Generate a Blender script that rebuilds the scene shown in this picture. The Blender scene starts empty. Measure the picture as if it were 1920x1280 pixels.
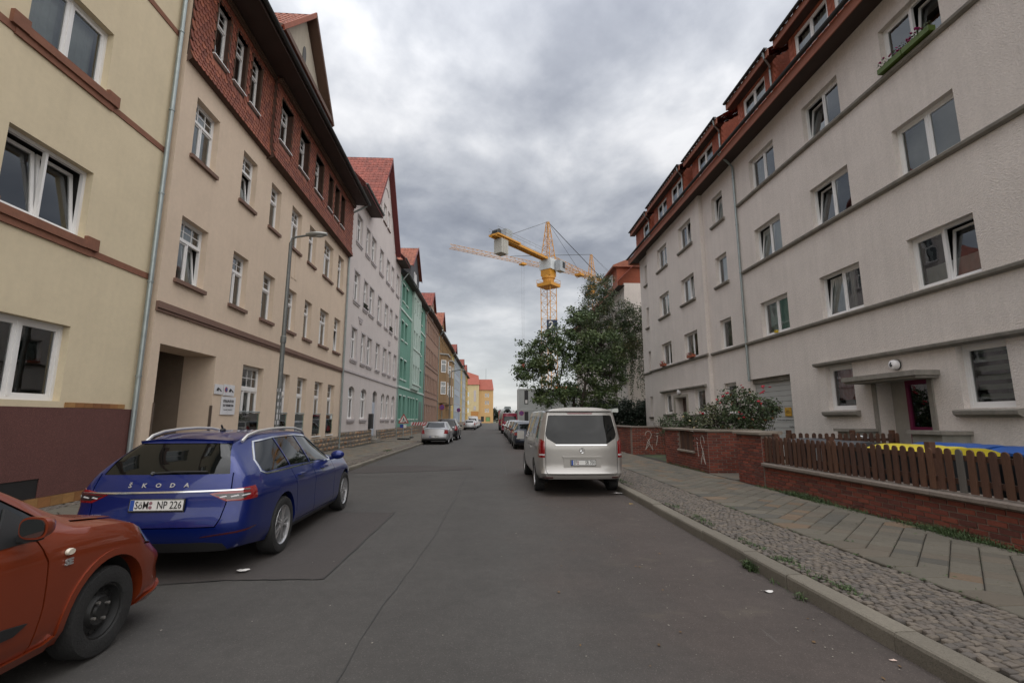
import bpy, bmesh, math, random
import numpy as np
from mathutils import Vector, Matrix, noise as mnoise
random.seed(7)
rnd = random.random
def ru(a, b): return a + (b - a) * random.random()
S = bpy.context.scene
COL = S.collection
R = math.radians
# ------------------------------------------------------------------ camera
CAM = Vector((0.0, 0.0, 1.62))
F, PIT, YAW = 895.0, math.atan(145 / 895.0), math.atan(35 / math.hypot(895, 145))
cd = bpy.data.cameras.new('camera'); cam = bpy.data.objects.new('camera', cd); COL.objects.link(cam)
cd.sensor_width = 36; cd.lens = F / 1920 * 36; cd.clip_start = 0.05; cd.clip_end = 3000
cam.location = CAM; cam.rotation_euler = (math.pi / 2 + PIT, 0, -YAW)
S.camera = cam
# ------------------------------------------------------------------ world and sun
W = bpy.data.worlds.new('World'); S.world = W; W.use_nodes = True
nt = W.node_tree; nt.nodes.clear()
def N(nt, t, **k):
    n = nt.nodes.new(t)
    for a, v in k.items():
        if a.startswith('i_'):
            key = a[2:]
            n.inputs[int(key) if key.isdigit() else key].default_value = v
        else: setattr(n, a, v)
    return n
L = nt.links.new
out = N(nt, 'ShaderNodeOutputWorld'); bg = N(nt, 'ShaderNodeBackground'); bg.inputs['Strength'].default_value = 0.15
SUN_EL, SUN_ROT = R(46), R(150)
sky = N(nt, 'ShaderNodeTexSky', sky_type='NISHITA', sun_disc=False, sun_elevation=SUN_EL, sun_rotation=SUN_ROT)
tc = N(nt, 'ShaderNodeTexCoord'); sep = N(nt, 'ShaderNodeSeparateXYZ'); L(tc.outputs['Generated'], sep.inputs[0])
mz = N(nt, 'ShaderNodeMath', operation='MAXIMUM', i_1=0.0); L(sep.outputs[2], mz.inputs[0])
az = N(nt, 'ShaderNodeMath', operation='ADD', i_1=0.16); L(mz.outputs[0], az.inputs[0])
dx = N(nt, 'ShaderNodeMath', operation='DIVIDE'); L(sep.outputs[0], dx.inputs[0]); L(az.outputs[0], dx.inputs[1])
dy = N(nt, 'ShaderNodeMath', operation='DIVIDE'); L(sep.outputs[1], dy.inputs[0]); L(az.outputs[0], dy.inputs[1])
cv = N(nt, 'ShaderNodeCombineXYZ'); L(dx.outputs[0], cv.inputs[0]); L(dy.outputs[0], cv.inputs[1])
def sky_noise(scale, det, rough, off, dist=0.0):
    mp = N(nt, 'ShaderNodeMapping'); mp.inputs['Location'].default_value = off; mp.inputs['Scale'].default_value = (scale * 1.1, scale, scale)
    mp.inputs['Rotation'].default_value = (0, 0, R(-35))
    L(cv.outputs[0], mp.inputs[0])
    n = N(nt, 'ShaderNodeTexNoise'); n.inputs['Scale'].default_value = 1; n.inputs['Detail'].default_value = det
    n.inputs['Roughness'].default_value = rough; n.inputs['Distortion'].default_value = dist
    L(mp.outputs[0], n.inputs['Vector']); return n
n1 = sky_noise(0.8, 6, 0.52, (3.3, 1.2, 0), 0.0)
n2 = sky_noise(2.2, 7, 0.55, (7.1, 4.2, 2), 0.15)
mm = N(nt, 'ShaderNodeMath', operation='MULTIPLY_ADD', i_1=0.5); L(n2.outputs[0], mm.inputs[0])
mh = N(nt, 'ShaderNodeMath', operation='MULTIPLY', i_1=0.5); L(n1.outputs[0], mh.inputs[0]); L(mh.outputs[0], mm.inputs[2])
cr = N(nt, 'ShaderNodeValToRGB'); L(mm.outputs[0], cr.inputs[0])
e = cr.color_ramp.elements
e[0].position = 0.36; e[0].color = (0.115, 0.122, 0.142, 1)
e[1].position = 0.62; e[1].color = (0.40, 0.40, 0.405, 1)
for p, c in ((0.44, (0.165, 0.173, 0.193, 1)), (0.53, (0.26, 0.267, 0.283, 1))):
    q = e.new(p); q.color = c
# low over the roofs the cloud layer thins out to an even pale veil
hz = N(nt, 'ShaderNodeMapRange', i_1=0.0, i_2=0.36, i_3=0.75, i_4=0.0); L(sep.outputs[2], hz.inputs[0])
mixh = N(nt, 'ShaderNodeMix', data_type='RGBA'); L(hz.outputs[0], mixh.inputs[0]); L(cr.outputs[0], mixh.inputs[6])
mixh.inputs[7].default_value = (0.46, 0.458, 0.445, 1)
# overcast brightens towards the zenith; extra gain added overhead to light the walls
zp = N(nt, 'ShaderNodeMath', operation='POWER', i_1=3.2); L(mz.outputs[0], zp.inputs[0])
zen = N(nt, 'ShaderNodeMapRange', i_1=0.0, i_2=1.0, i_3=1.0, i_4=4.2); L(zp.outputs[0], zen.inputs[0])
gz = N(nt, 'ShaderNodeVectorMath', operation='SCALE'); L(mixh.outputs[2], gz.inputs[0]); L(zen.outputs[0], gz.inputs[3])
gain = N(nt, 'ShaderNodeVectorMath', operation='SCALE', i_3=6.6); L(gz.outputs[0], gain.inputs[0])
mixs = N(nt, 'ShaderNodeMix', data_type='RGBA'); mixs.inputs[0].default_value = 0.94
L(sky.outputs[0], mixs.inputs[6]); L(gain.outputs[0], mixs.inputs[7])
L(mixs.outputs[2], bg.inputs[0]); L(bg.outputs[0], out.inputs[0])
sd = bpy.data.lights.new('sun', 'SUN'); sun = bpy.data.objects.new('sun', sd); COL.objects.link(sun)
sd.energy = 1.5; sd.angle = R(120); sd.color = (1.0, 0.95, 0.88)
# from behind the camera, a little to its left, high
sun.rotation_euler = (math.pi / 2 - SUN_EL, 0, -SUN_ROT + math.pi)
S.view_settings.view_transform = 'Standard'; S.view_settings.look = 'None'
S.view_settings.exposure = 0.8; S.view_settings.gamma = 1.0
S.view_settings.use_curve_mapping = False
S.cycles.max_bounces = 6; S.cycles.diffuse_bounces = 3; S.cycles.glossy_bounces = 3; S.cycles.transparent_max_bounces = 8
S.cycles.transmission_bounces = 3
try: S.cycles.use_denoising = True
except Exception: pass
# ------------------------------------------------------------------ materials
MATS = {}
def mat(name, col, rough=0.85, metal=0.0, var=((3.0, 0.12),), bump=None, coat=0.0, spec=0.5, island=0.0, obj_rand=0.0, col2=None, c2scale=2.0, c2pos=(0.45, 0.65), dirt=None, emis=None, stretch=None, speck=None):
    if name in MATS: return MATS[name]
    m = bpy.data.materials.new(name); m.use_nodes = True; MATS[name] = m
    t = m.node_tree; b = t.nodes['Principled BSDF']; l = t.links.new
    b.inputs['Roughness'].default_value = rough; b.inputs['Metallic'].default_value = metal
    b.inputs['Specular IOR Level'].default_value = spec
    if coat: b.inputs['Coat Weight'].default_value = coat; b.inputs['Coat Roughness'].default_value = 0.04
    co = N(t, 'ShaderNodeTexCoord'); vec = co.outputs['Object']
    if stretch:
        mp = N(t, 'ShaderNodeMapping'); mp.inputs['Scale'].default_value = stretch; l(vec, mp.inputs[0]); vecs = mp.outputs[0]
    else: vecs = vec
    cur = N(t, 'ShaderNodeRGB'); cur.outputs[0].default_value = (*col, 1); cur = cur.outputs[0]
    if col2:
        n = N(t, 'ShaderNodeTexNoise'); n.inputs['Scale'].default_value = c2scale; n.inputs['Detail'].default_value = 5; l(vecs, n.inputs[0])
        mr = N(t, 'ShaderNodeMapRange', i_1=c2pos[0], i_2=c2pos[1]); l(n.outputs[0], mr.inputs[0])
        mx = N(t, 'ShaderNodeMix', data_type='RGBA'); l(mr.outputs[0], mx.inputs[0]); l(cur, mx.inputs[6]); mx.inputs[7].default_value = (*col2, 1); cur = mx.outputs[2]
    fac = None
    def mul(v):
        nonlocal fac
        if fac is None: fac = v
        else:
            k = N(t, 'ShaderNodeMath', operation='MULTIPLY'); l(fac, k.inputs[0]); l(v, k.inputs[1]); fac = k.outputs[0]
    for sc, am in var:
        n = N(t, 'ShaderNodeTexNoise'); n.inputs['Scale'].default_value = sc; n.inputs['Detail'].default_value = 6; n.inputs['Roughness'].default_value = 0.6
        l(vecs, n.inputs[0])
        mr = N(t, 'ShaderNodeMapRange', i_1=0.25, i_2=0.75, i_3=1 - am, i_4=1 + am); l(n.outputs[0], mr.inputs[0]); mul(mr.outputs[0])
    if speck:   # small aggregate grains: (scale, threshold, factor)
        vo = N(t, 'ShaderNodeTexVoronoi'); vo.inputs['Scale'].default_value = speck[0]; l(vec, vo.inputs[0])
        sp = N(t, 'ShaderNodeSeparateColor'); l(vo.outputs['Color'], sp.inputs[0])
        mr = N(t, 'ShaderNodeMapRange', i_1=speck[1], i_2=1.0, i_3=1.0, i_4=speck[2]); l(sp.outputs[0], mr.inputs[0]); mul(mr.outputs[0])
    if dirt:    # vertical rain streaks: (amount)
        mp = N(t, 'ShaderNodeMapping'); mp.inputs['Scale'].default_value = (2.2, 2.2, 0.16); l(vec, mp.inputs[0])
        n = N(t, 'ShaderNodeTexNoise'); n.inputs['Scale'].default_value = 2.0; n.inputs['Detail'].default_value = 7; l(mp.outputs[0], n.inputs[0])
        mr = N(t, 'ShaderNodeMapRange', i_1=0.42, i_2=0.75, i_3=1.0, i_4=1 - dirt); l(n.outputs[0], mr.inputs[0]); mul(mr.outputs[0])
    if island:
        g = N(t, 'ShaderNodeNewGeometry'); mr = N(t, 'ShaderNodeMapRange', i_1=0, i_2=1, i_3=1 - island, i_4=1 + island); l(g.outputs['Random Per Island'], mr.inputs[0]); mul(mr.outputs[0])
    if obj_rand:
        g = N(t, 'ShaderNodeObjectInfo'); mr = N(t, 'ShaderNodeMapRange', i_1=0, i_2=1, i_3=1 - obj_rand, i_4=1 + obj_rand); l(g.outputs['Random'], mr.inputs[0]); mul(mr.outputs[0])
    if fac is not None:
        sc_ = N(t, 'ShaderNodeVectorMath', operation='SCALE'); l(cur, sc_.inputs[0]); l(fac, sc_.inputs[3]); cur = sc_.outputs[0]
    l(cur, b.inputs['Base Color'])
    if bump:
        n = N(t, 'ShaderNodeTexNoise'); n.inputs['Scale'].default_value = bump[0]; n.inputs['Detail'].default_value = bump[2] if len(bump) > 2 else 4; l(vecs, n.inputs[0])
        bp = N(t, 'ShaderNodeBump'); bp.inputs['Strength'].default_value = bump[1]; bp.inputs['Distance'].default_value = bump[3] if len(bump) > 3 else 0.02; l(n.outputs[0], bp.inputs['Height']); l(bp.outputs[0], b.inputs['Normal'])
    if emis: b.inputs['Emission Color'].default_value = (*emis, 1); b.inputs['Emission Strength'].default_value = 1
    return m
def glass_mat(name, tint=(0.35, 0.4, 0.4), tr=0.75, rough=0.015, wav=0.02):
    m = bpy.data.materials.new(name); m.use_nodes = True; MATS[name] = m
    t = m.node_tree; t.nodes.clear(); l = t.links.new
    o = N(t, 'ShaderNodeOutputMaterial'); mx = N(t, 'ShaderNodeMixShader'); fr = N(t, 'ShaderNodeFresnel', i_0=1.6)
    a = N(t, 'ShaderNodeMath', operation='MULTIPLY_ADD', i_1=1.5, i_2=0.04); a.use_clamp = True
    l(fr.outputs[0], a.inputs[0]); l(a.outputs[0], mx.inputs[0])
    tr_ = N(t, 'ShaderNodeBsdfTransparent'); tr_.inputs[0].default_value = (tint[0], tint[1], tint[2], 1)
    gl = N(t, 'ShaderNodeBsdfGlossy'); gl.inputs['Roughness'].default_value = rough; gl.inputs['Color'].default_value = (0.9, 0.93, 0.95, 1)
    co = N(t, 'ShaderNodeTexCoord'); n = N(t, 'ShaderNodeTexNoise'); n.inputs['Scale'].default_value = 1.3; l(co.outputs['Object'], n.inputs[0])
    bp = N(t, 'ShaderNodeBump'); bp.inputs['Strength'].default_value = wav; bp.inputs['Distance'].default_value = 0.1; l(n.outputs[0], bp.inputs['Height']); l(bp.outputs[0], gl.inputs['Normal'])
    l(tr_.outputs[0], mx.inputs[1]); l(gl.outputs[0], mx.inputs[2]); l(mx.outputs[0], o.inputs[0]); return m
GLASS = glass_mat('window_glass', (0.72, 0.78, 0.76))
CARGLASS = mat('car_glass', (0.004, 0.005, 0.005), rough=0.03, var=(), spec=0.5, coat=0.0)
WHITE = mat('white_pvc', (0.74, 0.73, 0.72), rough=0.35, var=((1.5, 0.04),))
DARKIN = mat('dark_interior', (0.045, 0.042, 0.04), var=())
CURT = mat('net_curtain', (0.62, 0.63, 0.62), var=((6, 0.1),), rough=0.95)
BLINDM = mat('blind_fabric', (0.42, 0.47, 0.46), var=((2, 0.1),))
STEELG = mat('galvanised_steel', (0.30, 0.34, 0.34), rough=0.45, metal=0.55, var=((5, 0.15),))
RUBBER = mat('tyre_rubber', (0.018, 0.018, 0.018), rough=0.8, var=((8, 0.25),), bump=(60, 0.3))
BLACKP = mat('black_plastic', (0.018, 0.018, 0.019), rough=0.5, var=((8, 0.15),))
CHROME = mat('chrome', (0.75, 0.76, 0.78), rough=0.12, metal=1.0, var=())
ALU = mat('alloy', (0.48, 0.48, 0.49), rough=0.3, metal=0.75, var=((10, 0.08),))
# ------------------------------------------------------------------ mesh builder
class MB:
    def __init__(s): s.v = []; s.f = []
    def face(s, pts):
        b = len(s.v); s.v += [tuple(p) for p in pts]; s.f.append(tuple(range(b, b + len(pts))))
    def quadgrid(s, P, closed_u=False):
        nr = len(P); nc = len(P[0]); b = len(s.v)
        for r in P: s.v += [tuple(p) for p in r]
        for i in range(nr - 1):
            for j in range(nc - (0 if closed_u else 1)):
                k = (j + 1) % nc
                s.f.append((b + i * nc + j, b + i * nc + k, b + (i + 1) * nc + k, b + (i + 1) * nc + j))
    def box(s, x0, x1, y0, y1, z0, z1, M=None):
        p = [Vector(q) for q in ((x0, y0, z0), (x1, y0, z0), (x1, y1, z0), (x0, y1, z0), (x0, y0, z1), (x1, y0, z1), (x1, y1, z1), (x0, y1, z1))]
        if M is not None: p = [M @ q for q in p]
        b = len(s.v); s.v += [tuple(q) for q in p]
        for f in ((0, 3, 2, 1), (4, 5, 6, 7), (0, 1, 5, 4), (1, 2, 6, 5), (2, 3, 7, 6), (3, 0, 4, 7)): s.f.append(tuple(b + i for i in f))
    def prism(s, poly, a, b, axis='y', M=None):
        """poly in the two other axes (order: xz for y, yz for x, xy for z)"""
        def P(u, v, w):
            q = Vector((w, u, v)) if axis == 'x' else Vector((u, w, v)) if axis == 'y' else Vector((u, v, w))
            return tuple(M @ q) if M is not None else tuple(q)
        n = len(poly); o = len(s.v)
        s.v += [P(u, v, a) for u, v in poly] + [P(u, v, b) for u, v in poly]
        s.f.append(tuple(o + i for i in range(n))[::-1]); s.f.append(tuple(o + n + i for i in range(n)))
        for i in range(n): j = (i + 1) % n; s.f.append((o + i, o + j, o + n + j, o + n + i))
    def tube(s, pts, r, n=8, cap=True, r2=None):
        pts = [Vector(p) for p in pts]; rings = []
        for i, p in enumerate(pts):
            d = (pts[min(i + 1, len(pts) - 1)] - pts[max(i - 1, 0)]).normalized()
            a = d.cross(Vector((0, 0, 1)));
            if a.length < 0.05: a = d.cross(Vector((1, 0, 0)))
            a.normalize(); c = d.cross(a)
            rr = r if r2 is None else r + (r2 - r) * i / max(1, len(pts) - 1)
            rings.append([p + (a * math.cos(2 * math.pi * k / n) + c * math.sin(2 * math.pi * k / n)) * rr for k in range(n)])
        b = len(s.v)
        s.quadgrid(rings, True)
        if cap:
            s.f.append(tuple(b + k for k in range(n))); s.f.append(tuple(b + (len(pts) - 1) * n + k for k in range(n))[::-1])
    def bar(s, p, q, w=0.05):
        s.tube([p, q], w * 0.7, 4)
    def cyl(s, c, r, h, axis='z', n=20, r2=None):
        c = Vector(c); d = {'x': Vector((1, 0, 0)), 'y': Vector((0, 1, 0)), 'z': Vector((0, 0, 1))}[axis]
        s.tube([c, c + d * h], r, n, True, r2)
    def lathe(s, prof, c=(0, 0, 0), axis='x', n=32):
        """prof: list of (axial, radius)"""
        c = Vector(c); rings = []
        for a, r in prof:
            ring = []
            for k in range(n):
                t = 2 * math.pi * k / n
                v = {'x': Vector((a, r * math.cos(t), r * math.sin(t))), 'z': Vector((r * math.cos(t), r * math.sin(t), a)), 'y': Vector((r * math.cos(t), a, r * math.sin(t)))}[axis]
                ring.append(c + v)
            rings.append(ring)
        s.quadgrid(rings, True)
    def sphere(s, c, r, nu=8, nv=6, sq=(1, 1, 1), jit=0):
        c = Vector(c)
        P = []
        for i in range(nv + 1):
            th = math.pi * i / nv; row = []
            for j in range(nu):
                ph = 2 * math.pi * j / nu; k = 1 + jit * (rnd() - .5)
                row.append(c + Vector((math.sin(th) * math.cos(ph) * sq[0], math.sin(th) * math.sin(ph) * sq[1], math.cos(th) * sq[2])) * r * k)
            P.append(row)
        s.quadgrid(P, True)
    def mesh(s, name='m', m=None, smooth=False, sharp=None):
        me = bpy.data.meshes.new(name); me.from_pydata(s.v, [], s.f); me.validate(clean_customdata=False)
        if m is not None: me.materials.append(m)
        if smooth:
            me.polygons.foreach_set('use_smooth', [True] * len(me.polygons))
            try: me.set_sharp_from_angle(angle=R(sharp or 35))
            except Exception: pass
        return me
    def build(s, name, m, parent=None, smooth=False, loc=None, rot=None, kind=None, sharp=None, label=None):
        if not s.f: return None
        o = bpy.data.objects.new(name, s.mesh(name, m, smooth, sharp)); COL.objects.link(o)
        if parent is not None: o.parent = parent
        if loc is not None: o.location = loc
        if rot is not None: o.rotation_euler = rot
        if kind: o['kind'] = kind
        if label: o['label'] = label
        return o
def tag(o, label, cat, group=None):
    o['label'] = label; o['category'] = cat
    if group: o['group'] = group
    return o
def thing(name, label, cat, loc=(0, 0, 0), rz=0, group=None):
    o = bpy.data.objects.new(name, None); COL.objects.link(o); o.empty_display_size = 0.2
    o.location = loc; o.rotation_euler = (0, 0, rz)
    return tag(o, label, cat, group)
def link(name, me, parent, M=None, kind=None):
    o = bpy.data.objects.new(name, me); COL.objects.link(o)
    if parent is not None: o.parent = parent
    if M is not None: o.matrix_local = M
    if kind: o['kind'] = kind
    return o
def T(x, y, z, rz=0, rx=0, ry=0, s=None):
    M = Matrix.Translation((x, y, z)) @ Matrix.Rotation(rz, 4, 'Z') @ Matrix.Rotation(rx, 4, 'X') @ Matrix.Rotation(ry, 4, 'Y')
    if s is not None: M = M @ Matrix.Diagonal((s[0], s[1], s[2], 1))
    return M
def wmat(o):
    M = Matrix.Translation(o.location) @ o.rotation_euler.to_matrix().to_4x4()
    return M
def pieces(parent, name, variants, places, limit=300, pw=None):
    """places: (matrix, variant index); nearest `limit` are objects, the others one joined mesh"""
    pw = pw if pw is not None else (wmat(parent) if parent is not None else Matrix.Identity(4))
    places = sorted(places, key=lambda p: ((pw @ p[0].translation) - CAM).length)
    for M, k in places[:limit]: link(name, variants[k], parent, M)
    rest = places[limit:]
    if rest: joined(parent, name, variants, rest)
def joined(parent, name, variants, rest, kind='stuff'):
    vs = []; fs = []; mi = []; mats = []; base = 0
    cache = []
    for me in variants:
        a = np.empty(len(me.vertices) * 3); me.vertices.foreach_get('co', a)
        cache.append((a.reshape(-1, 3), [tuple(p.vertices) for p in me.polygons]))
        if me.materials[0] not in mats: mats.append(me.materials[0])
    for M, k in rest:
        a, f = cache[k]; A = np.array(M)
        vs.append(a @ A[:3, :3].T + A[:3, 3]); fs += [tuple(i + base for i in q) for q in f]
        mi += [mats.index(variants[k].materials[0])] * len(f); base += len(a)
    me = bpy.data.meshes.new(name); me.from_pydata(np.concatenate(vs).tolist(), [], fs)
    for m in mats: me.materials.append(m)
    me.polygons.foreach_set('material_index', mi)
    return link(name, me, parent, kind=kind)
def text_mesh(txt, size, m, extr=0.002, align='CENTER', bold=0.0, sx=1.0):
    c = bpy.data.curves.new('txt', 'FONT'); c.body = txt; c.size = size; c.extrude = extr; c.align_x = align; c.align_y = 'CENTER'; c.offset = bold; c.resolution_u = 2
    o = bpy.data.objects.new('txt', c); COL.objects.link(o)
    dg = bpy.context.evaluated_depsgraph_get(); dg.update()
    me = bpy.data.meshes.new_from_object(o.evaluated_get(dg)); me.materials.clear(); me.materials.append(m)
    bpy.data.objects.remove(o); bpy.data.curves.remove(c)
    if sx != 1.0: me.transform(Matrix.Diagonal((sx, 1, 1, 1)))
    return me
# text lies in its XY plane; these matrices stand it up
def TX(x, y, z, rz=0, tilt=0): return Matrix.Translation((x, y, z)) @ Matrix.Rotation(rz, 4, 'Z') @ Matrix.Rotation(math.pi / 2 + tilt, 4, 'X')
# ================================================================== ground, road, pavements
def sheet(name, x0, x1, y0, y1, z, m, sub=1):
    b = MB(); b.face([(x0, y0, z), (x1, y0, z), (x1, y1, z), (x0, y1, z)]); return b.build(name, m, kind='structure')
EARTH = mat('earth', (0.06, 0.055, 0.04), var=((0.3, 0.3), (4, 0.3)))
sheet('ground', -900, 900, -200, 1600, -0.06, mat('far_ground', (0.09, 0.095, 0.06), var=((0.05, 0.3), (1, 0.2))))
def asphalt():
    m = mat('asphalt', (0.056, 0.052, 0.048), rough=0.88, var=((0.35, 0.12), (1.7, 0.12), (9, 0.12), (60, 0.16), (220, 0.3)), bump=(260, 0.5, 2, 0.006), speck=(160, 0.93, 1.9))
    t = m.node_tree; l = t.links.new; b = t.nodes['Principled BSDF']
    cur = b.inputs['Base Color'].links[0].from_socket
    co = N(t, 'ShaderNodeTexCoord'); sp = N(t, 'ShaderNodeSeparateXYZ'); l(co.outputs['Object'], sp.inputs[0])
    # older reddish strip by the right kerb, worn and patchy
    n = N(t, 'ShaderNodeTexNoise', i_2=0.55); n.inputs['Scale'].default_value = 0.55; n.inputs['Detail'].default_value = 6; l(co.outputs['Object'], n.inputs[0])
    a = N(t, 'ShaderNodeMath', operation='MULTIPLY_ADD', i_1=3.2, i_2=-1.7); l(n.outputs[0], a.inputs[0])
    ad = N(t, 'ShaderNodeMath', operation='ADD'); l(sp.outputs[0], ad.inputs[0]); l(a.outputs[0], ad.inputs[1])
    mr = N(t, 'ShaderNodeMapRange', i_1=0.1, i_2=1.6); l(ad.outputs[0], mr.inputs[0])
    mx = N(t, 'ShaderNodeMix', data_type='RGBA', blend_type='MULTIPLY'); l(mr.outputs[0], mx.inputs[0]); l(cur, mx.inputs[6]); mx.inputs[7].default_value = (1.12, 0.97, 0.93, 1)
    # sandy stains
    n2 = N(t, 'ShaderNodeTexNoise'); n2.inputs['Scale'].default_value = 1.15; n2.inputs['Detail'].default_value = 4; n2.inputs['Roughness'].default_value = 0.65
    mp = N(t, 'ShaderNodeMapping'); mp.inputs['Scale'].default_value = (1.0, 1.7, 1); mp.inputs['Location'].default_value = (4.2, 1.1, 0); l(co.outputs['Object'], mp.inputs[0]); l(mp.outputs[0], n2.inputs[0])
    r2 = N(t, 'ShaderNodeMapRange', i_1=0.60, i_2=0.74, i_3=0, i_4=0.5); l(n2.outputs[0], r2.inputs[0])
    k = N(t, 'ShaderNodeMath', operation='MULTIPLY'); l(r2.outputs[0], k.inputs[0]); l(mr.outputs[0], k.inputs[1])
    m3 = N(t, 'ShaderNodeMix', data_type='RGBA'); l(k.outputs[0], m3.inputs[0]); l(mx.outputs[2], m3.inputs[6]); m3.inputs[7].default_value = (0.115, 0.098, 0.075, 1)
    # long pale scratches
    mp4 = N(t, 'ShaderNodeMapping'); mp4.inputs['Rotation'].default_value = (0, 0, R(22)); mp4.inputs['Scale'].default_value = (9, 0.5, 1); l(co.outputs['Object'], mp4.inputs[0])
    n4 = N(t, 'ShaderNodeTexNoise'); n4.inputs['Scale'].default_value = 3.0; n4.inputs['Detail'].default_value = 3; l(mp4.outputs[0], n4.inputs[0])
    r4 = N(t, 'ShaderNodeMapRange', i_1=0.70, i_2=0.78, i_3=0, i_4=0.3); l(n4.outputs[0], r4.inputs[0])
    k4 = N(t, 'ShaderNodeMath', operation='MULTIPLY'); l(r4.outputs[0], k4.inputs[0]); l(mr.outputs[0], k4.inputs[1])
    m4 = N(t, 'ShaderNodeMix', data_type='RGBA'); l(k4.outputs[0], m4.inputs[0]); l(m3.outputs[2], m4.inputs[6]); m4.inputs[7].default_value = (0.15, 0.14, 0.13, 1)
    # tyre lanes polished slightly lighter
    wv = N(t, 'ShaderNodeMath', operation='SINE'); sx = N(t, 'ShaderNodeMath', operation='MULTIPLY', i_1=3.3); l(sp.outputs[0], sx.inputs[0]); l(sx.outputs[0], wv.inputs[0])
    r5 = N(t, 'ShaderNodeMapRange', i_1=-1, i_2=1, i_3=0.955, i_4=1.04); l(wv.outputs[0], r5.inputs[0])
    sc_ = N(t, 'ShaderNodeVectorMath', operation='SCALE'); l(m4.outputs[2], sc_.inputs[0]); l(r5.outputs[0], sc_.inputs[3])
    l(sc_.outputs[0], b.inputs['Base Color']); return m
ASPH = asphalt()
sheet('road', -4.62, 2.95, -14, 176, 0.0, ASPH)
sheet('cross_road', -60, 60, 176.02, 190, -0.004, mat('asphalt_far', (0.065, 0.061, 0.057), var=((0.2, 0.1),)))
PATCH = mat('asphalt_patch', (0.050, 0.043, 0.040), rough=0.9, var=((0.8, 0.12), (12, 0.08), (240, 0.28)), bump=(260, 0.5, 2, 0.006), speck=(150, 0.93, 1.8))
TAR = mat('tar_seam', (0.026, 0.025, 0.024), rough=0.6, var=((3, 0.3),))
def road_patch(pts, z=0.004):
    b = MB(); b.face([(x, y, z) for x, y in pts]); b.build('road_patch', PATCH, kind='structure')
    s = MB()
    for i in range(len(pts)):
        p = Vector(pts[i]); q = Vector(pts[(i + 1) % len(pts)]); n = 14; prev = None
        d = (q - p).normalized(); nn = Vector((-d.y, d.x))
        for k in range(n + 1):
            c = p + (q - p) * k / n + nn * ru(-.012, .012); w = ru(.003, .010)
            a, bb = c + nn * w, c - nn * w
            if prev: s.face([(prev[0].x, prev[0].y, z + .004), (prev[1].x, prev[1].y, z + .004), (bb.x, bb.y, z + .004), (a.x, a.y, z + .004)])
            prev = (a, bb)
    s.build('tar_seam', TAR, kind='structure')
road_patch([(-4.49, 4.9), (-2.75, 5.28), (-1.72, 5.28), (-1.72, 8.8), (-2.6, 8.9), (-4.49, 8.9)])
road_patch([(-4.49, 14.9), (-1.6, 15.6), (-0.6, 16.1), (-0.7, 16.8), (-3.0, 17.4), (-4.49, 17.2)])
road_patch([(-1.35, 29.3), (0.1, 29.3), (0.1, 29.6), (-1.35, 29.6)])
def seam(pts, w=0.012, z=0.0045):
    s = MB(); prev = None; w = w * .6
    P = []
    for i in range(len(pts) - 1):
        p = Vector(pts[i]); q = Vector(pts[i + 1]); n = max(2, int((q - p).length / 0.35))
        for k in range(n): P.append(p + (q - p) * k / n)
    P.append(Vector(pts[-1]))
    for i, c in enumerate(P):
        d = (P[min(i + 1, len(P) - 1)] - P[max(0, i - 1)]).normalized(); nn = Vector((-d.y, d.x)); c = c + nn * ru(-.015, .015); ww = w * ru(.4, 1.3)
        a, b = c + nn * ww, c - nn * ww
        if prev: s.face([(prev[0].x, prev[0].y, z), (prev[1].x, prev[1].y, z), (b.x, b.y, z), (a.x, a.y, z)])
        prev = (a, b)
    s.build('tar_seam', TAR, kind='structure')
seam([(-4.45, 14.1), (-1.0, 14.2), (0.95, 14.15), (2.8, 14.3)], 0.02)
seam([(-1.0, 2.0), (-0.95, 4.6), (-0.8, 7.5), (-0.78, 11.4), (-0.75, 14.1)], 0.007)
seam([(0.4, 14.2), (0.45, 22), (0.5, 40), (0.5, 90)], 0.012)
# ---- kerbs
GRAN = mat('kerb_granite', (0.155, 0.138, 0.11), rough=0.9, var=((1.5, 0.14), (30, 0.12), (200, 0.18)), bump=(90, 0.4, 4, 0.006), obj_rand=0.12, speck=(180, 0.9, 0.55))
def kerb(name, xf, xb, ys, z, sgn):
    root = bpy.data.objects.new(name, None); COL.objects.link(root); root['kind'] = 'structure'
    P = []
    for i in range(len(ys) - 1):
        y0, y1 = ys[i] + .005, ys[i + 1] - .005
        b = MB(); c = .02; x = xf + ru(-.006, .006); zz = z + ru(-.005, .004)
        w = abs(xb - xf)
        sec = [(0, -.05), (0.0, zz - c * 1.4), (c * .4, zz - c * .4), (c * 1.3, zz), (w - .008, zz), (w, zz - .01), (w, -.05)]
        sec = [(x + sgn * u, v) for u, v in sec]
        b.prism([(u, v) for u, v in sec], y0, y1, 'y')
        P.append((Matrix.Identity(4), b.mesh('kerb_stone', GRAN), y0))
    P.sort(key=lambda p: abs(p[2] - 1))
    for i, (M, me, y0) in enumerate(P):
        if i < 90: link('kerb_stone', me, root, M)
    if len(P) > 90: joined(root, 'kerb_stone', [p[1] for p in P[90:]], [(p[0], i) for i, p in enumerate(P[90:])])
ys = [-2.4, -1.2, -0.05, 1.15, 2.3, 3.56, 4.82, 5.64, 6.7, 7.65]
while ys[-1] < 172: ys.append(ys[-1] + ru(.85, 1.15))
kerb('kerb', 2.84, 3.02, ys, 0.13, 1)
ys = [-2.0]
while ys[-1] < 172: ys.append(ys[-1] + ru(.85, 1.15))
kerb('kerb', -4.5, -4.66, ys, 0.12, -1)
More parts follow.
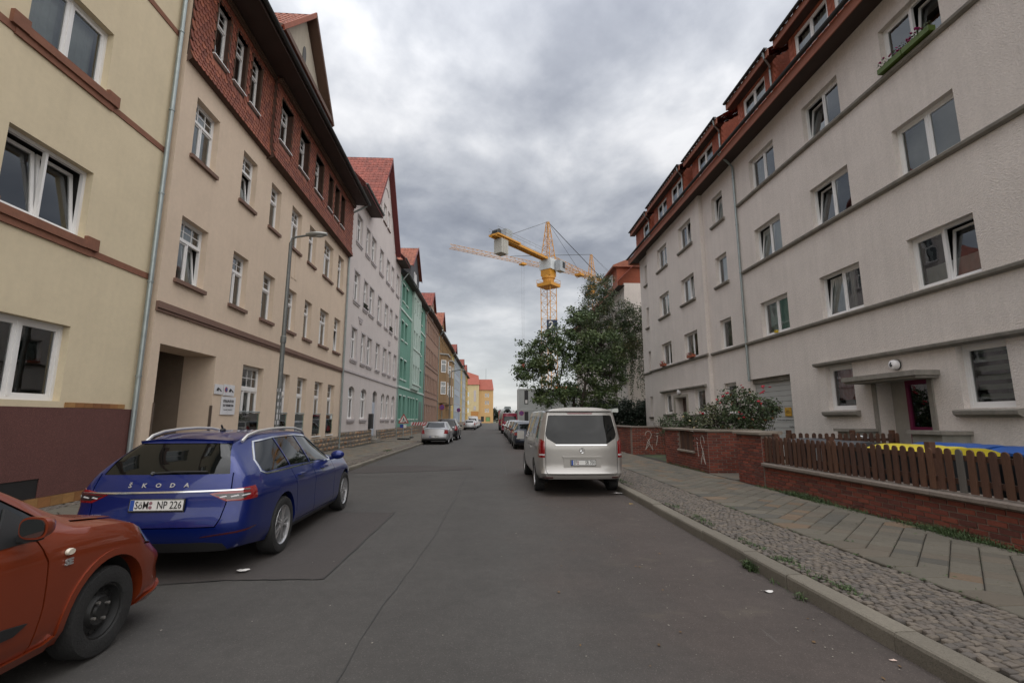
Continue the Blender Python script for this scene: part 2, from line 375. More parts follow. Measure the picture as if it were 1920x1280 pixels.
# ---- pavement beds
SOIL = mat('joint_soil', (0.032, 0.027, 0.02), var=((3, 0.3), (30, 0.3)), col2=(0.022, 0.034, 0.012), c2scale=3, c2pos=(.5, .7))
SLABFAR = mat('pavement_far', (0.115, 0.102, 0.082), var=((0.7, 0.15), (9, 0.12), (60, .15)), col2=(0.14, 0.11, 0.08), c2scale=1.4)
def bed(name, x0, x1, y0, y1, z, m):
    b = MB(); b.box(x0, x1, y0, y1, -0.1, z); return b.build(name, m, kind='structure')
bed('pavement_bed', 3.02, 6.02, -3, 22, 0.102, SOIL)
bed('pavement', 3.02, 6.02, 22, 172, 0.128, SLABFAR)
bed('pavement_bed', -8.3, -4.66, -3, 34, 0.10, SOIL)
bed('pavement', -8.3, -4.66, 34, 172, 0.12, SLABFAR)
def clip(poly, nx, ny, d):    # keep nx*x+ny*y>=d
    o = []
    for i in range(len(poly)):
        p, q = poly[i], poly[(i + 1) % len(poly)]; a = nx * p[0] + ny * p[1] - d; b = nx * q[0] + ny * q[1] - d
        if a >= 0: o.append(p)
        if a * b < 0: t = a / (a - b); o.append((p[0] + (q[0] - p[0]) * t, p[1] + (q[1] - p[1]) * t))
    return o
SL = [mat('slab_grey', (0.112, 0.100, 0.078), rough=0.92, var=((2, 0.1), (25, 0.1), (160, 0.14)), bump=(120, 0.4, 3, 0.004), obj_rand=0.13, island=0.06),
      mat('slab_brown', (0.115, 0.097, 0.074), rough=0.92, var=((2, 0.12), (25, 0.1), (160, 0.14)), bump=(120, 0.4, 3, 0.004), obj_rand=0.13, island=0.06),
      mat('slab_orange', (0.145, 0.102, 0.066), rough=0.92, var=((2, 0.12), (25, 0.1), (160, 0.14)), bump=(120, 0.4, 3, 0.004), obj_rand=0.1, island=0.06),
      mat('slab_dark', (0.088, 0.082, 0.068), rough=0.92, var=((2, 0.1), (25, 0.1), (160, 0.14)), bump=(120, 0.4, 3, 0.004), obj_rand=0.13, island=0.06)]
def slab_mesh(poly, zt, m, c=(0, 0), th=.05):
    n = len(poly); cx = sum(p[0] for p in poly) / n; cy = sum(p[1] for p in poly) / n
    b = MB(); g = .0045; bv = .010
    def inset(k):
        o = []
        for i in range(n):
            p0, p1, p2 = Vector(poly[i - 1]), Vector(poly[i]), Vector(poly[(i + 1) % n])
            d1 = (p1 - p0).normalized(); d2 = (p2 - p1).normalized(); n1 = Vector((-d1.y, d1.x)); n2 = Vector((-d2.y, d2.x))
            s = (n1 + n2); s = s / max(.3, s.dot(n1)); o.append(p1 + s * k)
        return o
    lo = inset(g); hi = inset(g + bv)
    tx, ty = ru(-.012, .012), ru(-.012, .012); dz = ru(-.003, .003)
    Z = lambda p, z: z + dz + (p.x - cx) * tx + (p.y - cy) * ty
    A = [(p.x - cx, p.y - cy, zt - th) for p in lo]; B = [(p.x - cx, p.y - cy, Z(p, zt - bv)) for p in lo]; C = [(p.x - cx, p.y - cy, Z(p, zt)) for p in hi]
    for i in range(n):
        j = (i + 1) % n; b.face([A[i], A[j], B[j], B[i]]); b.face([B[i], B[j], C[j], C[i]])
    b.face(C)
    return b.mesh('slab', m), (cx, cy)
def diag_paving(name, xa, xb, ya, yb, zt, w=.345, limit=300, m0=.29):
    """square slabs laid at 45 degrees with five sided mitre slabs along both edges"""
    root = bpy.data.objects.new(name, None); COL.objects.link(root); root['kind'] = 'structure'
    P = []; h = w / 2; xl = xa + m0; n = max(1, int(round((xb - .2 - xl - h) / h))); xr = xl + h + n * h
    def add(poly):
        if not all(ya <= p[1] <= yb for p in poly): return
        r = rnd(); m = SL[0] if r < .58 else SL[1] if r < .80 else SL[3] if r < .90 else SL[2]
        me, c = slab_mesh(poly, zt, m); P.append((Matrix.Translation((c[0], c[1], 0)), me))
    k = int((ya - xb) / w) - 1
    while k * w < yb - xa:
        c0 = k * w; Y = lambda x: x + c0
        add([(xa, Y(xl)), (xl, Y(xl)), (xl + h, Y(xl) + h), (xl, Y(xl) + w), (xa, Y(xl) + w)])
        for i in range(n):
            x = xl + h + i * h; add([(x, Y(x)), (x + h, Y(x + h)), (x, Y(x + h) + h), (x - h, Y(x) + h)])
        add([(xr, Y(xr)), (xb, Y(xr)), (xb, Y(xr) + w), (xr, Y(xr) + w), (xr - h, Y(xr) + h)])
        k += 1
    P.sort(key=lambda p: (p[0].translation - CAM).length)
    for M, me in P[:limit]: link('paving_slab', me, root, M)
    if P[limit:]: joined(root, 'paving_slab', [p[1] for p in P[limit:]], [(p[0], i) for i, p in enumerate(P[limit:])])
diag_paving('pavement', 4.06, 5.94, 3.0, 22, 0.131)
diag_paving('pavement', -7.4, -5.2, 7.5, 34, 0.121, w=.42, limit=60)
# border strips of the left pavement: small stones
def setts(name, xa, xb, ya, yb, zt, step, limit, mats, wav=.03):
    root = bpy.data.objects.new(name, None); COL.objects.link(root); root['kind'] = 'structure'
    V = []
    for m in mats:
        for k in range(5):
            h = step * .43; b = MB()
            q = [(-h + ru(-.004, .003), -h + ru(-.004, .004)), (h + ru(-.003, .004), -h + ru(-.004, .004)), (h + ru(-.003, .004), h + ru(-.004, .003)), (-h + ru(-.004, .003), h + ru(-.003, .004))]
            A = [(x, y, zt - .03) for x, y in q]; B = [(x, y, zt - .007) for x, y in q]; C = [(x * .8, y * .8, zt + ru(-.001, .002)) for x, y in q]
            for i in range(4):
                j = (i + 1) % 4; b.face([A[i], A[j], B[j], B[i]]); b.face([B[i], B[j], C[j], C[i]])
            b.face(C); V.append(b.mesh('sett', m))
    P = []; y = ya; row = 0
    while y < yb:
        x = xa + step * .5 + (row % 2) * step * .5 + ru(-.01, .01)
        while x < xb - step * .4:
            yy = y + wav * math.sin((x - xa) * 9 + y * 1.3) + ru(-.006, .006)
            P.append((T(x, yy, ru(-.005, .003), ru(-.25, .25), ru(-.05, .05), ru(-.05, .05), (ru(.85, 1.12), ru(.8, 1.15), 1)), random.randrange(len(V))))
            x += step * ru(.93, 1.12)
        y += step * .97; row += 1
    pieces(root, 'sett', V, P, limit)
SET = [mat('sett_' + str(i), c, rough=0.85, var=((12, 0.15), (90, 0.12)), bump=(60, 0.4, 3, 0.004), obj_rand=0.15, island=0.16) for i, c in enumerate([(0.135, 0.114, 0.096), (0.11, 0.096, 0.084), (0.155, 0.13, 0.105)])]
setts('pavement_setts', 3.03, 4.04, 2.2, 22, 0.134, 0.068, 300, SET)
setts('pavement_setts', -5.18, -4.68, 9, 34, 0.124, 0.085, 40, SET)
setts('pavement_setts', -7.74, -7.42, 8.0, 26, 0.122, 0.085, 40, SET)
# ---- weeds
GRASS = mat('weed_green', (0.045, 0.075, 0.022), rough=0.7, var=((6, 0.3),), island=0.4)
GRASSD = mat('weed_dry', (0.16, 0.13, 0.055), rough=0.8, var=((6, 0.3),), island=0.4)
def weeds(name, label, spots, m=None, h=(.03, .09), n=60, r=(.06, .05), leafy=True):
    b = MB()
    for (x, y, z, k) in spots:
        for i in range(int(n * k)):
            px, py = x + random.gauss(0, r[0]), y + random.gauss(0, r[1]); a = ru(0, 6.28); hh = ru(*h) * (.6 + .6 * k); w = ru(.002, .005)
            ln = ru(.2, .9) * hh; ca, sa = math.cos(a), math.sin(a)
            if leafy and rnd() < .5:
                w = ru(.006, .014); c = Vector((px, py, z + hh * ru(.2, .8)))
                d = Vector((ca, sa, ru(-.2, .5))) * w * 1.6; e = Vector((-sa, ca, ru(-.3, .3))) * w
                b.face([c - d, c + e, c + d, c - e])
            else:
                p0 = Vector((px, py, z)); p1 = p0 + Vector((ca * ln * .4, sa * ln * .4, hh * .7)); p2 = p0 + Vector((ca * ln, sa * ln, hh))
                s = Vector((-sa, ca, 0)) * w
                b.face([p0 - s, p0 + s, p1 + s * .8, p1 - s * .8]); b.face([p1 - s * .8, p1 + s * .8, p2])
    o = b.build(name, m or GRASS, kind='stuff'); tag(o, label, 'weeds'); return o
sp = []
y = 5.4
while y < 10.9:
    d = max(0, math.sin(y * 2.1 + 1)) * .8 + .25
    if 7.3 < y < 7.75: d = .08
    sp.append((6.0 + ru(-.05, .03), y, .11, d)); sp.append((5.93 + ru(-.08, .03), y, .11, d * .7)); y += .055
weeds('weeds', 'green weeds growing along the foot of the near low brick wall', sp, n=60, r=(.035, .04), h=(.03, .11))
sp = [(6.0, 13.7 + i * .12, .11, ru(.1, .7)) for i in range(26)]
weeds('weeds', 'patchy weeds at the foot of the brick wall beyond the entrance', sp, n=40, r=(.04, .06), h=(.03, .1))
sp = [(3.08 + ru(0, .08), y0 + ru(-.3, .3), .12, ru(.2, .8)) for y0 in (8.4, 7.6, 7.2, 5.9, 5.5, 5.3, 4.6, 4.4, 11.5, 12) for _ in range(6)]
weeds('weeds', 'tufts of grass behind the kerb stones on the right', sp, n=40, r=(.035, .05), h=(.02, .06))
weeds('weeds', 'grass tuft in the gutter against the kerb face', [(2.8, 5.38 + i * .03, 0, 1.0) for i in range(5)] + [(2.8, 4.55, 0, .6), (2.8, 5.0, 0, .3)], n=50, r=(.02, .05), h=(.04, .1))
weeds('weeds', 'moss and small weeds in the joints of the paving slabs', [(4.05 + ru(-.02, .02), ru(4, 9), .125, .25) for _ in range(40)] + [(ru(4.2, 5.9), ru(4.3, 9), .125, .15) for _ in range(40)], n=26, r=(.03, .03), h=(.01, .03))
weeds('weeds', 'grass tuft on the left pavement near the kerb', [(-5.0, 23 + i * .2, .12, .7) for i in range(5)], n=60, r=(.1, .1), h=(.03, .1))
# ---- litter
def litter(name, label, cat, x, y, z, m, sz=.04, kind='paper'):
    b = MB(); P = [[(x + (i - 1.5) * sz + ru(-.3, .3) * sz, y + (j - 1.5) * sz * .7 + ru(-.3, .3) * sz, z + .004 + ru(0, .5) * sz) for i in range(4)] for j in range(4)]
    b.quadgrid(P); o = b.build(name, m, smooth=False); tag(o, label, cat)
PAPER = mat('paper_white', (0.6, 0.58, 0.56), var=((20, .15),))
litter('paper_scrap', 'white paper strip lying in the gutter by the kerb', 'litter', 2.62, 4.75, 0, PAPER, .025)
litter('crumpled_tissue', 'small crumpled tissue by a kerb joint', 'litter', 2.72, 3.44, 0, mat('tissue', (0.55, 0.42, 0.36)), .012)
litter('plastic_bag', 'white scrap of plastic on the road beside the blue estate car', 'litter', -2.67, 5.55, .01, PAPER, .04)
litter('crumpled_bag', 'white crumpled bag by the right rear wheel of the silver van', 'litter', 2.75, 10.75, 0, PAPER, .06)
litter('yellow_leaf', 'yellow leaf on the road behind the silver van', 'leaf', 2.66, 9.5, 0, mat('yellow_leaf', (0.5, 0.34, 0.1)), .022)
b = MB(); b.lathe([(0, .035), (.012, .035), (.014, .03), (.008, .022), (.008, .001)], (2.5, 3.0, .0), 'z', 16)
o = b.build('bottle_cap', mat('blue_cap', (0.02, 0.09, 0.3), rough=.3), smooth=True); tag(o, 'small blue plastic lid on the asphalt near the kerb', 'lid')
LEAFL = [mat('fallen_leaf', (0.12, 0.07, 0.03), island=.4), mat('grit', (0.22, 0.2, 0.17), island=.3)]
b = MB()
for _ in range(500):
    x, y = (ru(1.2, 2.8), ru(2.2, 13)) if rnd() < .6 else (ru(-4, 2.8), ru(2, 14)); s = ru(.003, .012); a = ru(0, 3)
    b.face([(x + s * math.cos(a + t) * (1 if t in (0, 3.14) else .5), y + s * math.sin(a + t), .007 + ru(0, .004)) for t in (0, 1.57, 3.14, 4.71)])
tag(b.build('grit', LEAFL[1], kind='stuff'), 'pale grit scattered over the road surface', 'grit')
b = MB()
for _ in range(70):
    x, y = ru(.5, 2.8), ru(2.0, 12); s = ru(.008, .022); a = ru(0, 3)
    b.face([(x + s * math.cos(a + t) * (1 if t in (0, 3.14) else .5), y + s * math.sin(a + t), .007 + ru(0, .006)) for t in (0, 1.57, 3.14, 4.71)])
tag(b.build('fallen_leaves', LEAFL[0], kind='stuff'), 'dry brown leaf bits scattered on the right of the road', 'leaves')
# ================================================================== buildings
STUC = lambda n, c, **k: mat(n, c, rough=0.93, var=k.get('var', ((0.25, 0.05), (1.3, 0.05), (9, 0.04))), bump=k.get('bump', (70, 0.5, 5, 0.008)), dirt=k.get('dirt', 0.12), spec=0.2, col2=k.get('col2'), c2scale=k.get('c2scale', 1.0), c2pos=k.get('c2pos', (0.55, 0.72)))
class Fac:
    def __init__(s, name, label, P, Q, cat='building', group=None):
        s.P = Vector(P); s.Q = Vector(Q); d = s.Q - s.P; s.len = d.length; s.left = P[0] < 0
        s.root = thing(name, label, cat, (P[0], P[1], 0), math.atan2(d.y, d.x), group); s.c = abs(d.y) / d.length
    def U(s, Y): return (Y - s.P.y) / s.c if s.left else (s.P.y - Y) / s.c
    def UU(s, a, b): x, y = s.U(a), s.U(b); return (x, y) if x < y else (y, x)
def wall(b, u0, u1, z0, z1, ops, y=0.0, dep=0.22, sill_reveal=True):
    ops = [o for o in ops if o[1] > u0 and o[0] < u1]
    us = sorted({u0, u1, *[round(o[0], 4) for o in ops], *[round(o[1], 4) for o in ops]}); zs = sorted({z0, z1, *[round(o[2], 4) for o in ops], *[round(o[3], 4) for o in ops]})
    us = [u for u in us if u0 <= u <= u1]; zs = [z for z in zs if z0 <= z <= z1]
    idx = {}
    def V(u, z):
        if (u, z) not in idx: idx[(u, z)] = len(b.v); b.v.append((u, y, z))
        return idx[(u, z)]
    for i in range(len(us) - 1):
        for j in range(len(zs) - 1):
            cu, cz = (us[i] + us[i + 1]) / 2, (zs[j] + zs[j + 1]) / 2
            if any(o[0] < cu < o[1] and o[2] < cz < o[3] for o in ops): continue
            b.f.append((V(us[i], zs[j]), V(us[i + 1], zs[j]), V(us[i + 1], zs[j + 1]), V(us[i], zs[j + 1])))
    for o in ops:
        a, c, d, e = o[:4]; dp = o[4] if len(o) > 4 else dep
        b.face([(a, y, d), (a, y, e), (a, y + dp, e), (a, y + dp, d)]); b.face([(c, y, d), (c, y + dp, d), (c, y + dp, e), (c, y, e)])
        b.face([(a, y, e), (c, y, e), (c, y + dp, e), (a, y + dp, e)]); b.face([(a, y, d), (a, y + dp, d), (c, y + dp, d), (c, y, d)])
def shell(b, u0, u1, z0, z1, dep=11.0, y=0.0):
    b.face([(u0, y, z0), (u0, y, z1), (u0, y + dep, z1), (u0, y + dep, z0)]); b.face([(u1, y, z0), (u1, y + dep, z0), (u1, y + dep, z1), (u1, y, z1)])
    b.face([(u0, y + dep, z0), (u0, y + dep, z1), (u1, y + dep, z1), (u1, y + dep, z0)])
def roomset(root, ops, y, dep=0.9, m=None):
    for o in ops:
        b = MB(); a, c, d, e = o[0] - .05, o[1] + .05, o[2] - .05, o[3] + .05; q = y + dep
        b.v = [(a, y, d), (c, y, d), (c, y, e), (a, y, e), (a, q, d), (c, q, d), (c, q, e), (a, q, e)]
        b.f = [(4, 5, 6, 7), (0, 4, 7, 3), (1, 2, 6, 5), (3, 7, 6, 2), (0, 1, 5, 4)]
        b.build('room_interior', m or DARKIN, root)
STY = {  # cells: (u0,u1,v0,v1,glazing cols,glazing rows)
    'double': [(0, .5, 0, 1, 1, 1), (.5, 1, 0, 1, 1, 1)], 'single': [(0, 1, 0, 1, 1, 1)],
    'trans': [(0, .5, 0, .66, 1, 1), (.5, 1, 0, .66, 1, 1), (0, 1, .70, 1, 3, 2)],
    'transn': [(0, 1, 0, .66, 1, 1), (0, 1, .70, 1, 2, 2)],
    'plain': [(0, .5, 0, .64, 1, 1), (.5, 1, 0, .64, 1, 1), (0, 1, .68, 1, 1, 1)],
    'plain1': [(0, 1, 0, .64, 1, 1), (0, 1, .68, 1, 1, 1)],
    'french': [(0, .34, 0, .70, 1, 1), (.34, .68, 0, .70, 1, 1), (.68, 1, 0, .70, 1, 1), (0, 1, .74, 1, 4, 2)],
    'frenchn': [(0, .5, 0, .70, 1, 1), (.5, 1, 0, .70, 1, 1), (0, 1, .74, 1, 2, 2)]}
def win(root, u0, u1, z0, z1, y, style='double', curt='net', tilt=(), fm=None, fw=.055, sash=.045, simple=False, glass=None, gap=0.0):
    fm = fm or WHITE; glass = glass or GLASS
    b = MB(); D = .07
    b.box(u0, u0 + fw, y, y + D, z0, z1); b.box(u1 - fw, u1, y, y + D, z0, z1)
    b.box(u0 + fw, u1 - fw, y, y + D, z0, z0 + fw); b.box(u0 + fw, u1 - fw, y, y + D, z1 - fw, z1)
    a0, a1, c0, c1 = u0 + fw, u1 - fw, z0 + fw, z1 - fw
    cells = STY[style]; vs = sorted({c[2] for c in cells} | {c[3] for c in cells})
    if len(vs) == 4: b.box(a0, a1, y - .012, y + D - .004, c0 + (c1 - c0) * vs[1], c0 + (c1 - c0) * vs[2])
    for c in cells:
        if c[0] > 0: x = a0 + (a1 - a0) * c[0]; b.box(x - .022, x + .022, y - .006, y + D - .008, c0 + (c1 - c0) * c[2], c0 + (c1 - c0) * c[3])
    o = None; panes = []
    for i, c in enumerate(cells):
        x0 = a0 + (a1 - a0) * c[0] + (.02 if c[0] > 0 else 0); x1 = a0 + (a1 - a0) * c[1] - (.02 if c[1] < 1 else 0)
        w0 = c0 + (c1 - c0) * c[2]; w1 = c0 + (c1 - c0) * c[3]
        M = None; yy = y + .012
        if i in tilt:
            M = Matrix.Translation((0, yy + .03, w0)) @ Matrix.Rotation(-R(7.5), 4, 'X') @ Matrix.Translation((0, -yy - .03, -w0)); yy += .03
        s = sash
        b.box(x0, x0 + s, yy, yy + .05, w0, w1, M); b.box(x1 - s, x1, yy, yy + .05, w0, w1, M)
        b.box(x0 + s, x1 - s, yy, yy + .05, w0, w0 + s, M); b.box(x0 + s, x1 - s, yy, yy + .05, w1 - s, w1, M)
        for g in range(1, c[4]): x = x0 + (x1 - x0) * g / c[4]; b.box(x - .011, x + .011, yy + .01, yy + .035, w0 + s, w1 - s, M)
        for g in range(1, c[5]): w = w0 + (w1 - w0) * g / c[5]; b.box(x0 + s, x1 - s, yy + .012, yy + .033, w - .011, w + .011, M)
        p = MB(); q = yy + .024; pts = [Vector(t) for t in ((x0 + s, q, w0 + s), (x1 - s, q, w0 + s), (x1 - s, q, w1 - s), (x0 + s, q, w1 - s))]
        if M: pts = [M @ t for t in pts]
        p.face(pts); panes.append(p)
    o = b.build('window', fm, root)
    if simple:
        q = MB()
        for p in panes: k = len(q.v); q.v += p.v; q.f += [tuple(i + k for i in f) for f in p.f]
        q.build('pane', glass, o)
    else:
        for p in panes: p.build('pane', glass, o)
    if curt: curtain(o, u0 + fw, u1 - fw, z0 + fw, z1 - fw, y + .20, curt)
    return o
def curtain(par, u0, u1, z0, z1, y, kind):
    c = MB(); n = max(6, int((u1 - u0) / .045)); m = CURT
    def sheet_(a, b_, lo, hi, amp=.018):
        c.quadgrid([[(a + (b_ - a) * i / n, y + amp * math.sin(i * 1.9 + a * 9) + ru(-.004, .004), z) for i in range(n + 1)] for z in (lo, hi)])
    if kind == 'net': sheet_(u0, u1, z0, z1)
    elif kind == 'half': sheet_(u0, u1, z0, z0 + (z1 - z0) * .42, .012)
    elif kind == 'sides': sheet_(u0, u0 + (u1 - u0) * .3, z0, z1); c.build('curtain', m, par, smooth=True); c = MB(); sheet_(u1 - (u1 - u0) * .28, u1, z0, z1)
    elif kind == 'leftside': sheet_(u0, u0 + (u1 - u0) * .62, z0, z1)
    elif kind == 'blind':
        m = BLINDM; k = int((z1 - z0) / .05)
        for i in range(k): z = z1 - (i + 1) * .05; c.face([(u0, y, z + .004), (u1, y, z + .004), (u1, y - .012, z + .046), (u0, y - .012, z + .046)])
    elif kind == 'zebra':
        m = BLINDM; z = z1
        while z > z0 + .05: c.face([(u0, y, max(z0, z - .11)), (u1, y, max(z0, z - .11)), (u1, y, z), (u0, y, z)]); z -= .2
    elif kind == 'solid': m = mat('roller_blind', (0.30, 0.30, 0.27)); sheet_(u0, u1, z0, z1, .0)
    elif kind == 'red': m = mat('red_curtain', (0.42, 0.07, 0.05)); sheet_(u0, u1, z0 + (z1 - z0) * .2, z1, .01)
    c.build('curtain', m, par, smooth=True)
def rect(b, x0, x1, y0, y1, z0, z1): b.box(x0, x1, y0, y1, z0, z1)
def strip(root, name, m, u0, u1, y0, y1, z0, z1):
    b = MB(); b.box(u0, u1, y0, y1, z0, z1); return b.build(name, m, root)
def downpipe(root, u, y, z0, z1, r=.05, neck=None):
    b = MB(); pts = [(u, y, z0), (u, y, z1)]
    if neck: pts += [(u + neck[0] * .15, y + neck[1] * .2, z1 + .12), (u + neck[0], y + neck[1], z1 + neck[2])]
    b.tube(pts, r, 10)
    for z in [z0 + .3 + i * 2.1 for i in range(int((z1 - z0) / 2.1) + 1)]:
        b.lathe([(z, r), (z, r + .014), (z + .03, r + .014), (z + .03, r)], (u, y, 0), 'z', 10)
    return b.build('downpipe', STEELG, root, smooth=True)
def gutter(root, u0, u1, y, z, r=.075, m=None):
    b = MB(); n = 8; P = []
    for u in (u0, u1): P.append([(u, y + r * math.cos(math.pi + math.pi * i / n), z + r * math.sin(math.pi + math.pi * i / n)) for i in range(n + 1)])
    b.quadgrid(P); P2 = [[(p[0], y + (p[1] - y) * .9, z + (p[2] - z) * .9) for p in r_] for r_ in P]; b.quadgrid(P2)
    for u, r_ in ((u0, P[0]), (u1, P[1])): b.face(r_)
    for i in range(2): b.face([P[0][-i], P[1][-i], P2[1][-i], P2[0][-i]])
    return b.build('gutter', m or mat('gutter_zinc', (0.12, 0.13, 0.13), rough=.5, metal=.4), root, smooth=True)
ROOFM = mat('roof_tile_red', (0.21, 0.052, 0.035), rough=.75, var=((1.2, .18), (9, .15)), island=.22)
ROOFD = mat('roof_tile_dark', (0.06, 0.055, 0.055), rough=.8, var=((2, .15),), island=.15)
ROOFO = mat('roof_tile_orange', (0.25, 0.08, 0.045), rough=.75, var=((1.2, .2), (9, .15)), island=.22)
def tiled(root, o, du, dv, m, tw=.22, th=.33, name='roof_tile', clipf=None, limit=0):
    """tile field: origin o, along-eave vector du, up-slope vector dv"""
    o = Vector(o); du = Vector(du); dv = Vector(dv); nu = max(1, int(du.length / tw)); nv = max(1, int(dv.length / th)); n = du.cross(dv).normalized()
    if n.z < 0: n = -n
    a = du / nu; c = dv / nv; b = MB()
    for j in range(nv):
        for i in range(nu):
            p = o + a * i + c * j
            if clipf and not clipf((i + .5) / nu, (j + .5) / nv): continue
            k = n * ru(.03, .045); k2 = n * .008; w = a * .5
            # S shaped pantile: two strips
            P = [[p + k * .35, p + a * .3 + k * 1.25, p + a * .62 + k * .3, p + a + k * .35], [p + c * 1.08 + k2 * .2, p + c * 1.08 + a * .3 + k2 * 3, p + c * 1.08 + a * .62, p + c * 1.08 + a + k2 * .2]]
            b.quadgrid(P); b.face([P[0][0], P[0][1], P[0][1] - k, P[0][0] - k * .4]); b.face([P[0][1], P[0][2], P[0][2] - k * .4, P[0][1] - k])
    return b.build(name, m, root, kind='stuff')
def slope(root, pts, m, name='roof'):
    b = MB(); b.face(pts); return b.build(name, m, root)
BRN = mat('brown_trim', (0.17, 0.10, 0.075), rough=.8, var=((2, .12), (14, .1)))
CREAM = mat('stone_trim', (0.24, 0.22, 0.19), rough=.85, var=((2, .12), (14, .12)), dirt=.25)
# stone plinth made of single blocks
SST = [mat('sandstone_' + str(i), c, rough=.92, var=((4, .2), (25, .15)), bump=(30, .7, 5, .02), obj_rand=.2, island=.15) for i, c in enumerate([(0.22, 0.165, 0.11), (0.27, 0.19, 0.12), (0.17, 0.13, 0.10), (0.25, 0.15, 0.09)])]
def plinth(root, u0, u1, z0, z1, y, rows=3, limit=60, holes=()):
    strip(root, 'plinth_backing', mat('mortar', (0.13, 0.12, 0.105), var=((8, .2),)), u0, u1, y, y + .12, z0, z1 - .01)
    V = []
    for m in SST:
        for k in range(3):
            b = MB(); n = 3
            def g(i, j):
                ex = (i in (0, n)) or (j in (0, n)); return (i / n - .5 + (0 if i in (0, n) else ru(-.05, .05)), 0 if not ex else .45, j / n - .5 + (0 if j in (0, n) else ru(-.05, .05)))
            P = [[(lambda q: (q[0] * .98, q[1] * .05 - ru(.02, .055) * (q[1] == 0), q[2] * .96))(g(i, j)) for i in range(n + 1)] for j in range(n + 1)]
            b.quadgrid(P); V.append(b.mesh('stone', m))
    P = []; h = (z1 - z0) / rows
    for r in range(rows):
        u = u0 + .01
        while u < u1 - .05:
            w = min(ru(.28, .75), u1 - u); hh = h * 1.0
            if not any(a < u + w / 2 < b_ and z0 + r * h < zt for a, b_, zt in holes):
                P.append((T(u + w / 2, y, z0 + (r + .5) * h, s=(w * .97, 1, hh * .95)), random.randrange(len(V))))
            u += w
    pieces(root, 'stone', V, P, limit)
# ------------------------------------------------------------------ A: cream house with red stone bands (left foreground)
A = Fac('apartment_house', 'cream plaster house with red stone sills and burgundy plinth beside the orange car', (-7.75, -4.0), (-7.75, 10.72))
mA = STUC('plaster_cream', (0.62, 0.53, 0.375), dirt=.05); RS = mat('red_sandstone', (0.21, 0.09, 0.055), rough=.85, var=((3, .15), (20, .12)))
ops = []; wins = []
for (ya, yb) in ((7.27, 8.9), (3.4, 5.05), (-.6, 1.05)):
    for i, (z0, z1) in enumerate(((1.93, 3.29), (4.97, 6.30), (8.02, 9.32), (11.1, 12.4))):
        u0, u1 = A.UU(ya, yb); ops.append((u0, u1, z0, z1)); wins.append((u0, u1, z0, z1, i, ya > 7))
b = MB(); wall(b, 0, A.len, .12, 14.2, ops, dep=.24); shell(b, 0, A.len, .12, 14.2); b.build('wall', mA, A.root)
for u0, u1, z0, z1, i, f in wins:
    win(A.root, u0, u1, z0, z1, .13, 'double', curt=('half' if not f else None) if i == 1 else 'net' if i in (2, 3) else ('sides' if not f else None), tilt=(0, 1) if i == 1 and f else (), fw=.06, sash=.06)
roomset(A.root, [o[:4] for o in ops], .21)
for k, (z, nm) in enumerate(((4.80, 0), (7.86, 1), (10.93, 2))):
    strip(A.root, 'string_course', RS, 0, A.len, -.02, .0, z - .1, z + .03)
    for (ya, yb) in ((7.27, 8.9), (3.4, 5.05), (-.6, 1.05)):
        u0, u1 = A.UU(ya, yb); s = MB(); s.box(u0 - .0, u1 + .0, -.07, .16, z, z + .15); s.box(u0 - .28, u0 - .002, -.072, 0, z + .01, z + .24); s.box(u1 + .002, u1 + .28, -.072, 0, z + .01, z + .24); s.box(u0 - .18, u1 + .18, -.035, 0, z - .12, z)
        s.build('sill', RS, A.root)
TIL = [mat('base_tile_' + str(i), c, rough=.5, var=((5, .2), (30, .1)), obj_rand=.15) for i, c in enumerate([(0.26, 0.12, 0.045), (0.20, 0.085, 0.035), (0.30, 0.16, 0.06)])]
BURG = mat('burgundy_render', (0.105, 0.042, 0.036), rough=.9, var=((2, .08), (120, .3)), bump=(150, .8, 3, .006), speck=(170, .8, 1.9))
wo = []
for ya, yb in ((7.9, 8.7), (4.4, 5.2)): u0, u1 = A.UU(ya, yb); wo.append((u0, u1, .30, .62))
b = MB(); wall(b, 0, A.len - .02, .30, 1.82, [(a, c, .301, .62) for a, c, _, _ in wo], y=-.03, dep=.3); b.face([(0, -.03, 1.82), (A.len - .02, -.03, 1.82), (A.len - .02, 0, 1.82), (0, 0, 1.82)])
b.face([(A.len - .02, -.03, .3), (A.len - .02, 0, .3), (A.len - .02, 0, 1.82), (A.len - .02, -.03, 1.82)]); b.build('plinth', BURG, A.root)
strip(A.root, 'cellar_window', BLACKP, wo[0][0], wo[0][1], -.016, -.006, .3, .62); strip(A.root, 'cellar_window', BLACKP, wo[1][0], wo[1][1], -.016, -.006, .3, .62)
V = [(lambda bb: (bb.box(-.118, .118, -.012, 0, -.085, .085), bb.mesh('tile', m))[1])(MB()) for m in TIL]
P = [(T(.12 + i * .24, -.032, .12 + .09), random.randrange(3)) for i in range(int((A.len - .1) / .24))]
V2 = [(lambda bb: (bb.box(-.098, .098, -.03, 0, -.045, .045), bb.mesh('tile', m))[1])(MB()) for m in TIL]
P2 = []
for i in range(int(A.len / .2) - 1):
    u = .1 + i * .2
    if not any(o[0] - .1 < u < o[1] + .1 and o[2] < 2 for o in ops): P2.append((T(u, -.002, 1.872), random.randrange(3)))
pieces(A.root, 'base_tile', V, P, 60); pieces(A.root, 'base_tile', V2, P2, 40)
downpipe(A.root, A.U(10.60), -.09, .12, 13.9)
slope(A.root, [(0, -.5, 14.2), (A.len, -.5, 14.2), (A.len, 5.5, 19), (0, 5.5, 19)], ROOFD); slope(A.root, [(0, -.5, 14.19), (0, 0, 14.19), (A.len, 0, 14.19), (A.len, -.5, 14.19)], BRN, 'soffit')
gutter(A.root, 0, A.len, -.57, 14.2)
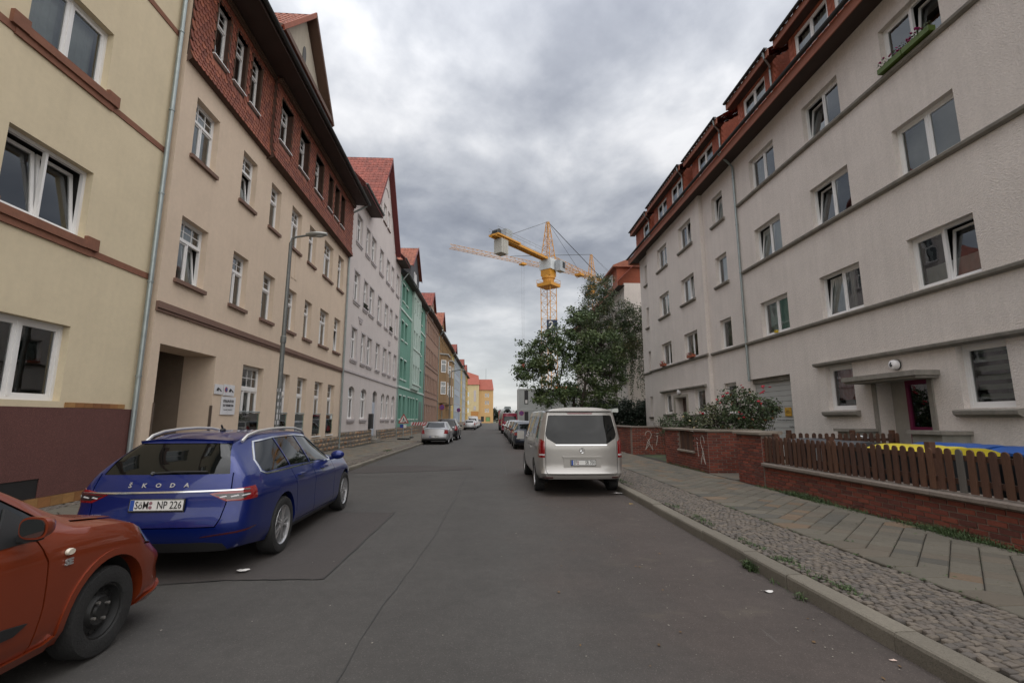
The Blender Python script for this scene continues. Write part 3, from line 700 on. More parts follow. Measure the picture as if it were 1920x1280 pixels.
# ------------------------------------------------------------------ B: beige house with tile-hung top storey
B = Fac('tile_hung_house', 'beige house with tile hung top storey, gateway and french windows', (-7.6, 10.78), (-8.03, 25.5))
mB = STUC('plaster_beige', (0.62, 0.50, 0.39), dirt=.04)
B2 = [(11.32, 12.46, 4.93, 6.53, 'trans', 1), (13.8, 14.72, 4.93, 6.53, 'trans', 0), (15.8, 16.7, 4.93, 6.53, 'transn', 0), (17.86, 18.74, 4.93, 6.53, 'transn', 0), (19.66, 20.52, 4.93, 6.53, 'transn', 0), (21.6, 22.85, 4.96, 6.62, 'trans', 0), (23.75, 24.8, 4.96, 6.66, 'transn', 1)]
B3 = [(11.38, 12.46, 8.17, 9.76, 'trans', 0), (13.83, 14.76, 8.17, 9.76, 'transn', 1), (15.84, 16.68, 8.17, 9.76, 'transn', 0), (17.7, 18.74, 8.17, 9.78, 'trans', 0), (19.62, 20.51, 8.17, 9.80, 'transn', 0), (21.6, 22.95, 8.2, 9.9, 'trans', 0), (23.8, 24.8, 8.2, 9.95, 'transn', 0)]
BG = [(14.97, 16.4, .75, 3.28), (17.8, 18.7, .75, 3.28), (19.45, 20.5, .75, 3.28), (21.5, 22.6, .88, 3.27), (23.35, 24.45, .88, 3.27)]
ops = [(*B.UU(a, c), z0, z1, .24) for a, c, z0, z1, _, _ in B2 + B3] + [(*B.UU(a, c), z0, z1, .26) for a, c, z0, z1 in BG]
gate = (*B.UU(11.07, 13.42), .121, 3.32, .85)
b = MB(); wall(b, 0, B.len, .12, 10.5, ops + [gate], dep=.24); shell(b, 0, B.len, .12, 13.4); b.build('wall', mB, B.root)
for (a, c, z0, z1, st, tl) in B2 + B3:
    u0, u1 = B.UU(a, c); dark = st == 'transn' and 15 < a < 21
    win(B.root, u0, u1, z0, z1, .16, st, curt='net' if st == 'trans' and a < 12 else 'sides' if rnd() < .6 else 'half', tilt=((1,) if st == 'trans' else (0,)) if tl else (), fw=.05, sash=.04)
    strip(B.root, 'sill', BRN, u0 - .07, u1 + .07, -.08, .17, z0 - .10, z0 - .002)
GLB = glass_mat('balustrade_glass', (0.55, 0.72, 0.66), wav=0)
for i, (a, c, z0, z1) in enumerate(BG):
    u0, u1 = B.UU(a, c); win(B.root, u0, u1, z0, z1, .17, 'french' if i == 0 else 'frenchn', curt='sides' if i == 0 else 'net' if i % 2 else 'sides', fw=.05)
    r = MB(); r.tube([(u0 + .0, .03, 1.84), (u1, .03, 1.84)], .022, 8); bal = r.build('balustrade', STEELG, B.root, smooth=True)
    strip(bal, 'glass_panel', GLB, u0 + .04, u1 - .04, .024, .034, z0 + .08, 1.80)
    strip(B.root, 'sill', WHITE, u0, u1, -.05, .165, z0 - .05, z0 - .001)
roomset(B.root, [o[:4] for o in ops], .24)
# string course, passage, plinth
strip(B.root, 'string_course', BRN, -.02, B.len, -.075, 0, 4.10, 4.25); strip(B.root, 'string_course', BRN, -.02, B.len, -.045, 0, 4.03, 4.098)
PASS = mat('passage_wall', (0.20, 0.155, 0.115), var=((1, .1), (6, .08)))
p = MB(); u0, u1 = gate[0] - .25, gate[1] + .02
p.face([(u0, .86, .12), (u0, 9, .12), (u0, 9, 3.5), (u0, .86, 3.5)]); p.face([(u1, .86, .12), (u1, .86, 3.5), (u1, 9, 3.5), (u1, 9, .12)]); p.face([(u0, .86, 3.5), (u0, 9, 3.5), (u1, 9, 3.5), (u1, .86, 3.5)]); p.face([(u0, 9, .12), (u1, 9, .12), (u1, 9, 3.5), (u0, 9, 3.5)])
p.build('passage', PASS, B.root); strip(B.root, 'passage_floor', SLABFAR, u0, u1, 0.0, 9, .10, .118)
strip(B.root, 'passage_skirting', mat('oxblood_paint', (0.07, 0.022, 0.018)), u1 - .05, u1 - .022, .87, 8.9, .12, 1.05)
for uu in (gate[0] - .02, gate[1] - .02): strip(B.root, 'corner_guard', mat('guard_metal', (0.12, 0.09, 0.07), metal=.3, rough=.5), uu, uu + .04, -.02, .04, .12, 1.98)
plinth(B.root, gate[1] + .5, B.len - .02, .10, .74, -.05, 3, 90); plinth(B.root, .0, gate[0] - .02, .10, .80, -.05, 3, 12)
# signs on the beige wall
def sign_board(root, name, u0, u1, z0, z1, y=-.03, m=None, t=.02):
    return strip(root, name, m or mat('sign_white', (0.62, 0.62, 0.64), rough=.4), u0, u1, y, y + t, z0, z1)
INK = mat('ink_black', (0.02, 0.02, 0.022)); INKR = mat('ink_red', (0.35, 0.03, 0.04)); INKB = mat('ink_blue', (0.03, 0.08, 0.25))
def put(root, me, u, y, z, name='lettering'): return link(name, me, root, TX(u, y, z))
sb = sign_board(B.root, 'parking_sign', B.U(13.86), B.U(14.64), 1.74, 2.25)
put(sb, text_mesh('STELLPLÄTZE', .098, INK, .002, bold=.002, sx=1.0), B.U(14.24), -.034, 2.12); put(sb, text_mesh('ZU VERMIETEN', .085, INK, .002, bold=.002), B.U(14.24), -.034, 2.00)
put(sb, text_mesh('Tel. 0361 / 566 03 21', .056, INK, .001), B.U(14.24), -.034, 1.88)
s1 = sign_board(B.root, 'tow_away_sign', B.U(13.46), B.U(13.88), 2.30, 2.57); s2 = sign_board(B.root, 'no_parking_sign', B.U(13.93), B.U(14.52), 2.28, 2.60)
c = MB(); c.prism([(B.U(14.05) + .075 * math.cos(t * .4), 2.45 + .075 * math.sin(t * .4)) for t in range(16)], -.036, -.031, 'y'); c.build('red_ring', INKR, s2)
c = MB(); c.prism([(B.U(14.05) + .05 * math.cos(t * .4), 2.45 + .05 * math.sin(t * .4)) for t in range(16)], -.040, -.0365, 'y'); c.build('blue_disc', INKB, s2)
for s, uu in ((s1, B.U(13.67)), (s2, B.U(14.33))):   # small tow truck pictogram
    c = MB(); c.prism([(uu - .12, 2.39), (uu - .02, 2.39), (uu - .02, 2.47), (uu - .07, 2.49), (uu - .12, 2.43)], -.036, -.031, 'y'); c.prism([(uu - .02, 2.48), (uu + .13, 2.40), (uu + .12, 2.375), (uu - .02, 2.45)], -.0365, -.0305, 'y'); c.build('pictogram', INK, s)
# tile hung storey
TH = [mat('hung_tile_' + str(i), c, rough=.7, var=((8, .12),), obj_rand=.16, island=.1) for i, c in enumerate([(0.24, 0.072, 0.042), (0.20, 0.06, 0.038), (0.28, 0.09, 0.05)])]
V = []
for m in TH:
    b = MB(); w = .083; F_ = [(-w, .17), (w, .17), (w, -.02), (w * .75, -.055), (w * .35, -.078), (0, -.085), (-w * .35, -.078), (-w * .75, -.055), (-w, -.02)]
    fr = [(x * .97, -.034 if z < .1 else -.004, z) for x, z in F_]; bk = [(x * .97, -.016 if z < .1 else .012, z) for x, z in F_]
    b.face(fr)
    for i in range(2, len(F_)): j = (i + 1) % len(F_); b.face([fr[i], bk[i], bk[j], fr[j]])
    V.append(b.mesh('hung_tile', m))
def off(z, base): return base + .0 + (.09 * ((11.05 - z) / .6) ** 2 if z < 11.05 else 0)
S1 = [(11.72, 12.42), (12.74, 13.42), (13.72, 14.38)]; S2 = [(15.7, 16.75), (17.5, 18.55), (19.3, 20.35), (21.1, 21.76), (22.1, 22.8), (23.1, 23.8)]
P = []; tw = [(*B.UU(a, c), 11.32, 12.98) for a, c in S1] + [(*B.UU(a, c), 11.32, 12.9) for a, c in S2]
backs = MB()
for (ya, yb, base) in ((10.8, 15.28, .03), (15.3, 25.45, .15)):
    u0, u1 = B.UU(ya, yb); ow = [o for o in tw if u0 <= o[0] < u1]
    wall(backs, u0, u1, 10.95, 13.42, ow, y=-base, dep=.42)
    # curved skirt under the tiles
    zz = [10.42, 10.5, 10.62, 10.78, 10.95]
    backs.quadgrid([[(u0, -off(z, base), z), (u1, -off(z, base), z)] for z in zz]); backs.face([(u0, -off(10.42, base), 10.42), (u1, -off(10.42, base), 10.42), (u1, 0, 10.38), (u0, 0, 10.38)])
    for u in (u0, u1): backs.face([(u, 0, 10.30), (u, 0, 13.42), (u, -base, 13.42)] + [(u, -off(z, base), z) for z in reversed(zz)])
    row = 0; z = 10.46
    while z < 13.36:
        n = int((u1 - u0) / .172); o = .086 if row % 2 else 0
        for i in range(n + 1):
            u = u0 + .06 + o + i * .172
            if u > u1 - .03: continue
            if any(a - .05 < u < c + .05 and d - .16 < z < e + .02 for a, c, d, e in ow): continue
            sl = -.5 * .09 / .6 * 2 * ((11.05 - z) / .6) if z < 11.05 else 0
            P.append((T(u, -off(z, base) - .004, z, ry=ru(-.02, .02), rx=1.9 * sl + ru(-.02, .02), rz=ru(-.02, .02)), random.randrange(3)))
        z += .142; row += 1
backs.build('tile_hanging', mat('tile_underlay', (0.10, 0.055, 0.04), var=((3, .2),)), B.root); pieces(B.root, 'hung_tile', V, P, 300)
BRW = mat('brown_reveal', (0.105, 0.06, 0.04), rough=.7)
for k, (a, c, z0, z1) in enumerate(tw):
    base = .05 if k < 3 else .16; f = MB(); f.box(a - .02, a - .0, -base - .03, .12, z0, z1); f.box(c, c + .02, -base - .03, .12, z0, z1); f.box(a - .02, c + .02, -base - .03, .12, z1, z1 + .02); f.build('window_casing', BRW, B.root)
    win(B.root, a, c, z0, z1, .1 - base * .3, 'transn' if c - a < .8 else 'trans', curt='sides' if k % 2 else None, fw=.045, sash=.035)
    strip(B.root, 'sill', WHITE, a - .03, c + .03, -base - .07, .1, z0 - .035, z0 - .004)
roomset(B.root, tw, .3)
SOF = mat('soffit_brown', (0.05, 0.03, 0.024), rough=.7, var=((2, .15),))
slope(B.root, [(0, -.88, 13.42), (B.len, -.88, 13.42), (B.len, 0.1, 13.421), (0, 0.1, 13.42)], SOF, 'soffit')
for z0, z1, y0 in ((13.30, 13.38, -.14), (13.22, 13.30, -.10)): strip(B.root, 'eaves_moulding', BRW, 0, B.U(15.28), y0, 0.0, z0, z1); strip(B.root, 'eaves_moulding', BRW, B.U(15.31), B.len, y0 - .17, 0.0, z0, z1)
strip(B.root, 'fascia', SOF, 0, B.len, -.92, -.885, 13.36, 13.56); gutter(B.root, 0, B.len + .1, -1.0, 13.52, .085, mat('gutter_dark', (0.035, 0.036, 0.036), rough=.5, metal=.3))
tiled(B.root, (0, -.9, 13.56), (B.len, 0, 0), (0, 6.5, 5.2), ROOFM, .3, .4)
# cross gable
ga, gb, gc = B.U(15.25), B.U(17.6), B.U(20.15)
b = MB(); b.face([(ga, -.02, 13.5), (gc, -.02, 13.5), (gc, -.02, 15.3), (gb, -.02, 17.75), (ga, -.02, 15.3)]); b.build('gable_wall', STUC('plaster_pale', (0.42, 0.38, 0.31)), B.root)
b = MB(); b.prism([(gb + .17 * math.cos(t * math.pi / 10), 16.15 + .42 * math.sin(t * math.pi / 10)) for t in range(20)], -.05, -.022, 'y'); b.build('oval_window', mat('oval_dark', (0.10, 0.10, 0.10)), B.root)
for (x0, z0, x1, z1, mm_) in ((ga - .35, 14.95, gb, 17.95, ROOFO), (gc + .35, 14.95, gb, 17.95, BRW)):
    b = MB(); d = Vector((x1 - x0, 0, z1 - z0)); n = Vector((-d.z, 0, d.x)).normalized() * (.16 if x1 > x0 else -.16)
    b.prism([(x0, z0), (x1, z1), (x1 + n.x * 0, z1 + .24), (x0 + n.x, z0 + n.z)], -.42, -.36, 'y'); b.prism([(x0, z0 - .03), (x1, z1 - .03), (x1, z1 + .0), (x0, z0 + .0)], -.40, -.0, 'y'); b.build('bargeboard', mm_, B.root)
tiled(B.root, (ga - .4, -.42, 15.0), (0, 6, 0), (gb - ga + .4, 0, 3.05), ROOFO, .25, .33); tiled(B.root, (gc + .4, -.42, 15.0), (0, 6, 0), (gb - gc - .4, 0, 3.05), ROOFM, .25, .33)
strip(B.root, 'pediment_cornice', BRW, ga - .3, gc + .3, -.40, -.03, 15.05, 15.25); strip(B.root, 'pediment_cornice', SOF, ga - .2, gc + .2, -.30, -.03, 14.85, 15.048)
downpipe(B.root, B.len - .02, -.08, .12, 12.9, neck=(.05, -.8, .5))
# moulded panel between fourth-axis windows
for z0 in (7.0,): 
    for du_ in (0, .33): strip(B.root, 'relief_panel', mB, B.U(18.0) + du_, B.U(18.0) + du_ + .25, -.015, -.001, z0, z0 + .95)
# ------------------------------------------------------------------ C: lilac grey house
C = Fac('gabled_house', 'lilac grey house with arched ground floor windows and tall red tiled gable', (-8.035, 25.55), (-8.15, 40.6))
mC = STUC('plaster_lilac', (0.56, 0.51, 0.49), dirt=.05, bump=(70, .3, 5, .005)); LTR = mat('lilac_trim', (0.45, 0.41, 0.41), rough=.8)
cols = [(26.9, 28.0), (29.0, 29.9), (30.4, 31.55), (32.75, 33.85), (35.0, 36.1), (36.75, 37.7), (38.9, 39.95)]
ops = [(*C.UU(a, c), z0, z1) for a, c in cols for z0, z1 in ((4.99, 6.78), (8.37, 10.12), (11.9, 13.58))]
gr = [(26.9, 28.15), (29.5, 30.9), (35.0, 36.15), (36.7, 37.85), (38.8, 39.95)]
gops = [(*C.UU(a, c), 1.62, 3.45) for a, c in gr]; door = (*C.UU(32.45, 33.75), .5, 3.5)
gw = [(*C.UU(a, c), z0, 17.3) for a, c, z0 in ((31.9, 32.7, 15.9), (33.3, 34.2, 15.9), (34.7, 35.5, 15.9))]
b = MB(); wall(b, 0, C.len, .0, 14.9, ops + gops + [door], dep=.2)
for o in gops + [door]:   # segmental arch spandrels
    a, c, d, e_ = o; m_ = (a + c) / 2; n = 6
    for s in (-1, 1):
        pts = [(m_ + s * (c - a) / 2, 0, e_)] + [(m_ + s * (c - a) / 2 * math.cos(t * math.pi / 2 / n), 0, e_ - .32 + .32 * math.sin(t * math.pi / 2 / n)) for t in range(n + 1)]
        b.face(pts)
        b.quadgrid([[(p[0], 0, p[2]) for p in pts[1:]], [(p[0], .15, p[2]) for p in pts[1:]]])
shell(b, 0, C.len, 0, 14.9); b.build('wall', mC, C.root)
for k, o in enumerate(ops + gops):
    win(C.root, *o[:4], .12, 'plain' if o[1] - o[0] > 1.05 else 'plain1', curt=('net', 'sides', 'half', 'net')[k % 4], simple=True)
    s = MB(); s.box(o[0] - .12, o[1] + .12, -.09, 0, o[2] - .12, o[2] - .01); s.box(o[0] - .06, o[1] + .06, -.05, 0, o[2] - .22, o[2] - .121)
    if k < len(ops): s.box(o[0] - .1, o[0] - .003, -.02, 0, o[2], o[3]); s.box(o[1] + .003, o[1] + .1, -.02, 0, o[2], o[3]); s.box(o[0] - .1, o[1] + .1, -.021, 0, o[3] + .002, o[3] + .1)
    s.build('window_surround', LTR, C.root)
roomset(C.root, [o[:4] for o in ops + gops], .2)
dr = strip(C.root, 'door', mat('pale_blue_door', (0.42, 0.47, 0.54), rough=.4), door[0], door[1], .14, .18, .5, 2.75); strip(C.root, 'door_light', GLASS, door[0], door[1], .15, .16, 2.76, 3.45); strip(C.root, 'doorstep', CREAM, door[0] - .1, door[1] + .1, -.35, .14, .1, .3); strip(C.root, 'doorstep', CREAM, door[0], door[1], -.05, .14, .3, .5)
m = MB(); m.box(C.U(31.6), C.U(32.15), -.2, -.01, 1.0, 1.95)
for i in range(4):
    for j in range(2): m.box(C.U(31.62) + j * .26, C.U(31.62) + j * .26 + .23, -.215, -.2, 1.03 + i * .23, 1.22 + i * .23)
m.build('mailboxes', BLACKP, C.root)
strip(C.root, 'string_course', LTR, 0, C.len, -.06, 0, 4.18, 4.3)
plinth(C.root, .02, door[0] - .12, .0, .93, -.06, 4, 70); plinth(C.root, door[1] + .12, C.len, .0, .88, -.06, 4, 50)
# gable and roof
ga, gb, gc = C.U(30.2), C.U(33.85), C.U(37.9)
b = MB(); gz = 15.2
wall(b, ga, gc, 14.9, gz, []); wall(b, C.U(31.5), C.U(36.0), gz, 17.31, gw, dep=.15)
ap = (gb, 0, 20.7); L0, L1 = (ga, 0, gz), (gc, 0, gz)
ul, ur = C.U(31.5), C.U(36.0)
def edge_z(u): return gz + (20.7 - gz) * ((u - ga) / (gb - ga) if u < gb else (gc - u) / (gc - gb))
b.face([L0, (ul, 0, gz), (ul, 0, edge_z(ul))]); b.face([L1, (ur, 0, edge_z(ur)), (ur, 0, gz)])
x1 = ga + (gb - ga) * (17.31 - gz) / (20.7 - gz); x2 = gc - (gc - gb) * (17.31 - gz) / (20.7 - gz)
b.face([(x1, 0, 17.31), (x2, 0, 17.31), ap])
if x1 < ul: b.face([(x1, 0, 17.31), (ul, 0, 17.31), (ul, 0, edge_z(ul))]) if edge_z(ul) > 17.31 else None
b.build('gable_wall', mC, C.root)
for o in gw: win(C.root, *o, .1, 'single', curt=None, simple=True); strip(C.root, 'sill', BRW, o[0] - .1, o[1] + .1, -.08, 0, o[2] - .08, o[2] - .01)
roomset(C.root, gw, .2)
b = MB()
for k in range(9): t = R(20 + k * 17.5); p_ = (gb + .75 * math.cos(t), -.02, 18.05 + .55 * math.sin(t)); t2 = R(20 + (k + 1) * 17.5) if k < 8 else t; q_ = (gb + .75 * math.cos(t2), -.02, 18.05 + .55 * math.sin(t2)); b.bar(p_, q_, .05) if k < 8 else None
b.build('relief_arch', LTR, C.root)
REDB = mat('oxblood_board', (0.13, 0.025, 0.025), rough=.6)
for x0 in (ga - .3, gc + .35):
    z0 = gz - .35; b = MB(); b.prism([(x0, z0), (gb, 20.75), (gb, 21.05), (x0, z0 + .28)], -.40, -.34, 'y'); b.prism([(x0, z0 - .03), (gb, 20.68), (gb, 20.74), (x0, z0 + .03)], -.34, .0, 'y'); b.build('bargeboard', REDB, C.root)
tiled(C.root, (ga - .35, -.4, gz - .1), (0, 7, 0), (gb - ga + .35, 0, 6.0), ROOFM, .28, .36); tiled(C.root, (gc + .35, -.4, gz - .1), (0, 7, 0), (gb - gc - .35, 0, 6.0), ROOFM, .28, .36)
for (a, c) in ((0, ga - .3), (gc + .3, C.len)):
    slope(C.root, [(a, -.75, 14.6), (c, -.75, 14.6), (c, 0.02, 14.6), (a, 0.02, 14.6)], SOF, 'soffit'); gutter(C.root, a, c, -.8, 14.8, .08); tiled(C.root, (a, -.75, 14.8), (c - a, 0, 0), (0, 5, 5), ROOFM, .3, .4)
    strip(C.root, 'fascia', REDB, a, c, -.76, -.74, 14.6, 14.8)
for Y, z in ((28.6, 7.6), (36.9, 7.55)):
    s = MB(); u = C.U(Y); [s.box(u - .5 + k * .12, u + .5 - k * .12, -.03 - .01 * k, -.001, z - k * .14 - .05, z - k * .14 + .04) for k in range(3)]; s.build('relief_plaque', LTR, C.root)
bx = MB()
for Y, z in ((29.45, 8.42), (37.2, 8.42)):
    for _ in range(26): bx.sphere((C.U(Y) + ru(-.35, .35), ru(-.1, .05), z + ru(0, .28)), .07, 5, 4, jit=.5)
tag(bx.build('window_plants', mat('dark_plant', (0.03, 0.03, 0.02), island=.4), None, loc=C.root.location, rot=C.root.rotation_euler), 'dark withered plants on window sills of the lilac grey house', 'plants')
# ------------------------------------------------------------------ generic far facades
def far_house(name, label, Y0, Y1, col, rows, cols, H=14.3, roof=None, dep=.18, surr=None, X=-8.15, wst='plain1', base='stone', gable=None, cornice=None, wm=None, over=.55, xops=()):
    h = Fac(name, label, (X, Y0), (X, Y1)); m = STUC('plaster_' + name + str(int(Y0)), col, dirt=.06)
    ops = [(*h.UU(a, c), z0, z1) for z0, z1 in rows for a, c in cols if c < Y1 - .1] + [(*h.UU(a, c), z0, z1) for a, c, z0, z1 in xops]
    b = MB(); wall(b, 0, h.len, 0, H, ops, dep=dep); shell(b, 0, h.len, 0, H); b.build('wall', m, h.root)
    for k, o in enumerate(ops): win(h.root, *o, dep * .6, wst, curt=('net', None, 'half', 'sides')[random.randrange(4)], simple=True, fm=wm)
    roomset(h.root, ops, dep * .6 + .1)
    if surr:
        for o in ops:
            strip(h.root, 'sill', surr, o[0] - .1, o[1] + .1, -.07, 0, o[2] - .12, o[2] - .005); strip(h.root, 'lintel', surr, o[0] - .08, o[1] + .08, -.03, 0, o[3] + .004, o[3] + .12)
    if base == 'stone':
        strip(h.root, 'plinth', SST[2], 0, h.len, -.07, -.001, 0, .9)
    for z in (cornice or []): strip(h.root, 'string_course', surr or LTR, 0, h.len, -.08, -.001, z, z + .16)
    slope(h.root, [(0, -over, H), (h.len, -over, H), (h.len, 0.02, H), (0, .02, H)], SOF, 'soffit'); gutter(h.root, 0, h.len, -over - .05, H + .15, .08)
    slope(h.root, [(0, -over, H + .06), (h.len, -over, H + .06), (h.len, 5, H + 5), (0, 5, H + 5)], roof or ROOFD)
    if gable:
        for (g0, g1, zt, gm, rm) in gable:
            a, c = h.UU(g0, g1); mid = (a + c) / 2; ze = zt - (c - a) * .5 * .95
            b = MB(); b.face([(a, 0, H), (c, 0, H), (c, 0, ze), (mid, 0, zt), (a, 0, ze)]); b.face([(a, 0, H), (a, 0, ze), (a, 4, ze), (a, 4, H)]); b.build('gable_wall', gm or m, h.root)
            for s in (a - .25, c + .25):
                b = MB(); b.prism([(s, ze - .25), (mid, zt + .05), (mid, zt + .25), (s, ze - .02)], -.3, -.24, 'y'); b.build('bargeboard', REDB, h.root)
                tiled(h.root, (s, -.3, ze - .1), (0, 5, 0), (mid - s, 0, zt - ze + .25), rm, .3, .4)
            win(h.root, mid - .75, mid - .1, ze - 1.6, ze - .1, -.05, 'single', curt=None, simple=True); win(h.root, mid + .1, mid + .75, ze - 1.6, ze - .1, -.05, 'single', curt=None, simple=True)
    downpipe(h.root, .1, -.07, .1, H - .7, neck=(0, -over, .7))
    return h, m, ops
SLATE = mat('slate_cladding', (0.045, 0.045, 0.05), rough=.6, var=((5, .2),), bump=(12, .4, 2, .02))
tcols = [(41.8, 42.8), (43.5, 44.5)]; mcols = [(46.95, 47.75), (48.35, 49.1), (49.85, 50.6)]; rcols = [(51.45, 52.2), (52.95, 53.7)]
GT = mat('teal_trim', (0.50, 0.60, 0.55), rough=.8)
D_, mD, _ = far_house('teal_house', 'teal green house with pale projecting middle bay and slate gable', 40.62, 55.9, (0.15, 0.30, 0.24), [(5.12, 6.85), (8.6, 10.25), (12.05, 13.6)], tcols + rcols, H=14.2, dep=.28, gable=[(45.3, 50.6, 19.0, SLATE, ROOFO)], cornice=[4.3, 11.1], surr=GT, wm=mat('dark_green_frame', (0.10, 0.19, 0.155)), xops=[(a, c, 1.64, 3.62) for a, c in ((41.75, 42.7), (43.65, 44.6), (46.0, 46.9), (47.5, 48.3), (48.9, 49.7), (50.95, 51.9))])
# middle bay and ground floor openings
MBAY = STUC('plaster_mint', (0.42, 0.52, 0.47)); b = MB(); u0, u1 = D_.UU(46.7, 51.15)
mo = [(*D_.UU(a, c), z0, z1) for a, c in mcols for z0, z1 in ((5.12, 6.9), (8.6, 10.3), (12.05, 13.7))]
wall(b, u0, u1, 4.5, 14.18, mo, y=-.25, dep=.3); b.face([(u0, -.25, 4.5), (u0, -.25, 14.18), (u0, 0, 14.18), (u0, 0, 4.5)]); b.face([(u0, -.25, 4.5), (u1, -.25, 4.5), (u1, 0, 4.5), (u0, 0, 4.5)]); b.build('middle_bay', MBAY, D_.root)
for o in mo: win(D_.root, *o, -.1, 'plain1', curt='net', simple=True)
for z in (4.95, 8.4): strip(D_.root, 'bay_sill_band', GT, u0, u1, -.33, -.251, z, z + .12)
x, y_ = D_.UU(52.8, 54.7); strip(D_.root, 'door', mat('teal_door', (0.045, 0.10, 0.08), rough=.5), x, y_, -.012, -.002, .1, 3.5)
strip(D_.root, 'corner_pilaster', GT, 0.02, .3, -.03, -.001, .9, 14.1)
plinth(D_.root, .3, 11.8, .0, .95, -.09, 3, 40)
mk = lambda Y0, Y1, step, w: [(Y0 + .8 + i * step, Y0 + .8 + i * step + w) for i in range(int((Y1 - Y0 - .8) / step))]
E_, _, _ = far_house('pink_brown_house', 'pinkish brown old house with moulded bands and small red gable beyond the teal house', 56.0, 69.9, (0.29, 0.19, 0.145), [(1.4, 3.3), (5.0, 6.9), (8.5, 10.3), (11.9, 13.5)], mk(56, 69.9, 1.62, .85), H=14.6, gable=[(60, 64.2, 18.0, None, ROOFM)], cornice=[4.2, 7.9, 14.1], surr=mat('brown_stone_trim', (0.23, 0.15, 0.12)))
F_h, mF, _ = far_house('ochre_house', 'ochre brown house with two projecting bay windows behind the no stopping sign', 70.0, 92.0, (0.27, 0.17, 0.085), [(1.4, 3.3), (12.2, 13.6)], mk(70, 92, 2.1, 1.0), H=14.4, gable=[(72.5, 77.5, 18.2, None, ROOFO)], cornice=[3.9], surr=mat('ochre_trim', (0.20, 0.14, 0.08)))
for (a, c) in ((72.5, 77.5), (81.0, 86.5)):
    u0, u1 = F_h.UU(a, c); bm_ = MB(); k = 1.0; pl = [(u0, 0), (u0 + .8, -k), (u1 - .8, -k), (u1, 0)]
    bm_.prism([(x, y) for x, y in pl], 4.0, 11.3, 'z'); bay = bm_.build('bay', mat('bay_brown', (0.24, 0.155, 0.08), var=((1, .1),), dirt=.15), F_h.root)
    for z in (5.3, 8.6):
        for (p0, p1) in ((pl[0], pl[1]), (pl[1], pl[2])):
            d = Vector((p1[0] - p0[0], p1[1] - p0[1], 0)); L_ = d.length; ang = math.atan2(d.y, d.x)
            w = win(bay, L_ / 2 - min(.5, L_ * .36), L_ / 2 + min(.5, L_ * .36), z, z + 1.9, -.05, 'plain1', curt=None, simple=True); w.matrix_local = T(p0[0], p0[1], 0, ang)
            bk = MB(); bk.face([(L_ / 2 - .45, -.004, z), (L_ / 2 + .45, -.004, z), (L_ / 2 + .45, -.004, z + 1.9), (L_ / 2 - .45, -.004, z + 1.9)]); q = bk.build('window_back', DARKIN, w)
    t = MB(); t.prism([(x + (.2 if x > (u0 + u1) / 2 else -.2), y - .2 if y < 0 else y) for x, y in pl], 11.3, 11.5, 'z'); t.build('bay_roof', mat('bay_metal_roof', (0.28, 0.28, 0.27), rough=.6), bay)
spec = [('yellow_house', 'narrow yellow house behind the round traffic sign', 92.1, 98.5, (0.50, 0.37, 0.13)), ('blue_grey_house', 'pale blue grey house half way down the left side', 98.6, 117.0, (0.34, 0.38, 0.43)),
        ('cream_yellow_house', 'cream yellow house between two pale blue houses', 117.1, 124.5, (0.50, 0.38, 0.18)), ('pale_blue_house', 'pale blue house near the far end of the left row', 124.6, 138.0, (0.40, 0.43, 0.46)), ('last_yellow_house', 'deep yellow house closing the left row before the cross street', 138.1, 151.5, (0.46, 0.31, 0.10))]
for nm, lb, y0, y1, c_ in spec:
    far_house(nm, lb, y0, y1, c_, [(1.4, 3.2), (4.9, 6.7), (8.2, 10.0), (11.4, 13.1)], mk(y0, y1, 2.0, 1.05), H=14.2, gable=[(y0 + 1.2, y0 + 4.6, 17.2, SLATE if 'blue' in nm else None, ROOFM)] if y1 - y0 > 7.5 else None, surr=LTR)
# end of the street
En = thing('corner_building', 'yellow and orange corner building with red hipped roof closing the street', 'building', (0, 195, 0))
OR_ = STUC('plaster_apricot', (0.56, 0.36, 0.17)); YE = STUC('plaster_sand', (0.56, 0.46, 0.27))
b = MB(); eo = [(-3.45 + k * .95, -2.75 + k * .95, z, z + 1.55) for k in (0, 1) for z in (4.2, 7.3, 10.3)]
wall(b, -5.9, -.1, 0, 13.3, eo + [(-5.0, -3.8, 0.5, 2.6), (-3.1, -1.3, .6, 2.4)], dep=.2); shell(b, -5.9, -.1, 0, 13.3, 12); b.build('wall', OR_, En)
for o in eo: win(En, *o, .1, 'double', curt=None, simple=True)
strip(En, 'shop_window', mat('shop_green', (0.16, 0.30, 0.12), rough=.3), -2.9, -1.5, .12, .15, .7, 2.3); strip(En, 'shop_door', BLACKP, -5.0, -3.8, .12, .15, .5, 2.6)
roomset(En, eo, .18)
b = MB(); lo_ = [(-10.6, -9.8, z, z + 1.7) for z in (4.2, 7.3, 10.6)]; wall(b, -16, -5.88, 0, 15.4, lo_, y=-1.5, dep=.2); b.face([(-5.88, -1.5, 0), (-5.88, 1, 0), (-5.88, 1, 15.4), (-5.88, -1.5, 15.4)]); b.build('wing_wall', YE, En)
for o in lo_: win(En, *o, -1.4, 'plain1', curt=None, simple=True)
b = MB(); b.prism([(-9.0, 4.6), (-5.92, 4.6), (-5.92, 0), (-9.0, 0)], -1.56, -1.502, 'y'); b.build('painted_panel', mat('orange_panel', (0.42, 0.20, 0.06)), En)
b = MB(); b.prism([(-7.9, 5.0), (-7.0, 5.0), (-7.0, 6.3)] + [(-7.45 + .45 * math.cos(t * .52), 6.3 + .45 * math.sin(t * .52)) for t in range(1, 6)] + [(-7.9, 6.3)], -1.6, -1.503, 'y'); b.prism([(-7.9, 8.5), (-7.0, 8.5), (-7.0, 13), (-7.9, 13)], -1.55, -1.503, 'y'); b.build('window_relief', LTR, En)
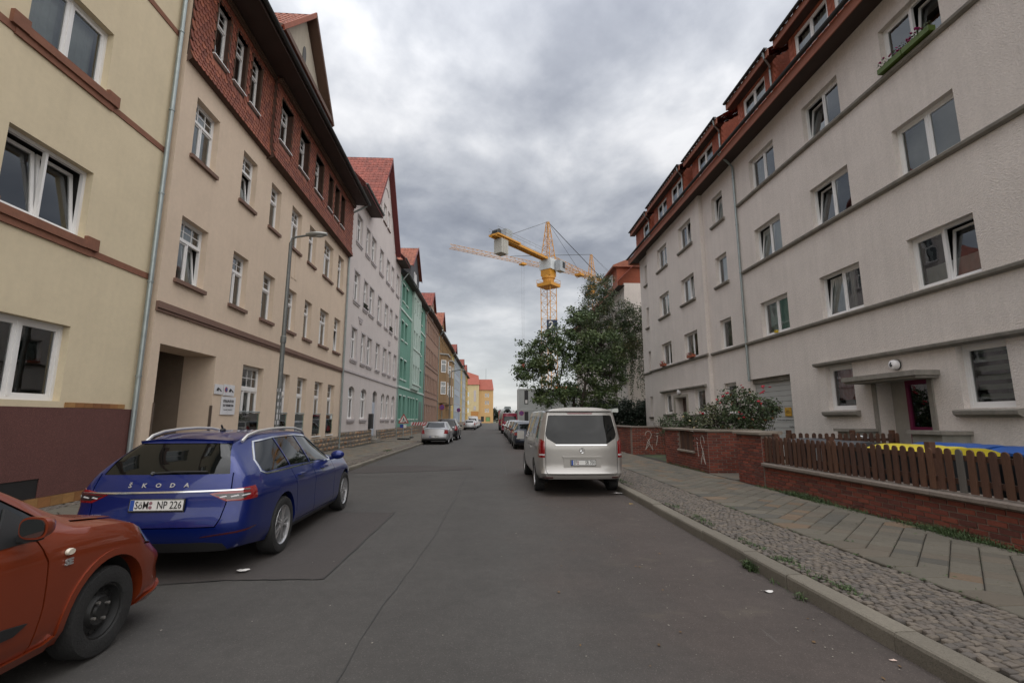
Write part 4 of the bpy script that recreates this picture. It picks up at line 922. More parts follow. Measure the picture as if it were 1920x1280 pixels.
RF = mat('roof_far_red', (0.27, 0.075, 0.05), var=((.6, .12), (4, .12)))
b = MB(); b.face([(-6.3, -.4, 13.2), (.1, -.4, 13.2), (-.6, 5, 17.9), (-6.3, 5, 17.9)]); b.face([(.1, -.4, 13.2), (.1, 12, 13.2), (-.6, 5, 17.9)]); b.face([(-17, -1.9, 15.3), (-5.7, -1.9, 15.3), (-6.3, 5, 19.5), (-17, 5, 23)]); b.face([(-5.7, -1.9, 15.3), (-5.7, 6, 15.3), (-6.3, 5, 19.5)]); b.face([(-17, -1.9, 15.3), (-17, -1.9, 15.2), (-5.7, -1.9, 15.2), (-5.7, -1.9, 15.3)]); b.build('roof', RF, En)
b = MB(); b.tube([(-3.2, 5, 17.5), (-3.2, 5, 22.3)], .09, 6); b.build('antenna', STEELG, En)
# ------------------------------------------------------------------ R: grey white building on the right
Rr = Fac('apartment_building', 'long off white roughcast building with red dormers and number 6 entrance', (10.3, 32.2), (10.3, -3.0))
mR = STUC('roughcast_white', (0.66, 0.60, 0.555), var=((0.2, 0.05), (1.1, 0.06), (16, 0.10)), bump=(30, .9, 5, 0.02), dirt=.07)
def RU(a, c): return Rr.UU(a, c)
zr = ((4.70, 6.02), (7.66, 8.98), (10.58, 11.90))
nearc = [(9.33, 11.0), (12.58, 14.26), (15.93, 17.63), (5.9, 7.5), (2.4, 4.05), (-1.2, .45)]
o_n = [(*RU(a, c), z0, z1) for a, c in nearc for z0, z1 in zr]; st = [(*RU(19.95, 21.02), z0, z1) for z0, z1 in zr]
og = [(*RU(9.1, 10.16), 1.85, 3.22), (*RU(13.28, 14.42), 1.88, 3.20), (*RU(19.93, 21.0), 1.85, 3.17), (*RU(5.6, 7.0), 1.85, 3.2), (*RU(2.2, 3.6), 1.85, 3.2)]
doorR = (*RU(10.95, 12.5), .4, 2.60, .55); gateR = (*RU(16.2, 18.8), .3, 3.17, .3)
b = MB(); wall(b, Rr.U(22.0), Rr.len, 0, 12.9, o_n + st + og + [doorR, gateR], dep=.26); shell(b, Rr.U(22.0), Rr.len, 0, 12.9, 11)
yb = -.19; bo = [(*RU(a, c), z0, z1) for a, c in ((23.0, 24.65), (26.5, 28.1)) for z0, z1 in zr] + [(*RU(22.55, 23.75), 1.88, 3.08), (*RU(26.95, 28.0), 1.92, 3.05)]
door2 = (*RU(24.75, 26.35), .3, 2.76, .5)
u0, u1 = RU(22.0, 30.1); wall(b, u0, u1, 0, 12.9, bo + [door2], y=yb, dep=.26)
b.face([(u1, yb, 0), (u1 + .001, 0, 0), (u1 + .001, 0, 12.9), (u1, yb, 12.9)]); b.face([(u0, yb, 0), (u0, 0, 0), (u0, 0, 12.9), (u0, yb, 12.9)])
co = [(*RU(30.2, 31.15), z0, z1) for z0, z1 in zr] + [(*RU(30.15, 31.2), 1.8, 3.05)]
wall(b, 0, u0, 0, 12.9, co, dep=.26); shell(b, 0, u0, 0, 12.9, 11); b.build('wall', mR, Rr.root)
cur = {(0, 2): None, (0, 1): 'solid', (0, 0): 'half', (1, 2): None, (1, 1): None, (1, 0): 'leftside', (2, 2): 'sides', (2, 1): 'blind', (2, 0): 'net'}
tl = {(0, 2): (1,), (0, 0): (1,), (1, 2): (0,), (1, 1): (0,), (1, 0): (0,), (2, 1): (0,), (2, 0): ()}
k = 0
for ci, (a, c) in enumerate(nearc):
    for zi, (z0, z1) in enumerate(zr):
        x, y_ = RU(a, c); win(Rr.root, x, y_, z0, z1, .15, 'double', curt=cur.get((ci, zi), 'sides'), tilt=tl.get((ci, zi), ()), fw=.06, sash=.055)
for i, o in enumerate(st): win(Rr.root, *o, .15, 'single', curt=('sides', 'net', 'net')[i], tilt=(0,) if i == 2 else ())
for i, o in enumerate(og): win(Rr.root, *o, .15, 'single', curt=('zebra', 'red', 'net', 'net', 'net')[i], fw=.07, sash=.06)
for i, o in enumerate(bo): win(Rr.root, *o, yb + .15, 'double' if o[1] - o[0] > 1.3 else 'single', curt=('sides', 'net', 'half')[i % 3], tilt=(1,) if i in (2, 1) else ())
for i, o in enumerate(co): win(Rr.root, *o, .15, 'single', curt=('net', 'sides')[i % 2])
roomset(Rr.root, o_n + st + og + co, .24); roomset(Rr.root, bo, .08)
# ledges
def ledge(u0, u1, z, y=0.0, d=.10, h=.12): s = MB(); s.prism([(y - d, z - h * .65), (y - d - .012, z - .02), (y - d, z), (y, z + .02), (y, z - h), (y - d * .4, z - h)], u0, u1, 'x'); return s.build('ledge', CREAM, Rr.root)
for z in (7.62, 10.54): ledge(Rr.U(18.65), Rr.len, z)
ledge(Rr.U(22.0) + .1, Rr.len, 4.66); ledge(RU(22.0, 30.1)[0] - .1, RU(22.0, 30.1)[1] + .1, 4.66, yb); ledge(0, RU(22, 30.1)[0] - .1, 4.66)
for o in st[1:]: ledge(o[0] - .12, o[1] + .12, o[2] - .03)
for o in bo:
    if o[2] > 5: ledge(o[0] - .12, o[1] + .12, o[2] - .03, yb)
    elif o[2] < 4: ledge(o[0] - .12, o[1] + .12, o[2] - .03, yb)
for o in co:
    if o[2] > 5 or o[2] < 4: ledge(o[0] - .12, o[1] + .12, o[2] - .03)
for o in og: ledge(o[0] - .14, o[1] + .14, o[2] - .04, d=.14, h=.15)
ledge(*RU(8.2, 14.75), 3.34, d=.16); ledge(*RU(22.3, 28.4), 3.24, yb, d=.14)
# entrance number 6
MAG = mat('magenta_door_frame', (0.17, 0.008, 0.06), rough=.45)
x0, x1 = doorR[0], doorR[1]
s = MB(); s.box(x0 - .13, x0 - .002, -.04, 0, 1.2, 2.60); s.box(x1 + .002, x1 + .13, -.04, 0, 1.2, 2.60); s.build('door_surround', CREAM, Rr.root)
s = MB(); s.box(x0 - .45, x1 + .35, -.62, 0, 2.62, 2.74); s.box(x0 - .40, x1 + .30, -.56, 0, 2.56, 2.618); s.build('canopy', CREAM, Rr.root)
d = MB(); d.box(x0 + .45, x0 + .55, .40, .5, .4, 2.6); d.box(x1 - .1, x1, .40, .5, .4, 2.6); d.box(x0 + .55, x1 - .1, .40, .5, 2.48, 2.6); d.box(x0 + .55, x1 - .1, .41, .49, 1.32, 1.42); dd = d.build('door', MAG, Rr.root)
strip(dd, 'door_glass', glass_mat('door_glass', (.25, .27, .25)), x0 + .55, x1 - .1, .44, .45, 1.42, 2.48); strip(dd, 'door_glass', MATS['door_glass'], x0 + .55, x1 - .1, .44, .45, .4, 1.32); strip(Rr.root, 'door_side_panel', mat('pale_panel', (0.33, 0.31, 0.28)), x0, x0 + .45, .41, .45, .4, 2.6)
roomset(Rr.root, [(x0, x1, .4, 2.6)], .56, 1.5)
for a, c in ((x0 - .75, x0 - .12), (x1 + .1, x1 + .85)):
    s = MB(); s.box(a, c, -.65, 0.0, 0.1, 1.28); w = s.build('cheek_wall', mat('cheek_render', (0.26, 0.25, 0.22), var=((1.5, .15),), dirt=.2), Rr.root); strip(w, 'coping', CREAM, a - .07, c + .07, -.72, -.001, 1.281, 1.36)
lm = thing('house_number_lamp', 'round white number 6 wall lamp above the entrance canopy', 'lamp', (10.3, (Rr.P.y - (x0 + x1) / 2 + .0), 2.98), -math.pi / 2)
s = MB(); s.lathe([(-.02, .001), (-.02, .13), (-.05, .135), (-.05, .001)], (0, 0, 0), 'y', 24); s.build('lamp_base', BLACKP, lm, smooth=True)
s = MB(); s.lathe([(-.05, .125), (-.12, .125), (-.16, .11), (-.18, .07), (-.185, .001)], (0, 0, 0), 'y', 28); s.build('lamp_globe', mat('opal_glass', (0.72, 0.70, 0.70), rough=.25), lm, smooth=True)
link('numeral', text_mesh('6', .16, INK, .004, bold=.004), lm, TX(0.0, -.188, 0))
# gateway panel with notices
g0, g1 = gateR[0], gateR[1]; pn = strip(Rr.root, 'gateway_panel', mat('panel_white', (0.40, 0.40, 0.385), var=((2, .06),)), g0, g1, .2, .24, .3, 3.0)
for i in range(14): strip(pn, 'panel_groove', mat('groove', (0.2, 0.2, 0.19)), g0, g1, .195, .199, .35 + i * .19, .362 + i * .19)
yn = strip(pn, 'notice', mat('yellow_notice', (0.48, 0.27, 0.03)), g1 - .75, g1 - .38, .17, .194, 1.72, 2.02)
link('lettering', text_mesh('PRIVAT\nPARKPLATZ', .055, INK, .001), yn, TX(g1 - .565, .168, 1.87))
link('lettering', text_mesh('Tor bitte immer geschlossen halten', .075, INK, .001), pn, TX(g1 - .75, .19, 1.58)); link('lettering', text_mesh('Vielen Dank', .06, INK, .001), pn, TX(g1 - .45, .19, 1.35))
strip(Rr.root, 'gateway_lintel', CREAM, g0, g1, .12, .2, 3.0, 3.168)
# second entrance
x0, x1 = door2[0], door2[1]; s = MB(); y0 = yb
s.box(x0 - .16, x0, y0 - .05, y0, .3, 2.9); s.box(x1, x1 + .16, y0 - .05, y0, .3, 2.9); s.box(x0, x1, y0 - .052, y0, 2.77, 2.92); s.build('door_surround', mat('door_stone', (0.33, 0.30, 0.25)), Rr.root)
strip(Rr.root, 'door', mat('brown_door', (0.08, 0.05, 0.04), rough=.5), x0, x1, y0 + .42, y0 + .46, .3, 2.76)
l2 = MB(); l2.lathe([(0, .02), (-.03, .12), (-.16, .12), (-.19, .001)], ((x0 + x1) / 2, y0, 3.05), 'y', 18); l2.build('wall_lamp', MATS['opal_glass'], Rr.root, smooth=True)
# eaves
FAS = mat('fascia_redbrown', (0.26, 0.085, 0.045), rough=.65, var=((3, .15), (20, .1)), stretch=(.3, 1, 1))
slope(Rr.root, [(-.45, -.62, 12.62), (Rr.len, -.62, 12.62), (Rr.len, .05, 12.62), (-.45, .05, 12.62)], SOF, 'soffit')
strip(Rr.root, 'fascia', FAS, -.45, Rr.len, -.66, -.62, 12.52, 12.86); strip(Rr.root, 'fascia', FAS, -.46, -.42, -.66, 2.0, 12.52, 12.9)
gutter(Rr.root, -.47, Rr.len, -.74, 12.93, .08, MATS['gutter_dark'])
downpipe(Rr.root, Rr.U(18.75), -.07, 3.1, 12.35, .045, neck=(.15, -.66, .5))
SHG = [mat('red_shingle_' + str(i), c, rough=.7, var=((6, .15),), island=.14, obj_rand=.1) for i, c in enumerate([(0.34, 0.088, 0.045), (0.30, 0.075, 0.04)])]
tiled(Rr.root, (-.3, -.5, 12.98), (Rr.len, 0, 0), (0, 2.6, 3.4), SHG[0], .28, .32)
slope(Rr.root, [(-.3, 2.0, 16.35), (Rr.len, 2.0, 16.35), (Rr.len, 6, 18), (-.3, 6, 18)], ROOFM)
def shingles(parent, o, du, dv, n, top=None):
    o = Vector(o); du = Vector(du); dv = Vector(dv); nn = Vector(n); w = .15; P = []; b = MB()
    ru_, rv = int(du.length / w), int(dv.length / .12)
    for j in range(rv):
        for i in range(ru_):
            fu = (i + .5 + (.5 if j % 2 else 0)) / ru_; fv = j / rv
            if fu > 1 - .4 / ru_ or (top and fv + .02 > top(fu)): continue
            c = o + du * fu + dv * fv; a = du.normalized() * w * .48; u = dv.normalized()
            b.face([c - u * .07 + nn * .02, c + a * .9 + nn * .017, c + a + u * .12 + nn * .004, c - a + u * .12 + nn * .004, c - a * .9 + nn * .017])
    return b.build('shingles', SHG[0], parent, kind='stuff')
def dormer(Ya, Yb, wl, fy, pipe=True):
    u0, u1 = RU(Ya, Yb); zt = 14.72; z0 = 12.96
    b = MB(); oo = [(*RU(a, c), 13.18, 14.28) for a, c in wl]
    wall(b, u0, u1, z0, 14.45, oo, y=fy, dep=.1); D = 2.6; rise = .62
    for u in (u0, u1): b.face([(u, fy, z0), (u, fy, 14.45), (u, fy + D, 14.45 + D * rise), (u, fy + D, z0)])
    dm = b.build('dormer', mat('dormer_board', (0.30, 0.085, 0.045), var=((4, .15),)), Rr.root)
    for o in oo: win(dm, *o, fy + .04, 'double' if o[1] - o[0] > 1.1 else 'single', curt='net', simple=True, fw=.06)
    roomset(dm, oo, fy + .15, .5)
    # shingled front (between windows) and cheeks
    xs = [u0] + [v for o in sorted(oo) for v in (o[0], o[1])] + [u1]
    for i in range(0, len(xs), 2):
        if xs[i + 1] - xs[i] > .14: shingles(dm, (xs[i], fy, z0 + .05), (xs[i + 1] - xs[i], 0, 0), (0, 0, 1.35), (0, -1, 0))
    for u, n in ((u0, -1), (u1, 1)): shingles(dm, (u, fy, z0 + .05), (0, D, 0), (0, 0, 1.5 + D * rise), (n, 0, 0), top=lambda f: (1.45 + f * D * rise) / (1.5 + D * rise))
    s = MB(); s.box(u0 - .3, u1 + .3, fy - .34, fy - .30, 14.36, 14.62); s.build('dormer_fascia', FAS, dm)
    slope(dm, [(u0 - .3, fy - .31, 14.37), (u1 + .3, fy - .31, 14.37), (u1 + .3, fy, 14.37), (u0 - .3, fy, 14.37)], SOF, 'dormer_soffit')
    gutter(dm, u0 - .3, u1 + .3, fy - .40, 14.66, .065, MATS['gutter_dark'])
    tiled(dm, (u0 - .3, fy - .33, 14.62), (u1 - u0 + .6, 0, 0), (0, D + .4, (D + .4) * rise), ROOFM, .28, .34)
    if pipe:
        p = MB(); p.tube([(u1 + .12, fy - .40, 14.6), (u1 + .1, fy - .36, 14.4), (u1 - .05, fy - .08, 14.22), (u1 - .1, fy - .06, 14.1), (u1 - .1, fy - .06, 13.0)], .035, 8); p.build('downpipe', STEELG, dm, smooth=True)
dormer(10.4, 14.12, [(12.25, 13.83), (10.75, 12.0)], -.3); dormer(15.05, 17.55, [(15.6, 17.15)], -.3); dormer(19.0, 22.1, [(19.9, 21.5)], -.3)
dormer(22.95, 27.6, [(23.15, 24.75), (25.45, 27.0)], -.42); dormer(28.6, 31.6, [(28.95, 30.05)], -.35); dormer(5.5, 9.2, [(6, 7.6)], -.3); dormer(0, 4, [(1, 2.6)], -.3)
# next building on the right, beyond the birch
R2 = Fac('rear_building', 'off white building with red dormers partly hidden behind the birch', (10.9, 62.0), (10.9, 38.5))
b = MB(); ro = [(*R2.UU(a, a + 1.5), z0, z1) for a in (39.8, 43.3, 47, 50.5, 54, 58) for z0, z1 in ((1.9, 3.2), (4.7, 6.0), (7.65, 8.95), (10.6, 11.9))]
wall(b, 0, R2.len, 0, 12.9, ro, dep=.25); shell(b, 0, R2.len, 0, 12.9); b.build('wall', mR, R2.root)
for i, o in enumerate(ro): win(R2.root, *o, .15, 'double', curt='net' if i % 2 else None, simple=True)
roomset(R2.root, ro, .24); strip(R2.root, 'ledge', CREAM, 0, R2.len, -.1, -.001, 4.5, 4.63); strip(R2.root, 'fascia', FAS, 0, R2.len + .4, -.66, -.62, 12.52, 12.9)
slope(R2.root, [(0, -.62, 12.6), (R2.len + .4, -.62, 12.6), (R2.len + .4, 0, 12.6), (0, 0, 12.6)], SOF, 'soffit'); tiled(R2.root, (0, -.6, 12.95), (R2.len + .4, 0, 0), (0, 4, 4), ROOFM, .3, .4)
b = MB(); b.box(R2.len - 5.5, R2.len - .8, -.35, 3, 12.95, 14.5); b.build('dormer', MATS['dormer_board'], R2.root); b = MB(); b.prism([(-.7, 14.5), (-.7, 14.66), (3, 16.2), (3, 14.5)], R2.len - 5.8, R2.len - .5, 'x'); b.build('dormer_roof', FAS, R2.root)
win(R2.root, R2.len - 3.6, R2.len - 2.2, 13.2, 14.3, -.40, 'double', curt=None, simple=True)
# orange roofed low house behind the maple
OH = thing('low_house', 'low terracotta house with orange tiled roof seen through the maple', 'house', (17, 88, 0))
b = MB(); b.box(-5, 14, 0, 8, 0, 4.3); b.build('wall', STUC('plaster_terracotta', (0.40, 0.18, 0.09)), OH); tiled(OH, (-5.5, -.5, 4.2), (20, 0, 0), (0, 4.5, 3.6), mat('roof_tile_bright', (0.5, 0.14, 0.05), var=((1, .2),), island=.2), .35, .4)
for k in range(5): win(OH, -4 + k * 3.4, -2.6 + k * 3.4, 1.4, 3.0, -.08, 'double', curt=None, simple=True)
# ================================================================== vehicles
def pchip(pts):
    x = np.array([p[0] for p in pts], float); y = np.array([p[1] for p in pts], float); h = np.diff(x); d = np.diff(y) / h
    m = np.zeros(len(x)); m[0] = d[0]; m[-1] = d[-1]
    for i in range(1, len(x) - 1):
        if d[i - 1] * d[i] > 0: w1 = 2 * h[i] + h[i - 1]; w2 = h[i] + 2 * h[i - 1]; m[i] = (w1 + w2) / (w1 / d[i - 1] + w2 / d[i])
    def f(t):
        t = min(max(t, x[0]), x[-1]); i = min(int(np.searchsorted(x, t, side='right') - 1), len(h) - 1); i = max(i, 0); s = (t - x[i]) / h[i]
        return float(y[i] * (1 + 2 * s) * (1 - s) ** 2 + m[i] * h[i] * s * (1 - s) ** 2 + y[i + 1] * s * s * (3 - 2 * s) + m[i + 1] * h[i] * s * s * (s - 1))
    return f
def smooth01(t): t = min(max(t, 0), 1); return t * t * (3 - 2 * t)
class Car:
    """y = 0 rear end, L front end, x to the right, z up"""
    def __init__(s, sp):
        s.sp = sp; s.L = sp['L']; s.W = sp['W'] / 2
        for k in ('top', 'belt', 'half', 'roofw', 'low', 'rear', 'front'): setattr(s, k, pchip(sp[k]))
        s.cr = sp.get('cr', .14); s.cf = sp.get('cf', .30); s.fr = sp.get('fr', 1.1); s.ff = sp.get('ff', 1.0)
        s.flank = pchip(sp.get('flank', [(0, .93), (.1, .972), (.3, .998), (.5, 1), (.62, .992), (.75, .998), (.86, .982), (1, .955)]))
        s.body0 = s.shellmesh(0)
    def mapy(s, x, y, z):
        a = abs(x) / s.W
        return y + smooth01(1 - y / s.fr) * (s.rear(z) + s.cr * a ** 3.2) - smooth01(1 - (s.L - y) / s.ff) * (s.front(z) + s.cf * a ** 2.6)
    def section(s, y):
        w = s.half(y) * s.W; zl = s.low(y); zb = s.belt(y); zt = max(s.top(y), zb + .035); wr = min(s.roofw(y) * s.W, w * .95)
        e = min(y, s.L - y); rr = .10
        k = 1 - .07 * (1 - math.sqrt(max(0, 1 - (1 - min(e / rr, 1)) ** 2)))
        w *= k; wr *= k
        crown = min(.055, (zt - zb) * .5) if s.sp.get('crown') is None else min(s.sp['crown'], (zt - zb) * .6)
        C = 6; bot = [(w * .84 * i / C, zl) for i in range(C + 1)]
        side = [(w * .92, zl + .03)]
        for i in range(1, 11):
            t = i / 10; side.append((w * s.flank(t), zl + .04 + (zb - zl - .04) * t))
        x0 = w * s.flank(1); ze = zt - crown; n = 6
        for i in range(1, n + 1):
            t = i / n; side.append((x0 + (wr - x0) * (t ** 1.12), zb + (ze - zb) * t))
        side.append((wr * .975, ze + crown * .35)); xt = wr * .93
        top = [(xt * (C - i) / C, zt - crown * .42 * ((C - i) / C) ** 2.2) for i in range(C + 1)]
        return bot, side, top
    def shellmesh(s, off):
        ns = s.sp.get('ns', 58); ys = []
        for i in range(ns + 1): t = i / ns; ys.append(s.L * (t * .45 + .55 * (.5 - .5 * math.cos(math.pi * t))))
        v = []; f = []; rings = []
        def add(x, y, z): v.append((x, s.mapy(x, y, z), z)); return len(v) - 1
        for y in ys:
            bot, side, top = s.section(y); R_ = bot + side + top; idx = []
            for (x, z) in R_: idx.append(add(x, y, z))
            for (x, z) in reversed(R_[1:-1]): idx.append(add(-x, y, z))
            rings.append(idx)
        n = len(rings[0])
        for i in range(len(rings) - 1):
            for j in range(n): k = (j + 1) % n; f.append((rings[i][j], rings[i][k], rings[i + 1][k], rings[i + 1][j]))
        for ci, flip in ((0, False), (-1, True)):
            y = ys[ci]; bot, side, top = s.section(y); idx = rings[ci]; nb, nsd, nt_ = len(bot), len(side), len(top); C = nb - 1
            def R2(i): return idx[i]
            def L2(i): return idx[(n - i) % n]
            rows = [[L2(C - j) for j in range(C)] + [R2(j) for j in range(C + 1)]]
            for q in range(nsd):
                i = nb + q; x, z = side[q]; rows.append([L2(i)] + [add(x * (j - C) / C, y, z) for j in range(1, 2 * C)] + [R2(i)])
            t0 = nb + nsd; rows.append([L2(t0 + j) for j in range(C)] + [R2(t0 + C - j) for j in range(C + 1)])
            for a in range(len(rows) - 1):
                for j in range(2 * C): q = (rows[a][j], rows[a][j + 1], rows[a + 1][j + 1], rows[a + 1][j]); f.append(q[::-1] if flip else q)
        me = bpy.data.meshes.new('shell'); me.from_pydata(v, [], f); b = bmesh.new(); b.from_mesh(me)
        bmesh.ops.remove_doubles(b, verts=b.verts, dist=1e-6); bmesh.ops.recalc_face_normals(b, faces=b.faces)
        if off:
            b.normal_update(); mv = [(q, q.normal.copy()) for q in b.verts]
            for q, nn in mv: q.co += nn * off
        b.to_mesh(me); b.free(); return me
    def rearpt(s, x, z, d=0): return Vector((x, s.mapy(x, 0, z) - d, z))
TMPS = bpy.data.scenes.new('tmp')
def obj_tmp(me): o = bpy.data.objects.new('tmp', me); TMPS.collection.objects.link(o); return o
def boolean(me, cutters, op='DIFFERENCE'):
    """cutters: MB or list of MB"""
    o = obj_tmp(me); cs = []
    for c in cutters:
        cm = c.mesh('cut'); b = bmesh.new(); b.from_mesh(cm); bmesh.ops.recalc_face_normals(b, faces=b.faces); b.to_mesh(cm); b.free(); q = obj_tmp(cm); cs.append(q)
        m = o.modifiers.new('b', 'BOOLEAN'); m.operation = op; m.solver = 'MANIFOLD'; m.object = q
    dg = TMPS.view_layers[0].depsgraph; TMPS.view_layers[0].update(); dg = TMPS.view_layers[0].depsgraph; r = bpy.data.meshes.new_from_object(o.evaluated_get(dg))
    for q in cs + [o]: bpy.data.objects.remove(q)
    return r
def finish(me, name, m, parent, angle=32, smooth=True):
    me.materials.clear(); me.materials.append(m); me.name = name
    me.polygons.foreach_set('use_smooth', [smooth] * len(me.polygons)); me.set_sharp_from_angle(angle=R(angle)); me.update(); return link(name, me, parent)
def SP(poly, x0=.35, x1=1.3, side=1):   # prism through one flank, polygon in (y, z)
    b = MB(); a, c = (x0, x1) if side > 0 else (-x1, -x0); b.prism(poly, a, c, 'x'); return b
def RP(poly, y0=-.6, y1=.6):            # prism through the tail, polygon in (x, z)
    b = MB(); b.prism(poly, y0, y1, 'y'); return b
def ribbon(pts, w=.0055, closed=False):
    """thin polygons along a polyline in 2D"""
    out = []
    n = len(pts); rng = n if closed else n - 1
    for i in range(rng):
        p = Vector(pts[i]); q = Vector(pts[(i + 1) % n]); d = (q - p)
        if d.length < 1e-6: continue
        d.normalize(); nn = Vector((-d.y, d.x)) * w; e = d * w * .98; out.append([tuple(p - e + nn), tuple(q + e + nn), tuple(q + e - nn), tuple(p - e - nn)])
    return out
def mirror_poly(p): return [(-x, z) for x, z in p][::-1]
def paint(name, c, metal=.35): return mat('paint_' + name, c, rough=.34, metal=metal, var=((.8, .04),), coat=.8, spec=.35)
def wheel(parent, x, y, r, side, kind='multi', rimr=.225, w=.21, rimm=None, tread=True):
    """a wheel is a part with tyre and rim below it"""
    root = bpy.data.objects.new('wheel', None); COL.objects.link(root); root.parent = parent; root.location = (x, y, r); root.rotation_euler = (0, 0, 0 if side > 0 else math.pi)
    t = MB(); t.lathe([(-w / 2, rimr * .98), (-w / 2, r * .93), (-w / 2 + .03, r * .995), (w / 2 - .03, r * .995), (w / 2 - .004, r * .95), (w / 2 + .004, (r + rimr) / 2), (w / 2 - .006, rimr * 1.02), (w / 2 - .03, rimr * .985), (-w / 2, rimr * .98)], axis='x', n=40)
    t.build('tyre', RUBBER, root, smooth=True, sharp=40)
    m = rimm or ALU; b = MB(); h = w / 2
    if kind == 'steel':
        b.lathe([(-h * .5, rimr), (h - .035, rimr), (h - .02, rimr * .99), (h - .02, rimr * .93), (h - .07, rimr * .86), (h - .06, rimr * .62), (h - .035, rimr * .5), (h - .045, rimr * .28), (h - .03, rimr * .24), (h - .03, .001)], axis='x', n=40)
        o = b.build('rim', m, root, smooth=True)
        hb = MB()
        for k in range(14): a = 2 * math.pi * k / 14; hb.lathe([(h - .068, .016), (h - .060, .016), (h - .060, .001)], (0, rimr * .72 * math.cos(a), rimr * .72 * math.sin(a)), 'x', 8)
        hb.build('rim_hole', mat('hole_black', (0.004, 0.004, 0.004)), o, smooth=False)
        nb = MB()
        for k in range(4): a = 2 * math.pi * k / 4 + .5; nb.lathe([(h - .045, .011), (h - .018, .011), (h - .016, .007), (h - .016, .001)], (0, rimr * .38 * math.cos(a), rimr * .38 * math.sin(a)), 'x', 6)
        nb.build('wheel_bolt', mat('bolt_steel', (0.4, 0.38, 0.36), metal=.8, rough=.35), o)
        return root
    b.lathe([(-h * .6, rimr * .97), (h - .03, rimr * .97), (h - .015, rimr), (h - .005, rimr * .985), (h - .02, rimr * .93), (h - .07, rimr * .90), (-h * .5, rimr * .88)], axis='x', n=40)
    b.lathe([(h - .05, .001), (h - .012, .0012), (h - .012, .035), (h - .03, .06), (h - .06, .06)], axis='x', n=20)
    n = {'multi': 10, 'five': 5, 'seven': 7}[kind]
    for k in range(n):
        if kind == 'multi': a = 2 * math.pi * (k // 2) / 5 + (.20 if k % 2 else -.20); wd = (.013, .018)
        else: a = 2 * math.pi * k / n; wd = (.03, .026)
        ca, sa = math.cos(a), math.sin(a); rad = Vector((0, ca, sa)); tan = Vector((0, -sa, ca))
        p0, p1 = rad * .045, rad * rimr * .95; q = [(p0, wd[0], h - .02), (p0 * .5 + p1 * .5, wd[0], h - .028), (p1, wd[1], h - .03)]
        pr = [[c + Vector((xx, 0, 0)) - tan * ww for c, ww, xx in q], [c + Vector((xx + .006, 0, 0)) for c, ww, xx in q], [c + Vector((xx, 0, 0)) + tan * ww for c, ww, xx in q], [c + Vector((xx - .035, 0, 0)) + tan * ww for c, ww, xx in q], [c + Vector((xx - .035, 0, 0)) - tan * ww for c, ww, xx in q]]
        b.quadgrid(pr + [pr[0]])
    b.build('rim', m, root, smooth=True, sharp=30)
    d = MB(); d.lathe([(-.02, rimr * .86), (-.02, .001)], axis='x', n=24); d.build('brake_disc', mat('brake', (0.05, 0.045, 0.04), metal=.6, rough=.5), root)
    return root
PLATE = mat('plate_white', (0.66, 0.66, 0.64), rough=.4); PLB = mat('plate_blue', (0.02, 0.07, 0.32), rough=.4); PLK = mat('plate_black', (0.012, 0.012, 0.012), rough=.5)
def plate(parent, c, txt, rz=0, tilt=0):
    o = MB(); o.box(-.26, .26, -.006, .0, -.055, .055); p = o.build('number_plate', PLATE, parent); p.matrix_local = T(c[0], c[1], c[2], rz, tilt)
    q = MB(); q.box(-.258, -.218, -.0075, -.0062, -.052, .052); q.build('euro_band', PLB, p)
    q = MB()
    for a in ((-.26, .26, .050, .0535), (-.26, .26, -.0535, -.050)): q.box(a[0], a[1], -.0075, -.0062, a[2], a[3])
    q.box(-.272, .272, .0005, .012, -.068, .062); q.build('plate_frame', PLK, p)
    l_, r_ = txt
    ml = text_mesh(l_, .105, PLK, .0008, 'LEFT', .0006, .72); mr_ = text_mesh(r_, .105, PLK, .0008, 'RIGHT', .0006, .76 if len(l_) > 2 else .70)
    wl = max(v.co.x for v in ml.vertices)
    link('plate_letters', ml, p, TX(-.210, -.0085, -.002)); link('plate_letters', mr_, p, TX(.248, -.0085, -.002))
    s = MB(); xs = -.210 + wl + .022; s.prism([(xs + .017 * math.cos(t * .7), .02 + .017 * math.sin(t * .7)) for t in range(9)], -.0085, -.0075, 'y'); s.prism([(xs + .017 * math.cos(t * .7), -.022 + .017 * math.sin(t * .7)) for t in range(9)], -.0085, -.0075, 'y'); s.build('plate_seal', mat('seal', (0.25, 0.12, 0.14)), p)
    return p
REDL = mat('lamp_red', (0.22, 0.005, 0.008), rough=.12, var=(), coat=1.0, spec=.8); DKRED = mat('lamp_dark_red', (0.055, 0.003, 0.005), rough=.1, coat=1, var=()); LWH = mat('lamp_white', (0.55, 0.55, 0.56), rough=.1, var=(), coat=.6)
